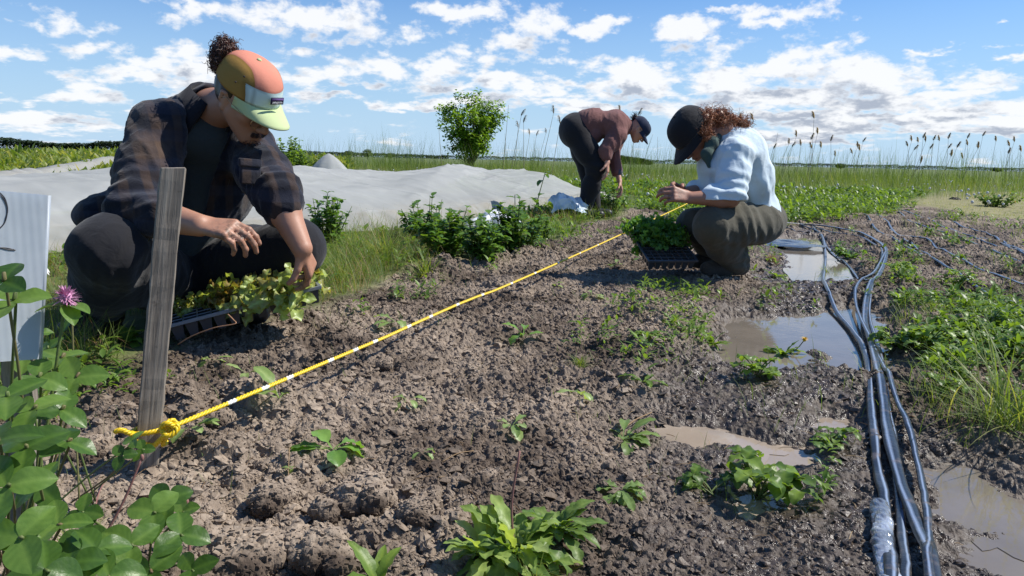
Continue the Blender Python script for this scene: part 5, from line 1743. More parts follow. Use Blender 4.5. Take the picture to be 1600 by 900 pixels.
for i in range(7):
    for j in range(4, 11):
        if rg.uniform() < 0.12: continue
        tl = (rg.normal() * .3 + fr3[1][2] * 0.5, rg.normal() * .3, rg.uniform(0, 6.28))
        plant_thing('leafy_seedling', spoon, at3(i, j), f'spoon-leaved green seedling, {ORD[j]} row of the tilted tray, {ORD[i]} cell from its left edge', 'seedling', 'green seedlings in the tilted tray', tl, rg.uniform(0.75, 1.2), rg=rg)

# copper wire along the tray foot
mb = MB(); mb.tube(bez([A(278, 538, 2.07), A(300, 525, 2.06), A(335, 512, 2.05), A(367, 506, 2.05), A(365, 500, 2.06), A(356, 491, 2.07)], 24), 0.0016, 6)
o = mb.build('bent_wire', simple_mat('copper brown wire', (0.38, 0.20, 0.11), 0.45, 0.1), origin=tuple(A(300, 525, 2.06))); tag(o, 'thin copper-brown bent wire lying along the foot of the long tray', 'wire')

# ------------------------------------------------------------------ drip hoses
m, nt, out = mat('drip hose')
tc = nt.n('ShaderNodeTexCoord').outputs['Object']
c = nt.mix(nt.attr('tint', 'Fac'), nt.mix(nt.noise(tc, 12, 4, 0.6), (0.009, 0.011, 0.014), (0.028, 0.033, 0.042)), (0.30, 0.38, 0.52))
c = nt.mix(nt.mapr(nt.noise(tc, 22, 5, 0.7), 0.54, 0.68, 0, 0.75), c, (0.17, 0.13, 0.10))
principled(nt, out, **{'Base Color': c, 'Roughness': 0.30, 'Specular IOR Level': 0.42, 'Normal': nt.bump(nt.noise(tc, 50, 4, 0.6), 0.35, 0.004)})
M_HOSE = m
def hose(px, r, label, group=None, flat=0.50, lift=0.0, jit=0.004, pts3=None, seed=1, n=120):
    rg = np.random.default_rng(seed)
    P = bez([gpt(x, y) for x, y in px], n) if pts3 is None else bez(pts3, n)
    P = np.array([tuple(p) for p in P])
    z = th_z(P[:, 0], P[:, 1])
    k = np.ones(9) / 9
    zs = np.convolve(np.pad(np.maximum(z, WATER_Z + 0.002), 4, 'edge'), k, 'valid')
    zs = np.maximum(zs, np.convolve(np.pad(z, 1, 'edge'), np.ones(3) / 3, 'valid') * 0.6 + zs * 0.4)
    P[:, 2] = zs + r * flat * 0.85 + lift
    P[:, 0] += jit * np.sin(np.linspace(0, 14, len(P)) + seed); P[:, 2] += 0.002 * np.sin(np.linspace(0, 40, len(P)) + seed)
    mb = MB(); nn = 16
    rg2 = rg.normal(size=len(P)); rg2 = np.convolve(rg2, np.ones(5) / 5, 'same')
    P[:, 0] += np.convolve(rg.normal(size=len(P)), np.ones(9) / 9, 'same') * 0.0035
    mb.tube(P, r * 0.78 * (1 + 0.09 * np.sin(np.linspace(0, 50, len(P)) + seed) + 0.10 * rg2), nn, flat=flat, up=(0, 0, 1))
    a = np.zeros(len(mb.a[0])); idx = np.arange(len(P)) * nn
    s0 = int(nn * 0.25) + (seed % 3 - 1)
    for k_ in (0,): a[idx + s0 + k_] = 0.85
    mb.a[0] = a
    c0_ = P[len(P) // 2].copy()
    o = mb.build('drip_hose', M_HOSE, origin=tuple(c0_)); tag(o, label, 'hose', group)
    return o, P
hose([(1250, 352), (1280, 366), (1290, 402), (1287, 440), (1300, 488), (1328, 528), (1350, 568), (1362, 640), (1370, 710), (1376, 770), (1380, 830), (1384, 920), (1392, 1040)], 0.0125, 'leftmost of the near hoses, lying in the puddle, torn and silvery at its near end', 'drip hoses gathered into a bundle', seed=2, lift=0.004)
hose([(1215, 348), (1275, 350), (1330, 360), (1368, 374), (1384, 394), (1372, 430), (1356, 470), (1350, 510), (1362, 560), (1378, 610), (1386, 690), (1400, 770), (1434, 850), (1456, 920), (1486, 1040)], 0.0155, 'widest black drip hose in the middle of the bundle, curling back from the far plants', 'drip hoses gathered into a bundle', seed=3, lift=0.010)
hose([(1384, 396), (1366, 430), (1336, 470), (1338, 505), (1362, 555), (1392, 600), (1412, 660), (1428, 740), (1440, 810), (1446, 880), (1450, 920), (1480, 1040)], 0.0088, 'narrow hose forming the right edge of the bundle, arching over the mud', 'drip hoses gathered into a bundle', seed=4, lift=0.020)
hose([(1268, 348), (1310, 362), (1345, 368), (1372, 385), (1378, 405), (1366, 440), (1358, 500), (1372, 560), (1384, 620), (1394, 700), (1402, 790), (1412, 868), (1416, 920), (1424, 1040)], 0.0100, 'muddy dull hose squeezed between the two wider ones', 'drip hoses gathered into a bundle', seed=5, lift=0.002)
hose([(1270, 350), (1286, 372), (1300, 398), (1325, 420), (1352, 436), (1372, 438)], 0.010, 'short loop of hose crossing the plastic-lined puddle', 'drip hoses gathered into a bundle', seed=6)
hose([(1200, 349), (1235, 356), (1262, 362), (1290, 360)], 0.010, 'black hose end poking out behind the squatting person', seed=7)
rows = [
 [(1330, 309), (1358, 313), (1380, 320), (1406, 330), (1422, 344), (1456, 355), (1496, 369), (1560, 392), (1640, 425)],
 [(1370, 315), (1409, 327), (1440, 336), (1459, 344), (1496, 358), (1545, 372), (1600, 392), (1680, 415)],
 [(1335, 326), (1361, 333), (1381, 341), (1397, 358), (1425, 378), (1455, 395)],
 [(1310, 318), (1347, 334), (1369, 355), (1403, 372), (1431, 389), (1470, 410), (1510, 430), (1560, 458), (1620, 488)],
 [(1390, 355), (1423, 369), (1451, 375), (1468, 386), (1499, 399), (1550, 420), (1620, 448), (1700, 480)],
 [(1490, 348), (1527, 358), (1555, 366), (1572, 378), (1600, 384), (1680, 396)],
 [(1500, 366), (1535, 376), (1566, 381), (1600, 396), (1680, 412)],
]
rl = ['drip hose of the second crop row, rising over the black soil', 'farther drip hose winding beside the dry track', 'short run of hose swallowed by weeds', 'long drip hose nearest the bundle, running down through the weeds', 'drip hose curving along the middle crop row', 'drip hose at the edge of the dry track', 'faint hose below the one along the dry track']
for i, (q, l) in enumerate(zip(rows, rl)):
    hose(q, 0.012, l, 'drip hoses laid out along the crop rows', seed=11 + i, n=90)
# torn silvery sleeve where the near hose has split
def crumple_sheet(name, c, size, mt, label, cat, seed, thick=0.4, rot=0.0, group=None, res=42, amp=0.35, part_of=None, tilt=0):
    rg = np.random.default_rng(seed); b = MB()
    u = np.linspace(-1, 1, res); U, V = np.meshgrid(u, u)
    X = U * (1 + 0.25 * np.sin(V * 3 + seed)); Y = V * (1 + 0.25 * np.cos(U * 4 + seed))
    Z = 0
    P0 = np.stack([X.ravel(), Y.ravel(), np.zeros(X.size)], 1)
    for k_, sc in enumerate((2.2, 4.5, 9)):
        n_ = snoise(P0 + np.array([0, 0, k_ * 3.0]), sc, seed + k_)
        Z = Z + np.abs(n_) * amp / (k_ + 1)
        X = X + snoise(P0, sc, seed + 20 + k_).reshape(X.shape) * 0.10 / (k_ + 1)
        Y = Y + snoise(P0, sc, seed + 30 + k_).reshape(X.shape) * 0.10 / (k_ + 1)
    env = np.clip(1 - (U ** 2 + V ** 2) * 0.55, 0, 1).ravel()
    P = np.stack([X.ravel() * size[0], Y.ravel() * size[1], (Z * env + env * thick) * size[2]], 1)
    ca, sa = math.cos(rot), math.sin(rot)
    P[:, :2] = P[:, :2] @ np.array([[ca, sa], [-sa, ca]])
    ct, st_ = math.cos(tilt), math.sin(tilt)
    P[:, 1:] = P[:, 1:] @ np.array([[ct, st_], [-st_, ct]])
    i = np.arange(res - 1)[:, None] * res; j = np.arange(res - 1)[None]
    Q = np.stack([i + j, i + j + 1, i + res + j + 1, i + res + j], -1).reshape(-1, 4)
    keepm = np.ones(len(Q), bool); cc = P0[Q].mean(1)
    keepm &= (np.abs(cc[:, 0]) ** 2.6 + np.abs(cc[:, 1]) ** 2.6 + 0.22 * snoise(cc, 5, seed + 50)) < 1.0
    me = new_mesh(name, P, Q[keepm], [mt], smooth=False)
    o = link(name, me, part_of, loc=tuple(c)); 
    so_ = o.modifiers.new('t', 'SOLIDIFY'); so_.thickness = 0.0012
    if label: tag(o, label, cat, group)
    return o
def plastic(name, c1, c2, rough=0.3, metal=0.0, scale=9):
    m, nt, out = mat(name); tc = nt.n('ShaderNodeTexCoord').outputs['Object']
    c = nt.ramp(nt.noise(tc, scale, 4, 0.6), [(0.42, c1), (0.58, c2)])
    principled(nt, out, **{'Base Color': c, 'Roughness': rough, 'Metallic': metal, 'Normal': nt.bump(nt.noise(tc, 60, 4, 0.6), 0.4, 0.006)})
    return m
M_SILV = plastic('silver foil', (0.55, 0.58, 0.62), (0.16, 0.18, 0.21), 0.22, 0.5)
M_SACK = plastic('printed poly sack', (0.74, 0.75, 0.75), (0.42, 0.45, 0.50), 0.45)
M_SACKB = plastic('white and blue sack', (0.70, 0.74, 0.76), (0.30, 0.40, 0.48), 0.4, scale=6)
M_WHITEP = plastic('dirty white plastic', (0.74, 0.73, 0.70), (0.55, 0.50, 0.44), 0.5)
M_BLKP = plastic('wet black film', (0.030, 0.034, 0.040), (0.10, 0.11, 0.12), 0.2)
sp0 = bez([gpt(1372, 800, .016), gpt(1378, 840, .018), gpt(1376, 872, .020), gpt(1386, 905, .016), gpt(1392, 960, .014)], 60)
mb = MB(); mb.tube(sp0, 0.0145, 28, flat=.75, up=(0, 0, 1))
vv = mb.v[0]; ctr = np.array([tuple(q) for q in sp0]); n_ = len(ctr) * 28
cc = np.repeat(ctr, 28, 0); dd_ = vv[:n_] - cc
vv[:n_] = cc + dd_ * (1 + 0.22 * np.abs(snoise(vv[:n_], 170, 3)) + 0.15 * snoise(vv[:n_], 320, 4))[:, None]
o = mb.build('torn_sleeve', M_SILV, origin=tuple(ctr[20]), smooth=False); tag(o, 'crumpled silvery torn sleeve round the near end of the leftmost hose', 'plastic scrap')
c_ = gpt(474, 338, 0.0); crumple_sheet('foil_bag', (c_[0], 5.0, 0.02), (0.11, 0.07, 0.24), M_SILV, 'crumpled silver bag standing by the bush behind the raised forearm', 'bag', 13, tilt=0.3, amp=.5)
c_ = gpt(772, 352, 0.0); crumple_sheet('poly_sack', (c_[0], 6.0, 0.0), (0.26, 0.14, 0.20), M_SACK, 'white sack weighing down the row cover between two leafy bushes', 'sack', 24, tilt=0.2)
c_ = gpt(872, 322, 0.0); crumple_sheet('poly_sack', (c_[0], 7.6, 0.03), (0.20, 0.14, 0.26), M_SACKB, 'crumpled white and blue sack on the cover edge left of the bending person', 'sack', 37, tilt=0.25, amp=.5)
c_ = gpt(82, 450, 0.0); crumple_sheet('white_plastic', (c_[0], 2.75, 0.02), (0.16, 0.12, 0.30), M_WHITEP, 'crumpled dirty white plastic heaped behind the knee at the left', 'plastic sheet', 41, tilt=0.2, amp=.6)
c_ = gpt(1200, 372, 0.0); crumple_sheet('black_film', (c_[0] + 0.1, c_[1], -0.03), (0.30, 0.30, 0.04), M_BLKP, 'wet black film lying in water behind the squatting person', 'plastic film', 55)

# ------------------------------------------------------------------ row covers
m, nt, out = mat('row cover fabric')
tc = nt.n('ShaderNodeTexCoord').outputs['Object']
c = nt.ramp(nt.noise(tc, 1.6, 5, 0.6), [(0.35, (0.47, 0.48, 0.475)), (0.65, (0.55, 0.56, 0.55))])
dirt = nt.mapr(nt.attr('tint', 'Fac'), 0.0, 1.0, 0.0, 0.75)
c = nt.mix(nt.math('MULTIPLY', dirt, nt.mapr(nt.noise(tc, 5, 5, 0.65), 0.35, 0.65, 0.2, 1.0)), c, (0.46, 0.38, 0.27))
p = nt.n('ShaderNodeBsdfPrincipled'); nt.set(p.inputs['Base Color'], c); p.inputs['Roughness'].default_value = 0.85; p.inputs['Specular IOR Level'].default_value = 0.2
hb = nt.math('ADD', nt.noise(nt.vmath('MULTIPLY', tc, (1.0, 3.2, 3.0)), 2.6, 2, 0.5, 0.7), nt.math('MULTIPLY', nt.noise(tc, 500, 2), 0.03))
nt.set(p.inputs['Normal'], nt.bump(hb, 0.22, 0.06))
tr = nt.n('ShaderNodeBsdfTranslucent'); tr.inputs[0].default_value = (0.55, 0.56, 0.54, 1)
mx = nt.n('ShaderNodeMixShader'); mx.inputs[0].default_value = 0.38
nt.t.links.new(p.outputs[0], mx.inputs[1]); nt.t.links.new(tr.outputs[0], mx.inputs[2])
tp = nt.n('ShaderNodeBsdfTransparent'); mx2 = nt.n('ShaderNodeMixShader'); mx2.inputs[0].default_value = 0.16
nt.t.links.new(mx.outputs[0], mx2.inputs[1]); nt.t.links.new(tp.outputs[0], mx2.inputs[2]); nt.t.links.new(mx2.outputs[0], out.inputs[0])
M_COVER = m
def cover():
    F = np.array([G2(*p) for p in [(-420, 520), (-150, 455), (80, 405), (300, 388), (450, 374), (560, 366), (640, 360), (700, 352), (760, 344), (840, 332), (890, 326), (930, 318), (960, 312)]])
    F = np.array([tuple(q) for q in bez([(a, b, 0) for a, b in F], 620)])[:, :2]
    D = np.gradient(F, axis=0); D /= np.linalg.norm(D, axis=1)[:, None]
    Nn = np.stack([-D[:, 1], D[:, 0]], 1)      # away from the bed
    k = np.ones(65) / 65
    for i in (0, 1): Nn[:, i] = np.convolve(np.pad(Nn[:, i], 32, 'edge'), k, 'valid')
    nv = 150
    v = np.linspace(0, 1, nv); Wd = 3.0
    S = np.arange(len(F))[:, None] + 0 * v[None]
    P = F[:, None, :] + Nn[:, None, :] * (v * Wd)[None, :, None]
    x = P[..., 0]; y = P[..., 1]
    px_ridge = [(-6, .34), (-3.7, .36), (-3.1, .43), (-2.6, .52), (-2.2, .44), (-1.5, .37), (-1.15, .40), (-.85, .47), (-.4, .37), (0.15, .38), (.5, .42), (.9, .37), (2, .30)]
    rx_ = np.array([a for a, _ in px_ridge]); rh = np.array([b for _, b in px_ridge])
    hr = np.interp(x, rx_, rh)
    pr = np.clip(np.interp(v, [0, .04, .12, .3, .5, .62, .8, 1], [0.0, .10, .34, .72, .96, 1.0, .7, 0.0]), 0, 1)[None]
    z = hr * pr
    fold = np.abs(fbm(x * 2.2 + y * 0.7, y * 2.0 - x * .8, 301, 2) - 0.5) * 0.03 + (fbm(x * 0.9, y * 1.1, 311, 2) - 0.5) * 0.10
    z = z + fold * np.clip(pr * 1.8, 0, 1) * 0.9 - 0.03 * np.clip(pr * 2, 0, 1)
    ridg = 1 - np.abs(fbm(x * 1.3 + y * 2.4, y * 1.1 - x * .5, 331, 3) - 0.5) * 7
    z = z + np.clip(ridg, 0, 1) * 0.010 * np.clip(pr * 2, 0, 1)
    z = z + np.clip(0.045 - np.abs(v[None] - 0.055 - 0.02 * fbm(x * 2, y * 2, 341, 2)) * 1.4, 0, 1) * 1.2 * (0.5 + fbm(x * 3, y * 3, 351, 2))
    # long taut creases running with the cover, and short ones across
    S_ = S * 0.016; Vv = v[None] * Wd + 0 * S
    wv_ = (fbm(S_ * 0.8, Vv * 0.8, 371, 3) - 0.5) * 1.6
    for f1, f2, am, sd_ in ((0.30, 2.2, .022, 381), (0.6, 4.5, .012, 391), (1.3, 1.0, .007, 401)):
        n_ = fbm(S_ * f1 + wv_ * .3, Vv * f2 + S_ * .35 + wv_, sd_, 2) - 0.5
        z = z + am * np.exp(-np.abs(n_) / 0.05) * np.clip(pr * 2, 0, 1)
    z = z + 0.02
    wob = (fbm(x * 3, y * 3, 361, 3) - 0.5) * 0.30 * (1 - v[None]) ** 4
    P = P + Nn[:, None, :] * wob[..., None]
    V = np.concatenate([P, z[..., None]], 2).reshape(-1, 3)
    n, mm = x.shape
    i = np.arange(n - 1)[:, None] * mm; j = np.arange(mm - 1)[None]
    Q = np.stack([i + j, i + mm + j, i + mm + j + 1, i + j + 1], -1).reshape(-1, 4)
    tint = (np.clip(1 - v / 0.16, 0, 1)[None] * np.ones_like(x)).ravel()
    org = V.mean(0) * np.array([1, 1, 0])
    me = new_mesh('row_cover', V - org, Q, [M_COVER], attrs={'tint': tint})
    o = link('row_cover', me, loc=tuple(org)); tag(o, 'long greyish white fabric cover sagging in folds over the crop behind the people', 'row cover')
cover()
# small tented cover
rg = np.random.default_rng(5)
def tent(px, py, Yd, w, h, label):
    c = A(px, py, Yd); c[2] = -0.05
    nu, nv = 48, 16; V = []
    for j in range(nv + 1):
        t = j / nv
        for i in range(nu):
            a = i / nu * 2 * math.pi
            r = w / 2 * (1 - t) ** 0.75 * (1 + 0.07 * math.sin(a * 9) * (1 - t)) + 0.012
            V.append((r * math.cos(a), r * math.sin(a) * 0.9, h * t ** 0.85))
    Q = [(j * nu + i, j * nu + (i + 1) % nu, (j + 1) * nu + (i + 1) % nu, (j + 1) * nu + i) for j in range(nv) for i in range(nu)]
    me = new_mesh('tent_cover', np.array(V), np.array(Q), [M_COVER], attrs={'tint': np.zeros(len(V))})
    o = link('tent_cover', me, loc=tuple(c)); tag(o, label, 'row cover')
tent(514, 262, 13.5, 1.05, 0.64, 'small pointed white fabric tent standing beyond the long cover')
# low pale strip cover at far left
mb = MB()
pa = [A(-260, 300, 5.2), A(-60, 282, 7.0), A(40, 264, 9.0), A(100, 252, 11.5), A(150, 242, 15.0), A(185, 238, 19.0)]
tb = [0.26, 0.26, 0.27, 0.29, 0.34, 0.40]
L_ = bez([(p_[0], p_[1], t_) for p_, t_ in zip(pa, tb)], 60)
V = []
for q in L_:
    for dy, f in ((-0.12, 0.0), (-0.08, 0.75), (0.05, 1.0), (0.5, 1.05), (1.0, 0.9), (1.1, 0)):
        V.append((q[0] - dy * 0.9, q[1] + dy * 0.9, q[2] * f + RNG.normal() * 0.012))
Q = [(i * 6 + j, i * 6 + j + 1, (i + 1) * 6 + j + 1, (i + 1) * 6 + j) for i in range(len(L_) - 1) for j in range(5)]
mb.add(V, q=Q, a=0.5)
o = mb.build('strip_cover', M_COVER, origin=tuple(pa[2] * np.array([1, 1, 0]))); tag(o, 'low cream-edged strip cover with dead stalks along it at the far left', 'row cover')
# pale sandbags / stones beyond the cover
M_BAG = simple_mat('pale sand bag', (0.50, 0.46, 0.40), 0.9, 0.2, 9, 0.4, 40, bdist=0.02)
for i, (px, py, s_) in enumerate([(688, 262, .32), (700, 261, .30), (712, 262, .34), (724, 260, .36), (737, 261, .40), (748, 263, .34), (758, 262, .30), (768, 264, .28), (731, 266, .25)]):
    b = MB(); b.ell((0, 0, s_ * .3), (s_ * .55, s_ * .4, s_ * .36), lump=.10, seed=i, nu=18, nv=10)
    c = A(px, py, 17.5 + i * 0.1); o = b.build('sandbag', M_BAG, loc=(c[0], c[1], 0.0)); tag(o, f'pale lumpy bag beyond the cover, {ORD[i]} of the row below the young tree', 'bag', 'pale bags beyond the cover')
# ------------------------------------------------------------------ loose crumbs of soil (countless)
def crumbs():
    rg = np.random.default_rng(21)
    base = []
    for k in range(6):
        b = MB(); b.ell((0, 0, 0), (1, 0.85, 0.70), lump=0.22, seed=k + 3, nu=7, nv=5)
        v_ = np.concatenate(b.v); v_ = v_ * (1 + rg.normal(size=(len(v_), 1)) * 0.20) + rg.normal(size=v_.shape) * 0.07
        base.append((v_, np.concatenate(b.q)))
    n = 150000
    # denser near the camera: sample in polar co-ordinates
    r = 0.95 * np.exp(rg.uniform(0, 1, n) ** 1.0 * math.log(6.5 / 0.95)); a = rg.uniform(-R(42), R(42), n)
    x = r * np.sin(a); y = r * np.cos(a)
    h, soil, wet, pud, c = terrain(x, y)
    big = sstep(0.46, 0.62, fbm(x * 1.6, y * 1.6, 41, 2)) + 0.15
    keepp = (soil > 0.5) & (pud > 0.05) & (rg.uniform(0, 1, n) < (1 - 0.72 * wet) * (0.45 + 0.55 * np.clip(big, 0, 1)))
    x, y, h, r = x[keepp], y[keepp], h[keepp], r[keepp]
    wet = wet[keepp]
    n = len(x); print('crumbs', n)
    s = 0.0018 + 0.0040 * rg.uniform(0, 1, n) ** 3 + 0.010 * rg.uniform(0, 1, n) ** 22
    s *= (0.8 + 0.22 * np.minimum(r, 4))
    mb = MB()
    for k in range(6):
        m = np.arange(n) % 6 == k
        V, Q = base[k]
        N = m.sum(); ang = rg.uniform(0, 6.28, N); ca, sa = np.cos(ang), np.sin(ang)
        ti = rg.normal(size=N) * 0.5
        P = V[None] * s[m][:, None, None]
        X = P[..., 0] * ca[:, None] - P[..., 1] * sa[:, None]; Y = P[..., 0] * sa[:, None] + P[..., 1] * ca[:, None]
        Z = P[..., 2] * np.cos(ti)[:, None] + X * np.sin(ti)[:, None] * 0.6
        W_ = np.stack([X + x[m][:, None], Y + y[m][:, None], Z + (h[m] + s[m] * 0.05)[:, None]], -1).reshape(-1, 3)
        QQ = (Q[None] + (np.arange(N) * len(V))[:, None, None]).reshape(-1, 4)
        mb.add(W_, q=QQ, a=np.repeat(wet[m], len(V)))
    o = mb.build('soil_crumbs', M_CRUMB, smooth=False); tag(o, 'countless crumbs of dug soil over the bed', None, None, 'stuff')
m, nt, out = mat('soil crumb')
tc = nt.n('ShaderNodeTexCoord').outputs['Object']
big_ = nt.noise(tc, 1.3, 5, 0.6); fine_ = nt.noise(tc, 60, 5, 0.65)
d_ = nt.ramp(fine_, [(0.25, (0.165, 0.124, 0.090)), (0.5, (0.295, 0.230, 0.170)), (0.8, (0.43, 0.35, 0.265))])
k_ = nt.ramp(fine_, [(0.25, (0.034, 0.023, 0.015)), (0.55, (0.075, 0.052, 0.036)), (0.85, (0.125, 0.092, 0.066))])
c = nt.mix(nt.math('MULTIPLY', nt.mapr(big_, 0.43, 0.57, 0.0, 1.0, True), nt.mapr(nt.noise(tc, 9, 4, 0.65), 0.35, 0.6, 0.35, 1.0)), d_, k_)
c = nt.mix(nt.attr('tint', 'Fac'), c, (0.09, 0.066, 0.047))
principled(nt, out, **{'Base Color': c, 'Roughness': nt.mapr(nt.attr('tint', 'Fac'), 0, 1, 0.95, 0.4), 'Normal': nt.bump(nt.noise(tc, 400, 3), 0.5, 0.002)})
M_CRUMB = m
crumbs()

# ------------------------------------------------------------------ scattered grass and low weeds (countless)
def region_ok(x, y):
    """1 in the sward, 0 on soil, puddles, under the cover"""
    soil, wet, pud = masks(x, y)
    return soil, wet, pud

def scatter_polar(n, r0, r1, a0, a1, rg, power=1.0):
    r = r0 * np.exp(rg.uniform(0, 1, n) ** power * math.log(r1 / r0)); a = rg.uniform(R(a0), R(a1), n)
    return r * np.sin(a), r * np.cos(a), r

BED_CLEAR = [(p.x, p.y) for p in [gpt(*q) for q in [(170, 480), (480, 500), (480, 400), (170, 400)]]]

def grass(name, n, r0, r1, a0, a1, hl, hh, wd, mt, label, seed, dens_scale=2.2, thr=0.45, soil_side=0, droop=(0.3, 1.6), power=1.0, lean=1.1, mask=None, tint=(0, 1), shape='blade', nt=4):
    rg = np.random.default_rng(seed)
    x, y, r = scatter_polar(n, r0, r1, a0, a1, rg, power)
    soil, wet, pud = masks(x, y)
    d = fbm(x * dens_scale, y * dens_scale, seed, 3)
    ok = (pud > 0.02)
    ok &= (soil < 0.5) if soil_side == 0 else (soil > 0.5)
    ok &= rg.uniform(0, 1, len(x)) < sstep(thr - 0.12, thr + 0.12, d)
    if mask is not None: ok &= mask(x, y, rg)
    x, y, r, d = x[ok], y[ok], r[ok], d[ok]
    n = len(x); print(name, n)
    z = th_z(x, y) if r1 < 16 else base_h(x, y)
    L = rg.uniform(hl, hh, n) * (0.6 + 0.8 * d)
    W_ = wd * (0.6 + 0.22 * r) * rg.uniform(.6, 1.3, n)
    dd = rdir(n, rg, lean, 1.5)
    tt = np.clip(rg.normal(0.45, 0.25, n) * 0.7 + 0.5 * (fbm(x * 1.3, y * 1.3, seed + 9, 2) - 0.35), 0, 1)
    tt = tint[0] + tt * (tint[1] - tint[0])
    mb = MB()
    leaves(mb, np.stack([x, y, z - 0.004], 1), dd, UP, L, W_, rg.uniform(*droop, n), shape, nt=nt, nu=2 if shape == 'blade' else 3, fold=0, tint=tt, rg=rg)
    o = mb.build(name, mt); tag(o, label, None, None, 'stuff'); return o

def clumps(name, n, r0, r1, a0, a1, mt, label, seed, nl=(5, 12), L=(0.02, 0.06), W=(0.010, 0.022), shape='ovate', dens_scale=2.0, thr=0.5, soil_side=1, mask=None, up=(0.1, 1.2), power=1.0, tint=(0, 1)):
    """rosettes of small leaves, merged: ground cover"""
    rg = np.random.default_rng(seed)
    x, y, r = scatter_polar(n, r0, r1, a0, a1, rg, power)
    soil, wet, pud = masks(x, y)
    d = fbm(x * dens_scale, y * dens_scale, seed, 3)
    ok = pud > 0.03
    if soil_side == 1: ok &= soil > 0.5
    elif soil_side == 0: ok &= soil <= 0.5
    ok &= rg.uniform(0, 1, len(x)) < sstep(thr - 0.10, thr + 0.10, d)
    if mask is not None: ok &= mask(x, y, rg)
    x, y, r = x[ok], y[ok], r[ok]
    print(name, len(x))
    z = th_z(x, y)
    k = rg.integers(nl[0], nl[1], len(x)); idx = np.repeat(np.arange(len(x)), k); N = len(idx)
    dd = rdir(N, rg, *up)
    sc = rg.uniform(0.6, 1.3, len(x))[idx] * (0.8 + 0.10 * r[idx])
    hgt = rg.uniform(0, 1, N) * 0.04 * sc
    base = np.stack([x[idx], y[idx], z[idx] + hgt], 1) + dd * 0.006 * sc[:, None]
    mb = MB()
    leaves(mb, base, dd, UP, rg.uniform(*L, N) * sc, rg.uniform(*W, N) * sc, rg.uniform(0.2, 1.6, N), shape, nt=4, nu=3, fold=0.25, tint=np.clip(tint[0] + (tint[1] - tint[0]) * (0.3 * rg.uniform(0, 1, len(x))[idx] + 0.7 * rg.uniform(0, 1, N)), 0, 1), rg=rg)
    o = mb.build(name, mt); tag(o, label, None, None, 'stuff'); return o

COVER_F = [G2(*p) for p in [(-420, 520), (-150, 455), (80, 405), (300, 388), (450, 374), (560, 366), (640, 360), (700, 352), (760, 344), (840, 332), (890, 326), (930, 318), (960, 312)]]
COVER_POLY = COVER_F + [(1.6, 13.5), (-1.0, 10.0), (-3.2, 7.4), (-9, 6)]
def off_cover(x, y, rg): return poly_sd(x, y, COVER_POLY) > 0.06
def near_right(x, y, rg):   # weedy strip to the right of the hoses and behind
    return (rg.uniform(0, 1, len(x)) < 1.0)
BODYC = [(P1.location.x + 0.1, P1.location.y, 0.33), (P2.location.x, P2.location.y, 0.30)]
def clear_people(x, y, rg):
    ok = off_cover(x, y, rg)
    for cx_, cy_, r_ in BODYC: ok &= np.hypot(x - cx_, y - cy_) > r_
    return ok

grass('verge_grass', 60000, 1.6, 9.5, -36, 22, 0.05, 0.16, 0.0016, L_GRASS, 'rough grass of the verge between the bed and the row cover', 201, thr=0.36, mask=clear_people, power=0.9)
grass('verge_tufts', 26000, 2.2, 8.5, -34, 10, 0.12, 0.24, 0.0014, L_GRASS, 'taller tufts of pale green grass along the verge', 202, thr=0.55, dens_scale=1.6, mask=clear_people, lean=0.9, tint=(0.2, 0.95))
clumps('verge_weeds', 5000, 1.9, 9, -36, 20, L_WEED, 'low broad-leaved weeds growing through the verge grass', 203, L=(0.015, 0.045), W=(0.008, 0.018), thr=0.47, soil_side=0, mask=clear_people)
grass('verge_dead_grass', 22000, 2.0, 9, -36, 14, 0.08, 0.24, 0.0014, L_DRY, 'grey-brown dead grass tangled through the verge', 215, thr=0.50, dens_scale=1.8, mask=clear_people, lean=0.5, droop=(0.6, 2.2), tint=(0.2, 1.0))
# sparse seedlings of grass on the bed itself
def bed_sparse(x, y, rg):
    e = poly_sd(x, y, SOIL)
    right = sstep(0.3, 1.6, x - 0.32 * y + 0.3)
    p_ = 0.12 + 0.55 * np.exp(-np.abs(e) / 0.16) + 0.3 * right
    far = sstep(3.5, 6, y)
    return (rg.uniform(0, 1, len(x)) < np.clip(p_ + 0.3 * far, 0, 1)) & clear_people(x, y, rg)
grass('bed_grass', 42000, 1.3, 9, -33, 36, 0.012, 0.05, 0.0013, L_GRASS, 'sparse fine grass seedlings on the bare soil', 204, thr=0.60, dens_scale=4.5, soil_side=1, mask=bed_sparse, tint=(0.3, 0.85), droop=(0.1, 1.0))
HP = [np.array([tuple(gpt(*q))[:2] for q in row]) for row in rows]
def hose_clear(x, y, w=0.045):
    d = np.full_like(x, 9.0)
    for q in HP: d = np.minimum(d, seg_dist(x, y, [tuple(k) for k in q]))
    return d > w
XR = lambda x, y: poly_sd(x, y, [G2(*p) for p in [(1310, 330), (1395, 345), (1400, 400), (1375, 470), (1400, 560), (1470, 640), (1560, 690), (2200, 700), (2200, 420), (1700, 380), (1560, 345), (1440, 325)]])
def right_strip(x, y, rg):
    e = XR(x, y)
    rowy = sstep(4.2, 3.4, y)
    soilp = sstep(0.40, 0.58, fbm(x * 1.7, y * 1.1, 77, 2))
    return (rg.uniform(0, 1, len(x)) < (sstep(0.15, -0.25, e) * 0.95 + 0.03) * np.clip(rowy + 0.28 + 0.5 * soilp, 0, 1)) & hose_clear(x, y, 0.085)
clumps('weed_mat', 17000, 1.7, 10, 12, 44, L_WEED, 'bright low weeds matting the ground between the hoses', 205, L=(0.014, 0.042), W=(0.007, 0.015), thr=0.57, dens_scale=3.2, mask=right_strip, tint=(0.0, 1))
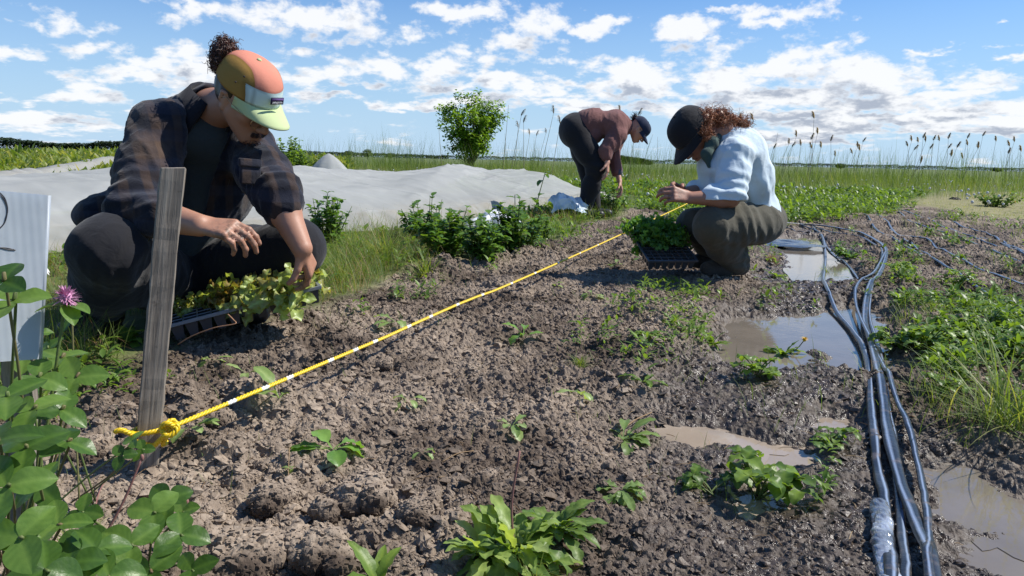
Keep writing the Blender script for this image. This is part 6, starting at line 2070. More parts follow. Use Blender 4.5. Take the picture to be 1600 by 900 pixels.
grass('strip_grass', 36000, 1.7, 11, 12, 44, 0.04, 0.13, 0.0015, L_GRASS, 'grass growing among the weeds right of the hoses', 206, thr=0.50, soil_side=1, mask=right_strip, tint=(0.2, 0.95))
def mid_back(x, y, rg):
    e = poly_sd(x, y, [G2(*p) for p in [(1000, 322), (1050, 345), (1190, 350), (1290, 345), (1400, 330), (1400, 312), (1100, 312)]])
    return (rg.uniform(0, 1, len(x)) < sstep(0.3, -0.2, e)) & clear_people(x, y, rg)
clumps('back_weeds', 16000, 5.0, 16, 2, 30, L_WEED, 'weeds greening the far end of the bed', 207, L=(0.02, 0.05), W=(0.009, 0.018), thr=0.42, soil_side=2, mask=mid_back)
clumps('bed_weeds', 5200, 1.4, 9, -8, 24, L_WEED, 'tiny leafy weeds sprouting over the wetter side of the bed', 221, nl=(3, 8), L=(0.012, 0.038), W=(0.005, 0.013), thr=0.60, dens_scale=3.0, mask=lambda x, y, rg: (poly_sd(x, y, WET) < 0.35) & clear_people(x, y, rg), tint=(0.2, 1))
clumps('bed_edge_weeds', 3600, 1.8, 9, -36, 16, L_WEED, 'small weeds creeping from the verge onto the soil edge', 222, nl=(4, 9), L=(0.014, 0.045), W=(0.006, 0.015), thr=0.50, dens_scale=3.0, mask=lambda x, y, rg: (np.abs(poly_sd(x, y, SOIL)) < 0.30) & clear_people(x, y, rg), tint=(0.1, 1))
# open field behind
def not_track(x, y, rg):
    return (poly_sd(x, y, DRYTRACK) > -0.1 + 0.5 * rg.uniform(0, 1, len(x))) & clear_people(x, y, rg)
grass('field_grass_near', 60000, 7.5, 22, -45, 45, 0.08, 0.24, 0.0015, L_FIELD, 'mixed green meadow grass between the bed and the reeds', 208, thr=0.38, dens_scale=0.8, mask=not_track, power=0.85, tint=(0.05, 1.0))
grass('track_grass', 14000, 6.5, 16, 14, 45, 0.02, 0.07, 0.0012, L_FIELD, 'short yellowish grass on the dry track', 211, thr=0.40, dens_scale=1.5, mask=lambda x, y, rg: poly_sd(x, y, DRYTRACK) < 0.3, tint=(0.45, 1.0))
grass('field_grass_far', 60000, 16, 48, -46, 46, 0.25, 0.58, 0.0012, L_FIELD, 'tall dark green grass of the far field', 209, thr=0.42, dens_scale=0.35, mask=lambda x, y, rg: y > 13, power=0.8, droop=(0.1, 0.9), lean=1.2, tint=(0.0, 1.0))
grass('reed_bed_leaves', 16000, 19, 34, -22, 44, 0.7, 1.35, 0.0013, L_FIELD, 'young green reed blades standing below the dry plumes', 210, thr=0.50, dens_scale=0.5, mask=lambda x, y, rg: np.abs(y - 26) < 4, droop=(0.05, 0.7), lean=1.3, tint=(0.05, 0.5))
clumps('field_weeds', 15000, 7.5, 18, -4, 44, L_WEED, 'leafy weeds in the meadow', 212, L=(0.025, 0.065), W=(0.010, 0.022), thr=0.50, dens_scale=0.9, soil_side=0, mask=not_track, power=0.9)

grass('dead_grass', 26000, 8, 40, -40, 45, 0.10, 0.34, 0.0011, L_DRY, 'pale dead stems standing through the meadow', 214, thr=0.50, dens_scale=0.7, mask=not_track, power=0.8, lean=0.8, tint=(0.4, 1.0))
# pale dandelion clocks and flowers, too many to count
def specks(name, n, r0, r1, a0, a1, zh, rr, mt, label, seed, mask=None):
    rg = np.random.default_rng(seed); x, y, r = scatter_polar(n, r0, r1, a0, a1, rg)
    soil, wet, pud = masks(x, y); ok = (soil < 0.5) & (fbm(x * .6, y * .6, seed, 2) > 0.5) & (poly_sd(x, y, COVER_POLY) > 0.5) & (y > 9)
    x, y = x[ok], y[ok]; mb = MB(); z = base_h(x, y)
    for a, b_, c in zip(x, y, z):
        h_ = rg.uniform(*zh); mb.ell((a, b_, c + h_), (rr * rg.uniform(.7, 1.1),) * 3, nu=6, nv=4)
    o = mb.build(name, mt); tag(o, label, None, None, 'stuff')
M_CLOCK = simple_mat('dandelion clock', (0.62, 0.62, 0.58), 0.95, 0.1)
M_YEL = simple_mat('yellow petals', (0.72, 0.46, 0.02), 0.7, 0.15, 300)
specks('dandelion_clocks', 900, 8, 26, -10, 42, (0.12, 0.26), 0.022, M_CLOCK, 'white dandelion clocks dotted over the meadow', 301)
specks('buttercups', 260, 5, 18, -4, 40, (0.08, 0.20), 0.012, M_YEL, 'small yellow flowers dotted over the meadow', 302)

# ------------------------------------------------------------------ reeds, one by one
def reed_meshes(seed):
    rg = np.random.default_rng(seed)
    H = 1.0
    lean = rg.uniform(-0.04, 0.04)
    pts = [(lean * t * t, 0.01 * math.sin(t * 5 + seed), t * H) for t in np.linspace(0, 1, 9)]
    s_ = MB(); s_.tube(pts, np.linspace(0.0052, 0.0026, 9), 5)
    ms = new_mesh('stem', np.concatenate(s_.v), [np.concatenate(s_.q), np.concatenate(s_.t)], [M_REEDSTEM])
    p_ = MB(); n = 230
    t = rg.uniform(0, 1, n)
    side = rg.choice([-1, 1])
    base = np.stack([lean + side * 0.03 * t ** 2, np.zeros(n), H - 0.03 + 0.10 * t], 1)
    base += np.stack([rg.normal(size=n) * .004, rg.normal(size=n) * .004, np.zeros(n)], 1)
    d = np.stack([side * (0.15 + 0.35 * t) + rg.normal(size=n) * .20, rg.normal(size=n) * .22, 1.0 + 0 * t], 1)
    leaves(p_, base, d, UP + np.array([-side * .5, 0, 0]), rg.uniform(0.04, 0.085, n) * (1.15 - 0.5 * t), 0.008, rg.uniform(.6, 2.2, n), 'blade', nt=4, nu=2, fold=0, rg=rg)
    mp = new_mesh('plume', np.concatenate(p_.v), np.concatenate(p_.q), [L_PLUME], attrs={'tint': np.concatenate(p_.a)})
    return ms, mp
reeds = [reed_meshes(i) for i in range(7)]
REEDS = [(685, 195, 0), (797, 157, 0), (816, 172, 1), (812, 192, 1), (818, 183, 1), (831, 205, 1), (836, 206, 1), (853, 202, 1), (869, 168, 1), (876, 184, 1), (790, 205, 0), (951, 205, 0), (962, 212, 0), (1020, 205, 0), (1030, 210, 0), (970, 167, 1), (996, 170, 1),
 (1160, 180, 1), (1180, 179, 1), (1186, 214, 1), (1207, 227, 1), (1219, 203, 0), (1276, 176, 1), (1233, 219, 1), (1237, 223, 1), (1246, 207, 1), (1254, 222, 1), (1268, 211, 1), (1282, 203, 1), (1270, 226, 1), (1287, 226, 1), (1298, 214, 1), (1306, 240, 1),
 (1333, 235, 1), (1340, 224, 1), (1350, 216, 1), (1347, 230, 1), (1424, 214, 1), (1421, 223, 1), (1428, 228, 1), (1438, 217, 1), (1443, 209, 1), (1448, 215, 1), (1452, 227, 1), (1459, 213, 1), (1470, 214, 1), (1482, 210, 1), (1481, 226, 1), (1494, 224, 1), (1490, 240, 1), (1510, 210, 1), (1514, 221, 1), (1504, 243, 1), (1529, 225, 1), (1537, 206, 1), (1441, 250, 1), (1560, 215, 1), (1573, 235, 1), (1579, 222, 1), (1585, 215, 1), (1599, 231, 1)]
rgr = np.random.default_rng(8)
def reed_word(px):
    for a, b_, w in ((0, 700, 'beside the young tree on its left'), (700, 840, 'in the group just right of the young tree'), (840, 900, 'close to the back of the bending person'), (900, 1045, 'behind the two people on the right'), (1045, 1200, 'above the shoulder of the squatting person'), (1200, 1315, 'in the loose group behind the pale blue shirt'), (1315, 1400, 'in the small middle skyline group'), (1400, 1500, 'in the dense group on the right skyline'), (1500, 1700, 'in the last group at the skyline right end')):
        if a <= px < b_: return w
cntr = {}
REEDS.sort()
for (px, py, pl) in REEDS:
    Yd = rgr.uniform(22, 29) if py > 190 else rgr.uniform(19, 22)
    top = A(px, py, Yd)
    lean = rgr.uniform(-0.22, 0.08) * 2.0
    g0 = gz(top[0] + lean, Yd)
    bx_ = top[0] + lean
    Hh_ = math.hypot(top[2] - g0, lean) / 1.06
    w = reed_word(px)
    cntr[w] = cntr.get(w, -1) + 1
    tall = 'tall' if Hh_ > 2.0 else 'slender' if Hh_ > 1.6 else 'short'
    bare = '' if pl else ' without a plume'
    r = empty('reed', (bx_, Yd, g0), f'{tall} {"plumed" if pl else "bare"} reed, {ORD[cntr[w]] if cntr[w] < 14 else "last"} from left {w.replace("in the", "of the").replace("on the skyline", "").strip()}', 'reed', 'dry reeds along the skyline')
    k = int(rgr.integers(7))
    r.scale = (1.35 * Hh_ / 2 + .3,) * 2 + (Hh_,) if False else (1.5, 1.5, Hh_)
    r.rotation_euler = (0, math.atan2(top[0] - bx_, top[2] - g0), 0)
    link('stem', reeds[k][0], r)
    if pl:
        o = link('plume', reeds[k][1], r); o.scale = (1.0, 1.0, 1.7 / Hh_) ; o.location = (0, 0, 1 - 1.7 / Hh_)

# ------------------------------------------------------------------ young tree
def tree(name, base, H, Wd, n_limb, nleaf, ls, seed, label, bare_low=0.12):
    rg = np.random.default_rng(seed)
    root = empty(name, tuple(base), label, 'tree')
    tr_ = MB(); tips = []
    for k in range(n_limb):
        a = rg.uniform(0, 6.28); reach = rg.uniform(0.25, 1.0) * Wd / 2; top = H * rg.uniform(0.55, 0.98) * (1 - 0.25 * reach / (Wd / 2))
        st = np.array([rg.normal() * 0.06, rg.normal() * 0.06, 0])
        P = [st + (np.array([math.cos(a) * reach, math.sin(a) * reach, top]) - st) * np.array([t ** 1.25, t ** 1.25, t]) + rg.normal(size=3) * 0.03 * H * t for t in np.linspace(0, 1, 8)]
        tr_.tube(P, np.linspace(0.030, 0.006, 8) * H / 3.2, 6)
        for j in range(3, 8):
            tips.append((P[j], 0.30 * (0.6 + 0.5 * rg.uniform())))
            for _ in range(2):
                dd = rdir(1, rg, -0.3, 0.9)[0]; e = P[j] + dd * rg.uniform(.15, .38) * H / 3.2
                tr_.tube([P[j], (P[j] + e) / 2 + rg.normal(size=3) * .02, e], [0.009, .006, .003], 4); tips.append((e, 0.22))
    tr_.build('trunk', M_BARK, root)
    T = np.array([t[0] for t in tips]); Rr_ = np.array([t[1] for t in tips]) * H / 3.2
    ok = T[:, 2] > bare_low * H; T, Rr_ = T[ok], Rr_[ok]
    i = rg.integers(0, len(T), nleaf)
    off = rg.normal(size=(nleaf, 3)); off /= np.linalg.norm(off, axis=1)[:, None]; off *= (rg.uniform(0, 1, nleaf) ** 0.5 * Rr_[i])[:, None]
    B_ = T[i] + off
    clump = rg.uniform(0, 1, len(T))
    mb = MB(); dd = rdir(nleaf, rg, -0.7, 0.7)
    leaves(mb, B_, dd, UP + off * 1.5, rg.uniform(.6, 1.2, nleaf) * ls, rg.uniform(.5, .9, nleaf) * ls, rg.uniform(.2, 1.2, nleaf), 'ovate', nt=4, nu=3, fold=.2, tint=np.clip(clump[i] * .5 + rg.uniform(0, .5, nleaf), 0, 1), rg=rg)
    mb.build('crown', L_TREE, root)
    return root
b0 = A(735, 258, 30.0); b0[2] = gz(b0[0], 30.0)
tree('young_tree', b0, 3.15, 2.5, 26, 9500, 0.12, 3, 'small bushy bright green tree standing alone beyond the row cover')
b1 = A(574, 244, 160.0); b1[2] = 0
def lump_tree(name, px, Yd, w, h, label, seed, group=None):
    """distant tree: trunk and a crown of many leaf clumps"""
    rg = np.random.default_rng(seed); c = A(px, 250, Yd)
    root = empty(name, (c[0], Yd, 0), label, 'tree', group)
    t_ = MB(); t_.tube([(0, 0, 0), (0, 0, h * .55)], [w * .05, w * .03], 6); t_.build('trunk', M_BARK, root)
    n = 420; off = rg.normal(size=(n, 3)); off /= np.linalg.norm(off, axis=1)[:, None]; off *= (rg.uniform(.35, 1, n) ** 0.5)[:, None]
    B_ = off * np.array([w / 2, w / 2, h * .38]) + np.array([0, 0, h * .60])
    mb = MB(); leaves(mb, B_, rdir(n, rg, -.4, .8), UP + off, w * .16, w * .13, 0.8, 'ovate', nt=3, nu=3, fold=.3, tint=rg.uniform(0, .6, n), rg=rg)
    mb.build('crown', L_FAR, root)
L_FAR = leaf_mat('distant foliage', [(0.020, 0.038, 0.020), (0.032, 0.058, 0.026), (0.05, 0.08, 0.03)], 0.8, 0.15)
lump_tree('round_tree', 574, 170, 2.0, 2.3, 'single round dark tree far off left of the young tree', 31)
lump_tree('far_tree', 546, 230, 3.2, 2.2, 'low dark tree far behind the tented cover', 32)
lump_tree('far_tree', 1314, 210, 2.6, 1.6, 'low far bush on the skyline between two reed groups', 33)
lump_tree('far_tree', 1560, 300, 4, 1.7, 'low far tree near the right end of the skyline', 34)
lump_tree('far_tree', 610, 260, 2.6, 1.9, 'tiny far bush between the round tree and the young tree', 35)
def wood(name, px0, px1, Yd, hmax, n, label, seed, env=None, ls=1.6):
    rg = np.random.default_rng(seed); a = A(px0, 250, Yd)[0]; b_ = A(px1, 250, Yd)[0]
    x = rg.uniform(a, b_, n); u = (x - a) / (b_ - a)
    top = hmax * (0.55 + 0.45 * fbm(x / (hmax * 1.4), x * 0, seed, 3)) * (env(u) if env else 1)
    z = rg.uniform(0, 1, n) ** .6 * top; y = Yd + rg.uniform(-1, 1, n) * hmax * .8
    mb = MB(); leaves(mb, np.stack([x, y, z], 1), rdir(n, rg, -.2, .9), UP, hmax * .26 * ls / 1.6 * rg.uniform(.6, 1.3, n), hmax * .20 * ls / 1.6, .8, 'ovate', nt=3, nu=3, fold=.3, tint=rg.uniform(0, .7, n), rg=rg)
    o = mb.build(name, L_FAR); tag(o, label, None, None, 'stuff')
wood('treeline', -900, 200, 520, 8.5, 22000, 'dark continuous wood on the horizon at the left', 51, lambda u: 0.75 + 0.35 * np.abs(np.sin(u * 7)), 1.6)
wood('treeline', 180, 700, 620, 5.5, 12000, 'thin line of distant trees behind the young tree', 52, lambda u: 1 - 0.35 * u)
wood('treeline', 690, 1750, 900, 5.5, 26000, 'hazy thin line of distant trees along the right horizon', 53, None)
wood('copse', 925, 1018, 240, 3.0, 4200, 'rounded dark copse on the horizon behind the bending person', 54, lambda u: 0.25 + np.sin(np.pi * np.clip(u * .95 + .05, 0, 1)) ** .6 * 0.8)

# ------------------------------------------------------------------ crop field and bushes beyond the cover at the left
clumps('crop_field', 14000, 9, 42, -46, -12, L_FIELD, 'green crop standing beyond the row cover at the left', 213, L=(0.05, 0.11), W=(0.015, 0.035), thr=0.30, soil_side=2, nl=(6, 12), up=(0.4, 1.5), mask=lambda x, y, rg: (poly_sd(x, y, COVER_POLY) > 0.3) & (y > 8 + 0.2 * (x + 14)), power=0.8, tint=(0.2, 0.9))

def bush(name, px, py, w, h, mt, label, seed, nstem=14, nleaf=420, ls=0.045, shape='ovate', Yd=None, asp=0.62, group=None, spiky=0.0, cat='bush'):
    rg = np.random.default_rng(seed)
    c = gpt(px, py) if Yd is None else Vector((A(px, py, Yd)[0], Yd, 0))
    c.z = float(th_z([c.x], [c.y])[0])
    root = empty(name, tuple(c), label, cat, group)
    st = MB(); mb = MB(); per = max(3, nleaf // nstem)
    for k in range(nstem):
        a = rg.uniform(0, 6.28); rr = rg.uniform(0, 1) ** .6 * w / 2; H_ = h * rg.uniform(.55, 1.0) * (1 - .35 * (rr / (w / 2)) ** 2) 
        if spiky and k == 0: H_ = h * (1 + spiky)
        e = np.array([math.cos(a) * rr, math.sin(a) * rr, H_]); s0 = e * np.array([.3, .3, 0])
        P = np.array([s0 + (e - s0) * t + np.array([0, 0, 0]) for t in np.linspace(0, 1, 6)]); P[:, :2] += rg.normal(size=2) * .01 * np.linspace(0, 1, 6)[:, None]
        st.tube(P, np.linspace(.0035, .0015, 6) * (1 + h), 5, a=.3)
        t = rg.uniform(.15, 1.02, per); B_ = np.stack([np.interp(t, np.linspace(0, 1, 6), P[:, i]) for i in range(3)], 1)
        dd = rdir(per, rg, -.1, .9)
        leaves(mb, B_, dd, UP, rg.uniform(.6, 1.25, per) * ls * (1.15 - .4 * t), rg.uniform(.7, 1.1, per) * ls * asp, rg.uniform(.3, 1.3, per), shape, nt=5, nu=3, fold=.25, ruffle=.15, tint=np.clip(rg.uniform(0, .5) + rg.uniform(0, .5, per), 0, 1), rg=rg)
    st.build('stems', M_STEM, root); mb.build('leaves', mt, root)
    return root
bush('broad_bean_plant', 508, 388, .34, .38, L_DARK, 'dense dark green leafy bush right of the raised forearm, before a silver bag', 61, 30, 560, .056)
bush('leafy_bush', 700, 398, .50, .31, L_DARK, 'broad leafy plant in the verge, left of the white sack', 62, 28, 560, .066)
bush('leafy_bush', 668, 380, .36, .34, L_DARK, 'smaller leafy bush at the cover edge behind the grass tufts', 63, 20, 330, .060)
bush('leafy_bush', 745, 405, .42, .28, L_DARK, 'low leafy bush in front of the white sack', 64, 22, 420, .064)
bush('leafy_bush', 806, 392, .42, .38, L_DARK, 'tallest leafy bush, with shoots standing clear, right of the white sack', 65, 24, 480, .064, spiky=.25)
bush('leafy_bush', 842, 372, .22, .18, L_DARK, 'small leafy bush at the right end of the verge row', 66, 10, 190, .045)
bush('leafy_bush', 955, 334, .40, .36, L_DARK, 'dark bush under the hand of the bending person', 67, 24, 560, .055)
bush('leafy_bush', 1012, 300, .55, .28, L_DARK, 'low dark leafy plant between the bending and squatting people', 68, 22, 420, .06)
bush('leafy_bush', 1150, 300, .5, .3, L_DARK, 'low leafy plants behind the squatting person', 69, 16, 300, .06)
bush('hedge_bush', 452, 264, 1.5, .95, L_WEED, 'bright leafy bush behind the shirt sleeve beyond the cover', 70, 40, 1500, .12, Yd=15)
bush('hedge_bush', 408, 268, 1.2, .75, L_WEED, 'bright leafy bush nearest the cap beyond the cover', 72, 30, 900, .12, Yd=15)
bush('meadow_bush', 1558, 322, .8, .28, L_WEED, 'low spreading green bush beyond the dry track', 71, 24, 500, .07)

def tuft(name, px, py, n, L, wd, mt, label, seed, lean=.5, tint=(0, 1), cat='grass tuft', droop=(.5, 1.6)):
    rg = np.random.default_rng(seed); c = gpt(px, py); c.z = float(th_z([c.x], [c.y])[0])
    mb = MB(); dd = rdir(n, rg, lean, 1.45)
    leaves(mb, rg.normal(size=(n, 3)) * np.array([1, 1, 0]) * L * .10, dd, UP, rg.uniform(.5, 1.1, n) * L, wd, rg.uniform(*droop, n), 'blade', nt=7, nu=2, fold=0, tint=rg.uniform(*tint, n), rg=rg)
    o = mb.build(name, mt, loc=tuple(c)); tag(o, label, cat); return o
tuft('grass_tuft', 1580, 660, 130, .30, .0035, L_GRASS, 'long arching grass tuft at the right edge of the picture', 81, .25, (.35, .85), droop=(.3, 1.2))
tuft('grass_tuft', 600, 410, 260, .26, .004, L_GRASS, 'largest grey-green grass tuft in the middle of the verge', 82, .4, (.3, .9))
tuft('grass_tuft', 560, 395, 160, .22, .004, L_GRASS, 'pale grass tuft left of the largest one', 83, .4, (.3, .9))
tuft('grass_tuft', 665, 425, 120, .18, .004, L_GRASS, 'small grass tuft at the verge edge below the leafy bushes', 84, .4, (.3, .9))
tuft('grass_tuft', 530, 440, 150, .16, .0035, L_GRASS, 'short grass tuft just right of the hand on the tray', 85, .4, (.3, .9))
tuft('straw_tuft', 1206, 408, 420, .085, .0022, L_DRY, 'round tuft of dead brown grass beside the boot of the squatting person', 86, .1, (0, .8), droop=(.8, 2.2))
tuft('grass_tuft', 905, 562, 170, .055, .0018, L_GRASS, 'flat patch-like tuft of fine grass on the middle of the bed', 87, .05, (.4, .8))
tuft('grass_tuft', 830, 885, 260, .06, .002, L_GRASS, 'fine grass tuft growing through the largest weed clump', 94, .2, (.4, .9))
tuft('grass_tuft', 1290, 430, 90, .10, .003, L_GRASS, 'thin grass tuft at the edge of the blue puddle', 88, .4, (.3, .8))
for k, (px, py) in enumerate([(1165, 500), (1190, 480), (1500, 640), (700, 655)]): pass

# ------------------------------------------------------------------ single weeds on the bed, each its own thing
def weed(px, py, n, L, W_, shape, mt, label, seed, up=(.15, 1.0), droop=(.5, 1.6), ruffle=.2, flower=None, name='weed', cat='weed', tint=(0, 1), asp_nt=9, stems=0, dz=0.0, spread=.1, stick=None):
    rg = np.random.default_rng(seed); c = gpt(px, py); q_ = np.linspace(0, 6.28, 9); c.z = float(th_z(c.x + .012 * np.cos(q_), c.y + .012 * np.sin(q_)).max()) + dz
    root = empty(name, tuple(c), label, cat)
    mb = MB(); dd = rdir(n, rg, *up)
    if stems:
        st = MB(); Bp = []
        for k in range(n):
            e = dd[k] * L * rg.uniform(.5, 1.3); s0 = rg.normal(size=3) * np.array([.2, .2, 0]) * L * spread * 4
            P = [s0, s0 + e * .5 + np.array([0, 0, .1 * L]), s0 + e]
            st.tube(bez(P, 6), .0011 + L * .008, 5, a=rg.uniform(0, 1)); Bp.append(s0 + e)
        st.build('stems', M_STEM, root)
        Bp = np.array(Bp); B3 = np.repeat(Bp, 3, 0); N = len(B3); a = rg.uniform(0, 6.28, len(Bp))
        ang = np.repeat(a, 3) + np.tile([0, 2.1, 4.2], len(Bp)); el = rg.uniform(-.2, .7, N)
        d3 = np.stack([np.cos(ang) * np.cos(el), np.sin(ang) * np.cos(el), np.sin(el)], 1)
        leaves(mb, B3, d3, UP, W_ * 1.35 * rg.uniform(.7, 1.15, N), W_ * rg.uniform(.8, 1.1, N), rg.uniform(*droop, N), shape, nt=asp_nt, nu=5, fold=.25, ruffle=ruffle, tint=rg.uniform(*tint, N), rg=rg)
    else:
        leaves(mb, dd * .004, dd, UP, rg.uniform(.55, 1.1, n) * L, rg.uniform(.75, 1.15, n) * W_, rg.uniform(*droop, n), shape, nt=asp_nt + 8 if shape == 'dandelion' else asp_nt, nu=5, fold=.25, ruffle=ruffle, rfreq=22, tint=rg.uniform(*tint, n), rg=rg)
    mb.build('leaves', mt, root)
    if stick:
        sx = A(stick[0], stick[1], c.y) - np.array(c)
        s_ = MB(); s_.tube(bez([(0, 0, 0), tuple(sx * .5 + np.array([-.008, 0, 0])), tuple(sx)], 10), [.0018] * 11 if False else .0018, 5, a=1.0); s_.build('stalk', L_DRYSTALK, root)
    if flower:
        e = A(flower[0], flower[1], c.y) - np.array(c)
        s_ = MB(); s_.tube(bez([(0, 0, 0), tuple(e * .5 + np.array([.01, 0, 0])), tuple(e)], 8), .0016, 5, a=.2); s_.build('flower_stem', M_STEM, root)
        f_ = MB(); nn = 60; leaves(f_, e + np.zeros((nn, 3)), rdir(nn, rg, .1, 1.3), UP, .014, .0035, .3, 'blade', nt=3, nu=2, fold=0, rg=rg); f_.ell(e, (.006,) * 3, nu=8, nv=6)
        f_.build('flower', M_YEL, root)
    return root
L_DRYSTALK = simple_mat('reddish dead stalk', (0.26, 0.12, 0.10), 0.7, 0.2)
L_WILT2 = leaf_mat('pale toothed leaf', [(0.08, 0.15, 0.03), (0.18, 0.27, 0.06), (0.32, 0.42, 0.13)], 0.45, 0.4)
W5 = [
 (805, 850, 46, .105, .022, 'dandelion', L_WILT2, 'largest weed clump, toothed pale leaves, at the bottom middle of the bed', dict(up=(.1, 1.4), tint=(.1, 1), droop=(.3, 2.3), stick=(812, 705), ruffle=.4)),
 (870, 822, 26, .09, .020, 'dandelion', L_WILT2, 'dark toothed weed touching the right of the largest clump', dict(up=(.3, 1.2), tint=(0, .5))),
 (760, 850, 26, .09, .020, 'dandelion', L_WILT2, 'low toothed weed at the lower left of the largest clump', dict(up=(.2, 1.1), tint=(.4, 1))),
 (1185, 780, 16, .075, .032, 'ovate', L_WEED, 'three-leaved clover-like weed with one big bright leaf beside muddy water', dict(stems=1, up=(.2, 1.1), tint=(.1, .9))),
 (1110, 775, 9, .055, .020, 'ovate', L_WEED, 'small dull green weed left of the clover-like one', dict(stems=1, tint=(0, .6))),
 (1295, 700, 12, .045, .018, 'ovate', L_WEED, 'small leafy weed between the brown puddles and the hoses', dict(stems=1, tint=(.2, .9))),
 (1222, 560, 34, .085, .018, 'dandelion', L_WEED, 'dandelion rosette with one yellow flower at the puddle edge', dict(up=(.3, 1.3), flower=(1257, 531), tint=(.3, 1))),
 (1184, 598, 16, .055, .022, 'ovate', L_WEED, 'leafy weed just below the dandelion in flower', dict(stems=1, tint=(.3, 1))),
 (1112, 538, 22, .070, .014, 'ovate', L_WEED, 'many-stemmed weed standing at the left of the blue puddle', dict(up=(.4, 1.4), tint=(.2, .8))),
 (1012, 528, 16, .060, .020, 'dandelion', L_WEED, 'flat dandelion rosette on the bed left of the puddle', dict(up=(.1, .8), tint=(.3, .9))),
 (1050, 508, 14, .060, .014, 'dandelion', L_WEED, 'narrow-leaved weed above the flat rosette', dict(up=(.3, 1.2), tint=(.4, 1))),
 (1400, 545, 26, .075, .026, 'ovate', L_WEED, 'leafy weed close on the right of the hose bundle', dict(stems=1, tint=(.2, 1))),
 (1450, 535, 30, .085, .026, 'ovate', L_WEED, 'lush weed in the middle of the leafy strip right of the hoses', dict(stems=1, tint=(.3, 1))),
 (1490, 560, 20, .085, .020, 'ovate', L_WEED, 'weed with long upright leaves right of the lush one', dict(up=(.5, 1.4), tint=(.4, 1))),
 (1540, 520, 24, .085, .026, 'ovate', L_WEED, 'leafy weed toward the right edge above the long grass', dict(stems=1, tint=(.2, .9))),
 (1470, 600, 14, .05, .018, 'ovate', L_WEED, 'small weed at the lower end of the leafy strip', dict(stems=1, tint=(.2, .9))),
 (1325, 408, 24, .09, .03, 'ovate', L_DARK, 'dark weed between the plastic-lined puddle and the hose loop', dict(stems=1, tint=(.2, .9))),
 (1215, 436, 16, .06, .022, 'dandelion', L_WEED, 'low rosette under the dead brown tuft', dict(up=(.2, 1.1), tint=(.3, 1))),
 (975, 668, 12, .085, .026, 'spoon', L_WILT, 'drooping weed with limp grey-green leaves right of centre', dict(up=(-.1, .9), tint=(0, .4), droop=(.8, 2))),
 (1005, 598, 8, .07, .018, 'dandelion', L_WEED, 'bright narrow weed above the drooping one', dict(up=(.2, 1.0), tint=(.4, .9))),
 (970, 770, 10, .06, .022, 'dandelion', L_WILT, 'limp half-buried weed right of the largest clump', dict(up=(-.1, .6), tint=(0, .5))),
 (200, 535, 16, .07, .026, 'ovate', L_WEED, 'bright broad-leaved weed beside the black boot at the left', dict(up=(.3, 1.3), tint=(.5, 1))),
 (590, 895, 5, .075, .022, 'ovate', L_WEED, 'upright leaf shoot poking in at the bottom edge', dict(up=(.7, 1.3), tint=(.4, .9))),
 (980, 350, 20, .09, .03, 'dandelion', L_WEED, 'weed at the bed edge left of the tilted tray', dict(up=(.3, 1.2), tint=(.3, 1))),
 (1500, 440, 22, .09, .03, 'ovate', L_WEED, 'weed between the long drip hoses at the right', dict(stems=1, tint=(.4, 1))),
 (1405, 430, 18, .08, .03, 'ovate', L_WEED, 'yellow-green weed beside the bend of the wide hose', dict(stems=1, tint=(.6, 1))),
]
for i, (px, py, n, L, W_, sh, mt, lab, kw) in enumerate(W5):
    weed(px, py, n, L, W_, sh, mt, lab, 400 + i, **kw)
# dropped seedlings waiting to be planted
SD = [(618, 512, .085, 'limp seedling with curled pale leaves beside the rope'), (637, 630, .055, 'single folded seedling leaf on bare soil near the middle'), (520, 708, .10, 'seedling lying flat with spread glossy leaves above the largest clod'),
 (437, 640, .09, 'seedling with upright pointed leaves just below the rope'), (297, 692, .06, 'small seedling tucked against the foot of the stake'), (385, 568, .06, 'short seedling below the long tray'), (457, 738, .025, 'tiny pale sprout left of the flat-lying seedling'),
 (818, 520, .10, 'bright upright seedling with a trailing stem in the middle of the bed'), (906, 612, .06, 'wilted seedling standing right of the fine grass patch'), (1000, 404, .07, 'seedling lying close before the tilted tray'), (962, 414, .06, 'seedling left of the one by the tilted tray'),
 (925, 457, .06, 'flattened seedling below the tilted tray'), (865, 440, .05, 'grassy sprout just under the far part of the rope'), (745, 380, .05, 'sprout at the edge of the verge'), (800, 665, .06, 'grey limp seedling left of the drooping weed'), (660, 715, .03, 'tiny sprout above the largest clump'), (330, 555, .05, 'sprout near the bent wire')]
for i, (px, py, L, lab) in enumerate(SD):
    weed(px, py, 4 + (i % 3), L, L * .34, 'spoon', L_WILT if i not in (2, 7, 9) else L_SPOON, lab, 500 + i, up=(-.05, .7) if i not in (3, 7) else (.2, 1.2), droop=(.4, 1.8), dz=.006, name='loose_seedling', cat='seedling', tint=(.2, 1))

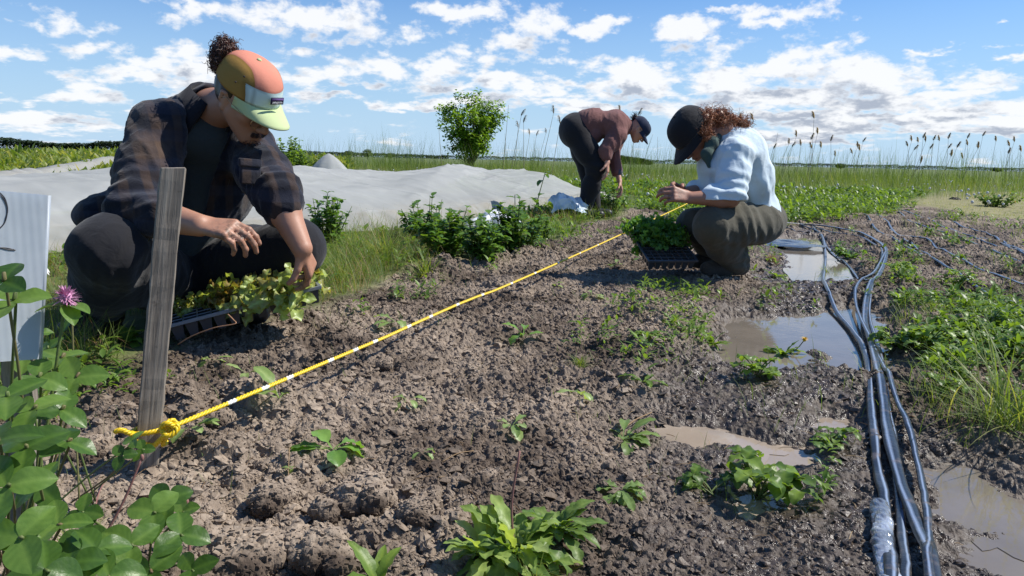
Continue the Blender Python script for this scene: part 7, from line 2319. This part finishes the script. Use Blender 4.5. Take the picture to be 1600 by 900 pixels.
# ------------------------------------------------------------------ big clods that stand out
def clod(px, py, r, label, seed, dark=False, flat=.7):
    rg = np.random.default_rng(seed); B_ = Blob(.01); c = gpt(px, py); c.z = float(base_h(np.array([c.x]), np.array([c.y]))[0])
    for k in range(9):
        o_ = rg.normal(size=3) * r * .42; o_[2] = abs(o_[2]) * .5; B_.ell(tuple(o_), tuple(r * rg.uniform(.35, .7, 3) * np.array([1, 1, flat])))
    pts = rg.normal(size=(420, 3)); pts /= np.linalg.norm(pts, axis=1)[:, None]; pts *= r * rg.uniform(.5, 1.0, (420, 1)); pts[:, 2] *= flat; rd = r * (0.07 + 0.20 * rg.uniform(0, 1, 420) ** 2.5)
    def crumb(P, N):
        d = np.zeros(len(P))
        for q, w in zip(pts, rd):
            e = w * w - ((P - q) ** 2).sum(1) * 0.55
            d = np.maximum(d, np.where(e > 0, np.sqrt(np.maximum(e, 0)), 0) * .75)
        return d + (snoise(P, 90 / (r / .05), seed) * .06 + np.abs(snoise(P, 330 / (r / .05), seed + 1)) * .05 + np.abs(snoise(P, 760 / (r / .05), seed + 2)) * .035) * r
    o = blob_obj('soil_clod', B_, M_CRUMB, max(.0024, r / 26), crumb)
    # grains stuck all over it
    me = o.data; co = np.empty(len(me.vertices) * 3, np.float32); me.vertices.foreach_get('co', co); co = co.reshape(-1, 3)
    k_ = rg.integers(0, len(co), 650); mb = MB(); mb.add(co, q=np.array([p.vertices[:] for p in me.polygons]), a=float(dark))
    for q in co[k_]:
        w = r * (0.03 + 0.11 * rg.uniform() ** 3); V = rg.normal(size=(8, 3)); V = V / np.linalg.norm(V, axis=1)[:, None]
        bx = np.array([(x_, y_, z_) for x_ in (-1, 1) for y_ in (-1, 1) for z_ in (-1, 1)]) * .62 + V * .35
        mb.add(q + bx * w, q=[(0, 1, 3, 2), (4, 6, 7, 5), (0, 4, 5, 1), (2, 3, 7, 6), (0, 2, 6, 4), (1, 5, 7, 3)], a=float(dark))
    bpy.data.objects.remove(o)
    o = mb.build('soil_clod', M_CRUMB, smooth=False)
    c.z -= r * 0.40
    o.location = c; tag(o, label, 'clod')
clod(572, 770, .052, 'largest pale clod of earth at the lower left of the bed', 1)
clod(385, 855, .055, 'broad pale clod at the bottom edge left of centre', 2, flat=.45)
clod(505, 850, .040, 'knobbly clod left of the largest weed clump', 3)
clod(650, 795, .028, 'clod touching the right of the largest one', 4)
clod(345, 560 + 90, .030, 'clod under the rope near the stake', 5)
clod(600, 568, .022, 'dark crumbly clod under the rope', 6)
clod(150, 700, .040, 'pale clod left of the stake foot', 7)
clod(1466, 716, .020, 'lone dark clod standing in the dull puddle right of the hoses', 8, True, 1.0)
clod(1492, 312, .09, 'dark lump of turf on the dry track', 9, True)
clod(425, 770, .034, 'rounded clod between the tiny sprout and the bottom edge', 10)
clod(760, 745, .022, 'small clod above the largest weed clump', 11)
clod(195, 640, .028, 'clod just left of the rope tail', 12)

# straw and twigs
def twig(p0, p1, r, mt, label, bend=.006, seed=0):
    a, b_ = gpt(*p0, .006), gpt(*p1, .008)
    za = float(th_z([a.x], [a.y])[0]) + .004; zb = float(th_z([b_.x], [b_.y])[0]) + .006; a.z, b_.z = za, zb
    mid = (a + b_) / 2; mid.z = max(mid.z, float(th_z([mid.x], [mid.y])[0]) + .004) + bend
    mb = MB(); mb.tube(bez([a, mid, b_], 10), r, 5, a=.6); o = mb.build('dry_stalk', mt, origin=tuple(mid)); tag(o, label, 'stalk')
twig((1018, 640), (965, 660), .0014, L_DRY, 'pale stalk lying across the drooping weed')
twig((450, 745), (455, 700), .0009, L_DRY, 'thin straw beside the tiny pale sprout')
twig((740, 700), (690, 716), .0010, L_DRY, 'thin straw above the largest weed clump')
twig((1430, 640), (1340, 655), .0010, L_DRY, 'straw lying under the narrow hose')
twig((1520, 655), (1455, 690), .0011, L_DRY, 'straw pointing at the lone dark clod')
twig((140, 820), (165, 740), .0011, L_DRYSTALK, 'reddish dead stalk among the clover leaves')
rg = np.random.default_rng(99)
mb = MB()
x, y, r_ = scatter_polar(700, 1.15, 6, -32, 36, rg); soil, wet, pud = masks(x, y); ok = (soil > .5) & (pud > 0)
x, y = x[ok], y[ok]; z = th_z(x, y); a_ = rg.uniform(0, 6.28, len(x)); L_ = rg.uniform(.01, .05, len(x))
for i in range(len(x)):
    d_ = np.array([math.cos(a_[i]), math.sin(a_[i]), rg.uniform(-.1, .25)]) * L_[i]; p_ = np.array([x[i], y[i], z[i] + .003])
    mb.tube([p_, p_ + d_ * .5 + np.array([0, 0, .002]), p_ + d_], .0006, 3, a=rg.uniform(0, 1), cap=False)
o = mb.build('straw_litter', L_DRY); tag(o, 'bits of straw and root scattered over the soil', None, None, 'stuff')

# ------------------------------------------------------------------ clover plant close to the camera
def trefoil(mb, c, d, s, rg, tint=.5, facing=None):
    n = unit(facing) if facing is not None else unit((rg.normal() * .25, -.55 + rg.normal() * .2, .8))
    d = unit(np.array(d) - n * (np.array(d) @ n)); sdv = np.cross(n, d)
    for k, a in enumerate((0, 2.0, -2.0)):
        dk = d * math.cos(a) + sdv * math.sin(a) + n * rg.uniform(-.1, .25)
        leaves(mb, np.array([c]), dk, n, s * rg.uniform(.9, 1.1), s * .74 * rg.uniform(.9, 1.08), rg.uniform(.1, .7), 'ovate', nt=12, nu=7, fold=.22, ruffle=.05, tint=np.clip(tint + rg.uniform(-.2, .2), 0, 1), rg=rg)
def clover_plant(label, foot, items, seed, flower=None):
    rg = np.random.default_rng(seed); f = np.array(gpt(*foot)) if len(foot) == 2 else np.array(foot)
    root = empty('clover_plant', tuple(f), label, 'clover')
    lv = MB(); st = MB()
    for (px, py, s, Yd, ang) in items:
        c = A(px, py, Yd) - f
        d = (math.cos(ang), 0.1, math.sin(ang))
        trefoil(lv, c, d, s * .86, rg, rg.uniform(.1, .9))
        s0 = np.array([rg.normal() * .02, rg.normal() * .02, 0])
        st.tube(bez([s0, s0 * .4 + c * .5 + np.array([rg.normal() * .01, .015, .0]), c + np.array([0, .004, -.006]), c], 14), np.linspace(.0022, .0012, 15) if False else .0016, 6, a=rg.uniform(0, 1))
    if flower:
        px, py, Yd = flower; c = A(px, py, Yd) - f
        st.tube(bez([(0, 0, 0), c * .5 + np.array([.01, 0, 0]), c], 16), .0018, 6, a=.3)
        fl = MB(); nn = 160; dd = rdir(nn, rg, -.5, 1.5)
        leaves(fl, c + dd * .004, dd, UP, rg.uniform(.010, .015, nn), .0028, .3, 'blade', nt=3, nu=2, fold=0, rg=rg); fl.ell(c, (.007, .007, .008), nu=12, nv=8)
        m, nt, out = mat('clover blossom'); cc_ = nt.mix(nt.attr('tint', 'Fac'), (0.45, 0.14, 0.30), (0.62, 0.36, 0.50)); principled(nt, out, **{'Base Color': cc_, 'Roughness': .7}); fl.build('blossom', m, root)
        for a in (0.2, 2.9, 5.0):
            leaves(lv, np.array([c + np.array([0, 0, -.008])]), (math.cos(a), -.3, math.sin(a) * .15 - .02), UP, .036, .021, .5, 'ovate', nt=12, nu=7, fold=.3, tint=.8, rg=rg)
    st.build('stems', M_STEM, root); lv.build('leaves', L_CLOVER, root)
    return root
clover_plant('tall clover at the left edge with a pink blossom beside the plastic sign', (-.62, .86, -.02), [
 (20, 470, .042, .80, .3), (5, 440, .04, .78, 1.5), (118, 590, .040, .88, .2), (95, 560, .036, .92, 2.3), (60, 590, .040, .86, -.4), (95, 640, .042, .84, 1.2), (50, 640, .044, .80, 2.6), (105, 690, .040, .85, -.3), (40, 700, .050, .74, .9), (10, 620, .046, .78, 1.2), (10, 760, .050, .70, .4), (60, 760, .042, .80, -.8), (-5, 690, .05, .72, .2), (30, 840, .052, .68, 1.1), (90, 820, .044, .76, .1), (130, 830, .038, .82, -.6), (-10, 850, .05, .68, .5), (70, 890, .05, .70, 1.6), (35, 560, .03, .92, 0.9)], 601, flower=(103, 466, .90))
clover_plant('low clover in the bottom left corner, its leaves spread before the pale soil', (-.50, .98, -.02), [
 (262, 782, .040, .88, .6), (240, 800, .044, .84, 3.0), (282, 835, .044, .84, -.3), (205, 850, .042, .80, 2.8), (150, 860, .044, .76, .8), (235, 890, .044, .80, -1.3), (170, 900, .046, .74, 2.0), (110, 880, .046, .74, .2), (300, 890, .036, .86, .4), (130, 800, .034, .84, 1.8), (285, 800, .030, .92, .2)], 602)
clover_plant('little trefoil on a red stalk just below the rope tail', tuple(gpt(130, 770)), [(190, 712, .030, 1.12, .4), (222, 702, .024, 1.14, 0.0), (207, 688, .024, 1.13, 1.5)], 603)
clover_plant('clover sprigs half hidden behind the sign post', (-.70, 1.15, -.02), [(20, 560, .034, 1.1, .5), (75, 545, .030, 1.15, 1.0), (60, 520, .026, 1.2, 2.0), (110, 500, .026, 1.2, .3), (30, 600, .036, 1.05, .2)], 604)
def stalk(px0, py0, px1, py1, Yd, r, mt, label, name='dead_stalk'):
    a = A(px0, py0, Yd); b_ = A(px1, py1, Yd + .03); a[2] = min(a[2], gz(a[0], a[1]) )
    mb = MB(); mb.tube(bez([a, (a + b_) / 2 + np.array([.004, 0, 0]), b_], 12), r, 6, a=.5); mb.ell(b_, (r * 1.6, r * 1.6, r * 3), nu=8, nv=6); o = mb.build(name, mt, origin=tuple(a)); tag(o, label, 'stalk')
stalk(292, 905, 292, 785, .98, .0020, L_DRYSTALK, 'upright reddish stalk at the bottom left')
stalk(150, 790, 222, 715, 1.02, .0018, L_DRYSTALK, 'leaning reddish stalk left of the stake foot')
# grass around the clover
tuft('grass_tuft', 95, 560, 160, .13, .003, L_GRASS, 'grass tuft under the knee at the left', 91, .4, (.3, .9))
tuft('grass_tuft', 30, 640, 130, .13, .003, L_GRASS, 'grass tuft behind the sign post', 92, .4, (.3, .9))
tuft('grass_tuft', 120, 870, 160, .09, .0022, L_GRASS, 'fine grass tuft among the corner clover', 93, .4, (.3, .9))
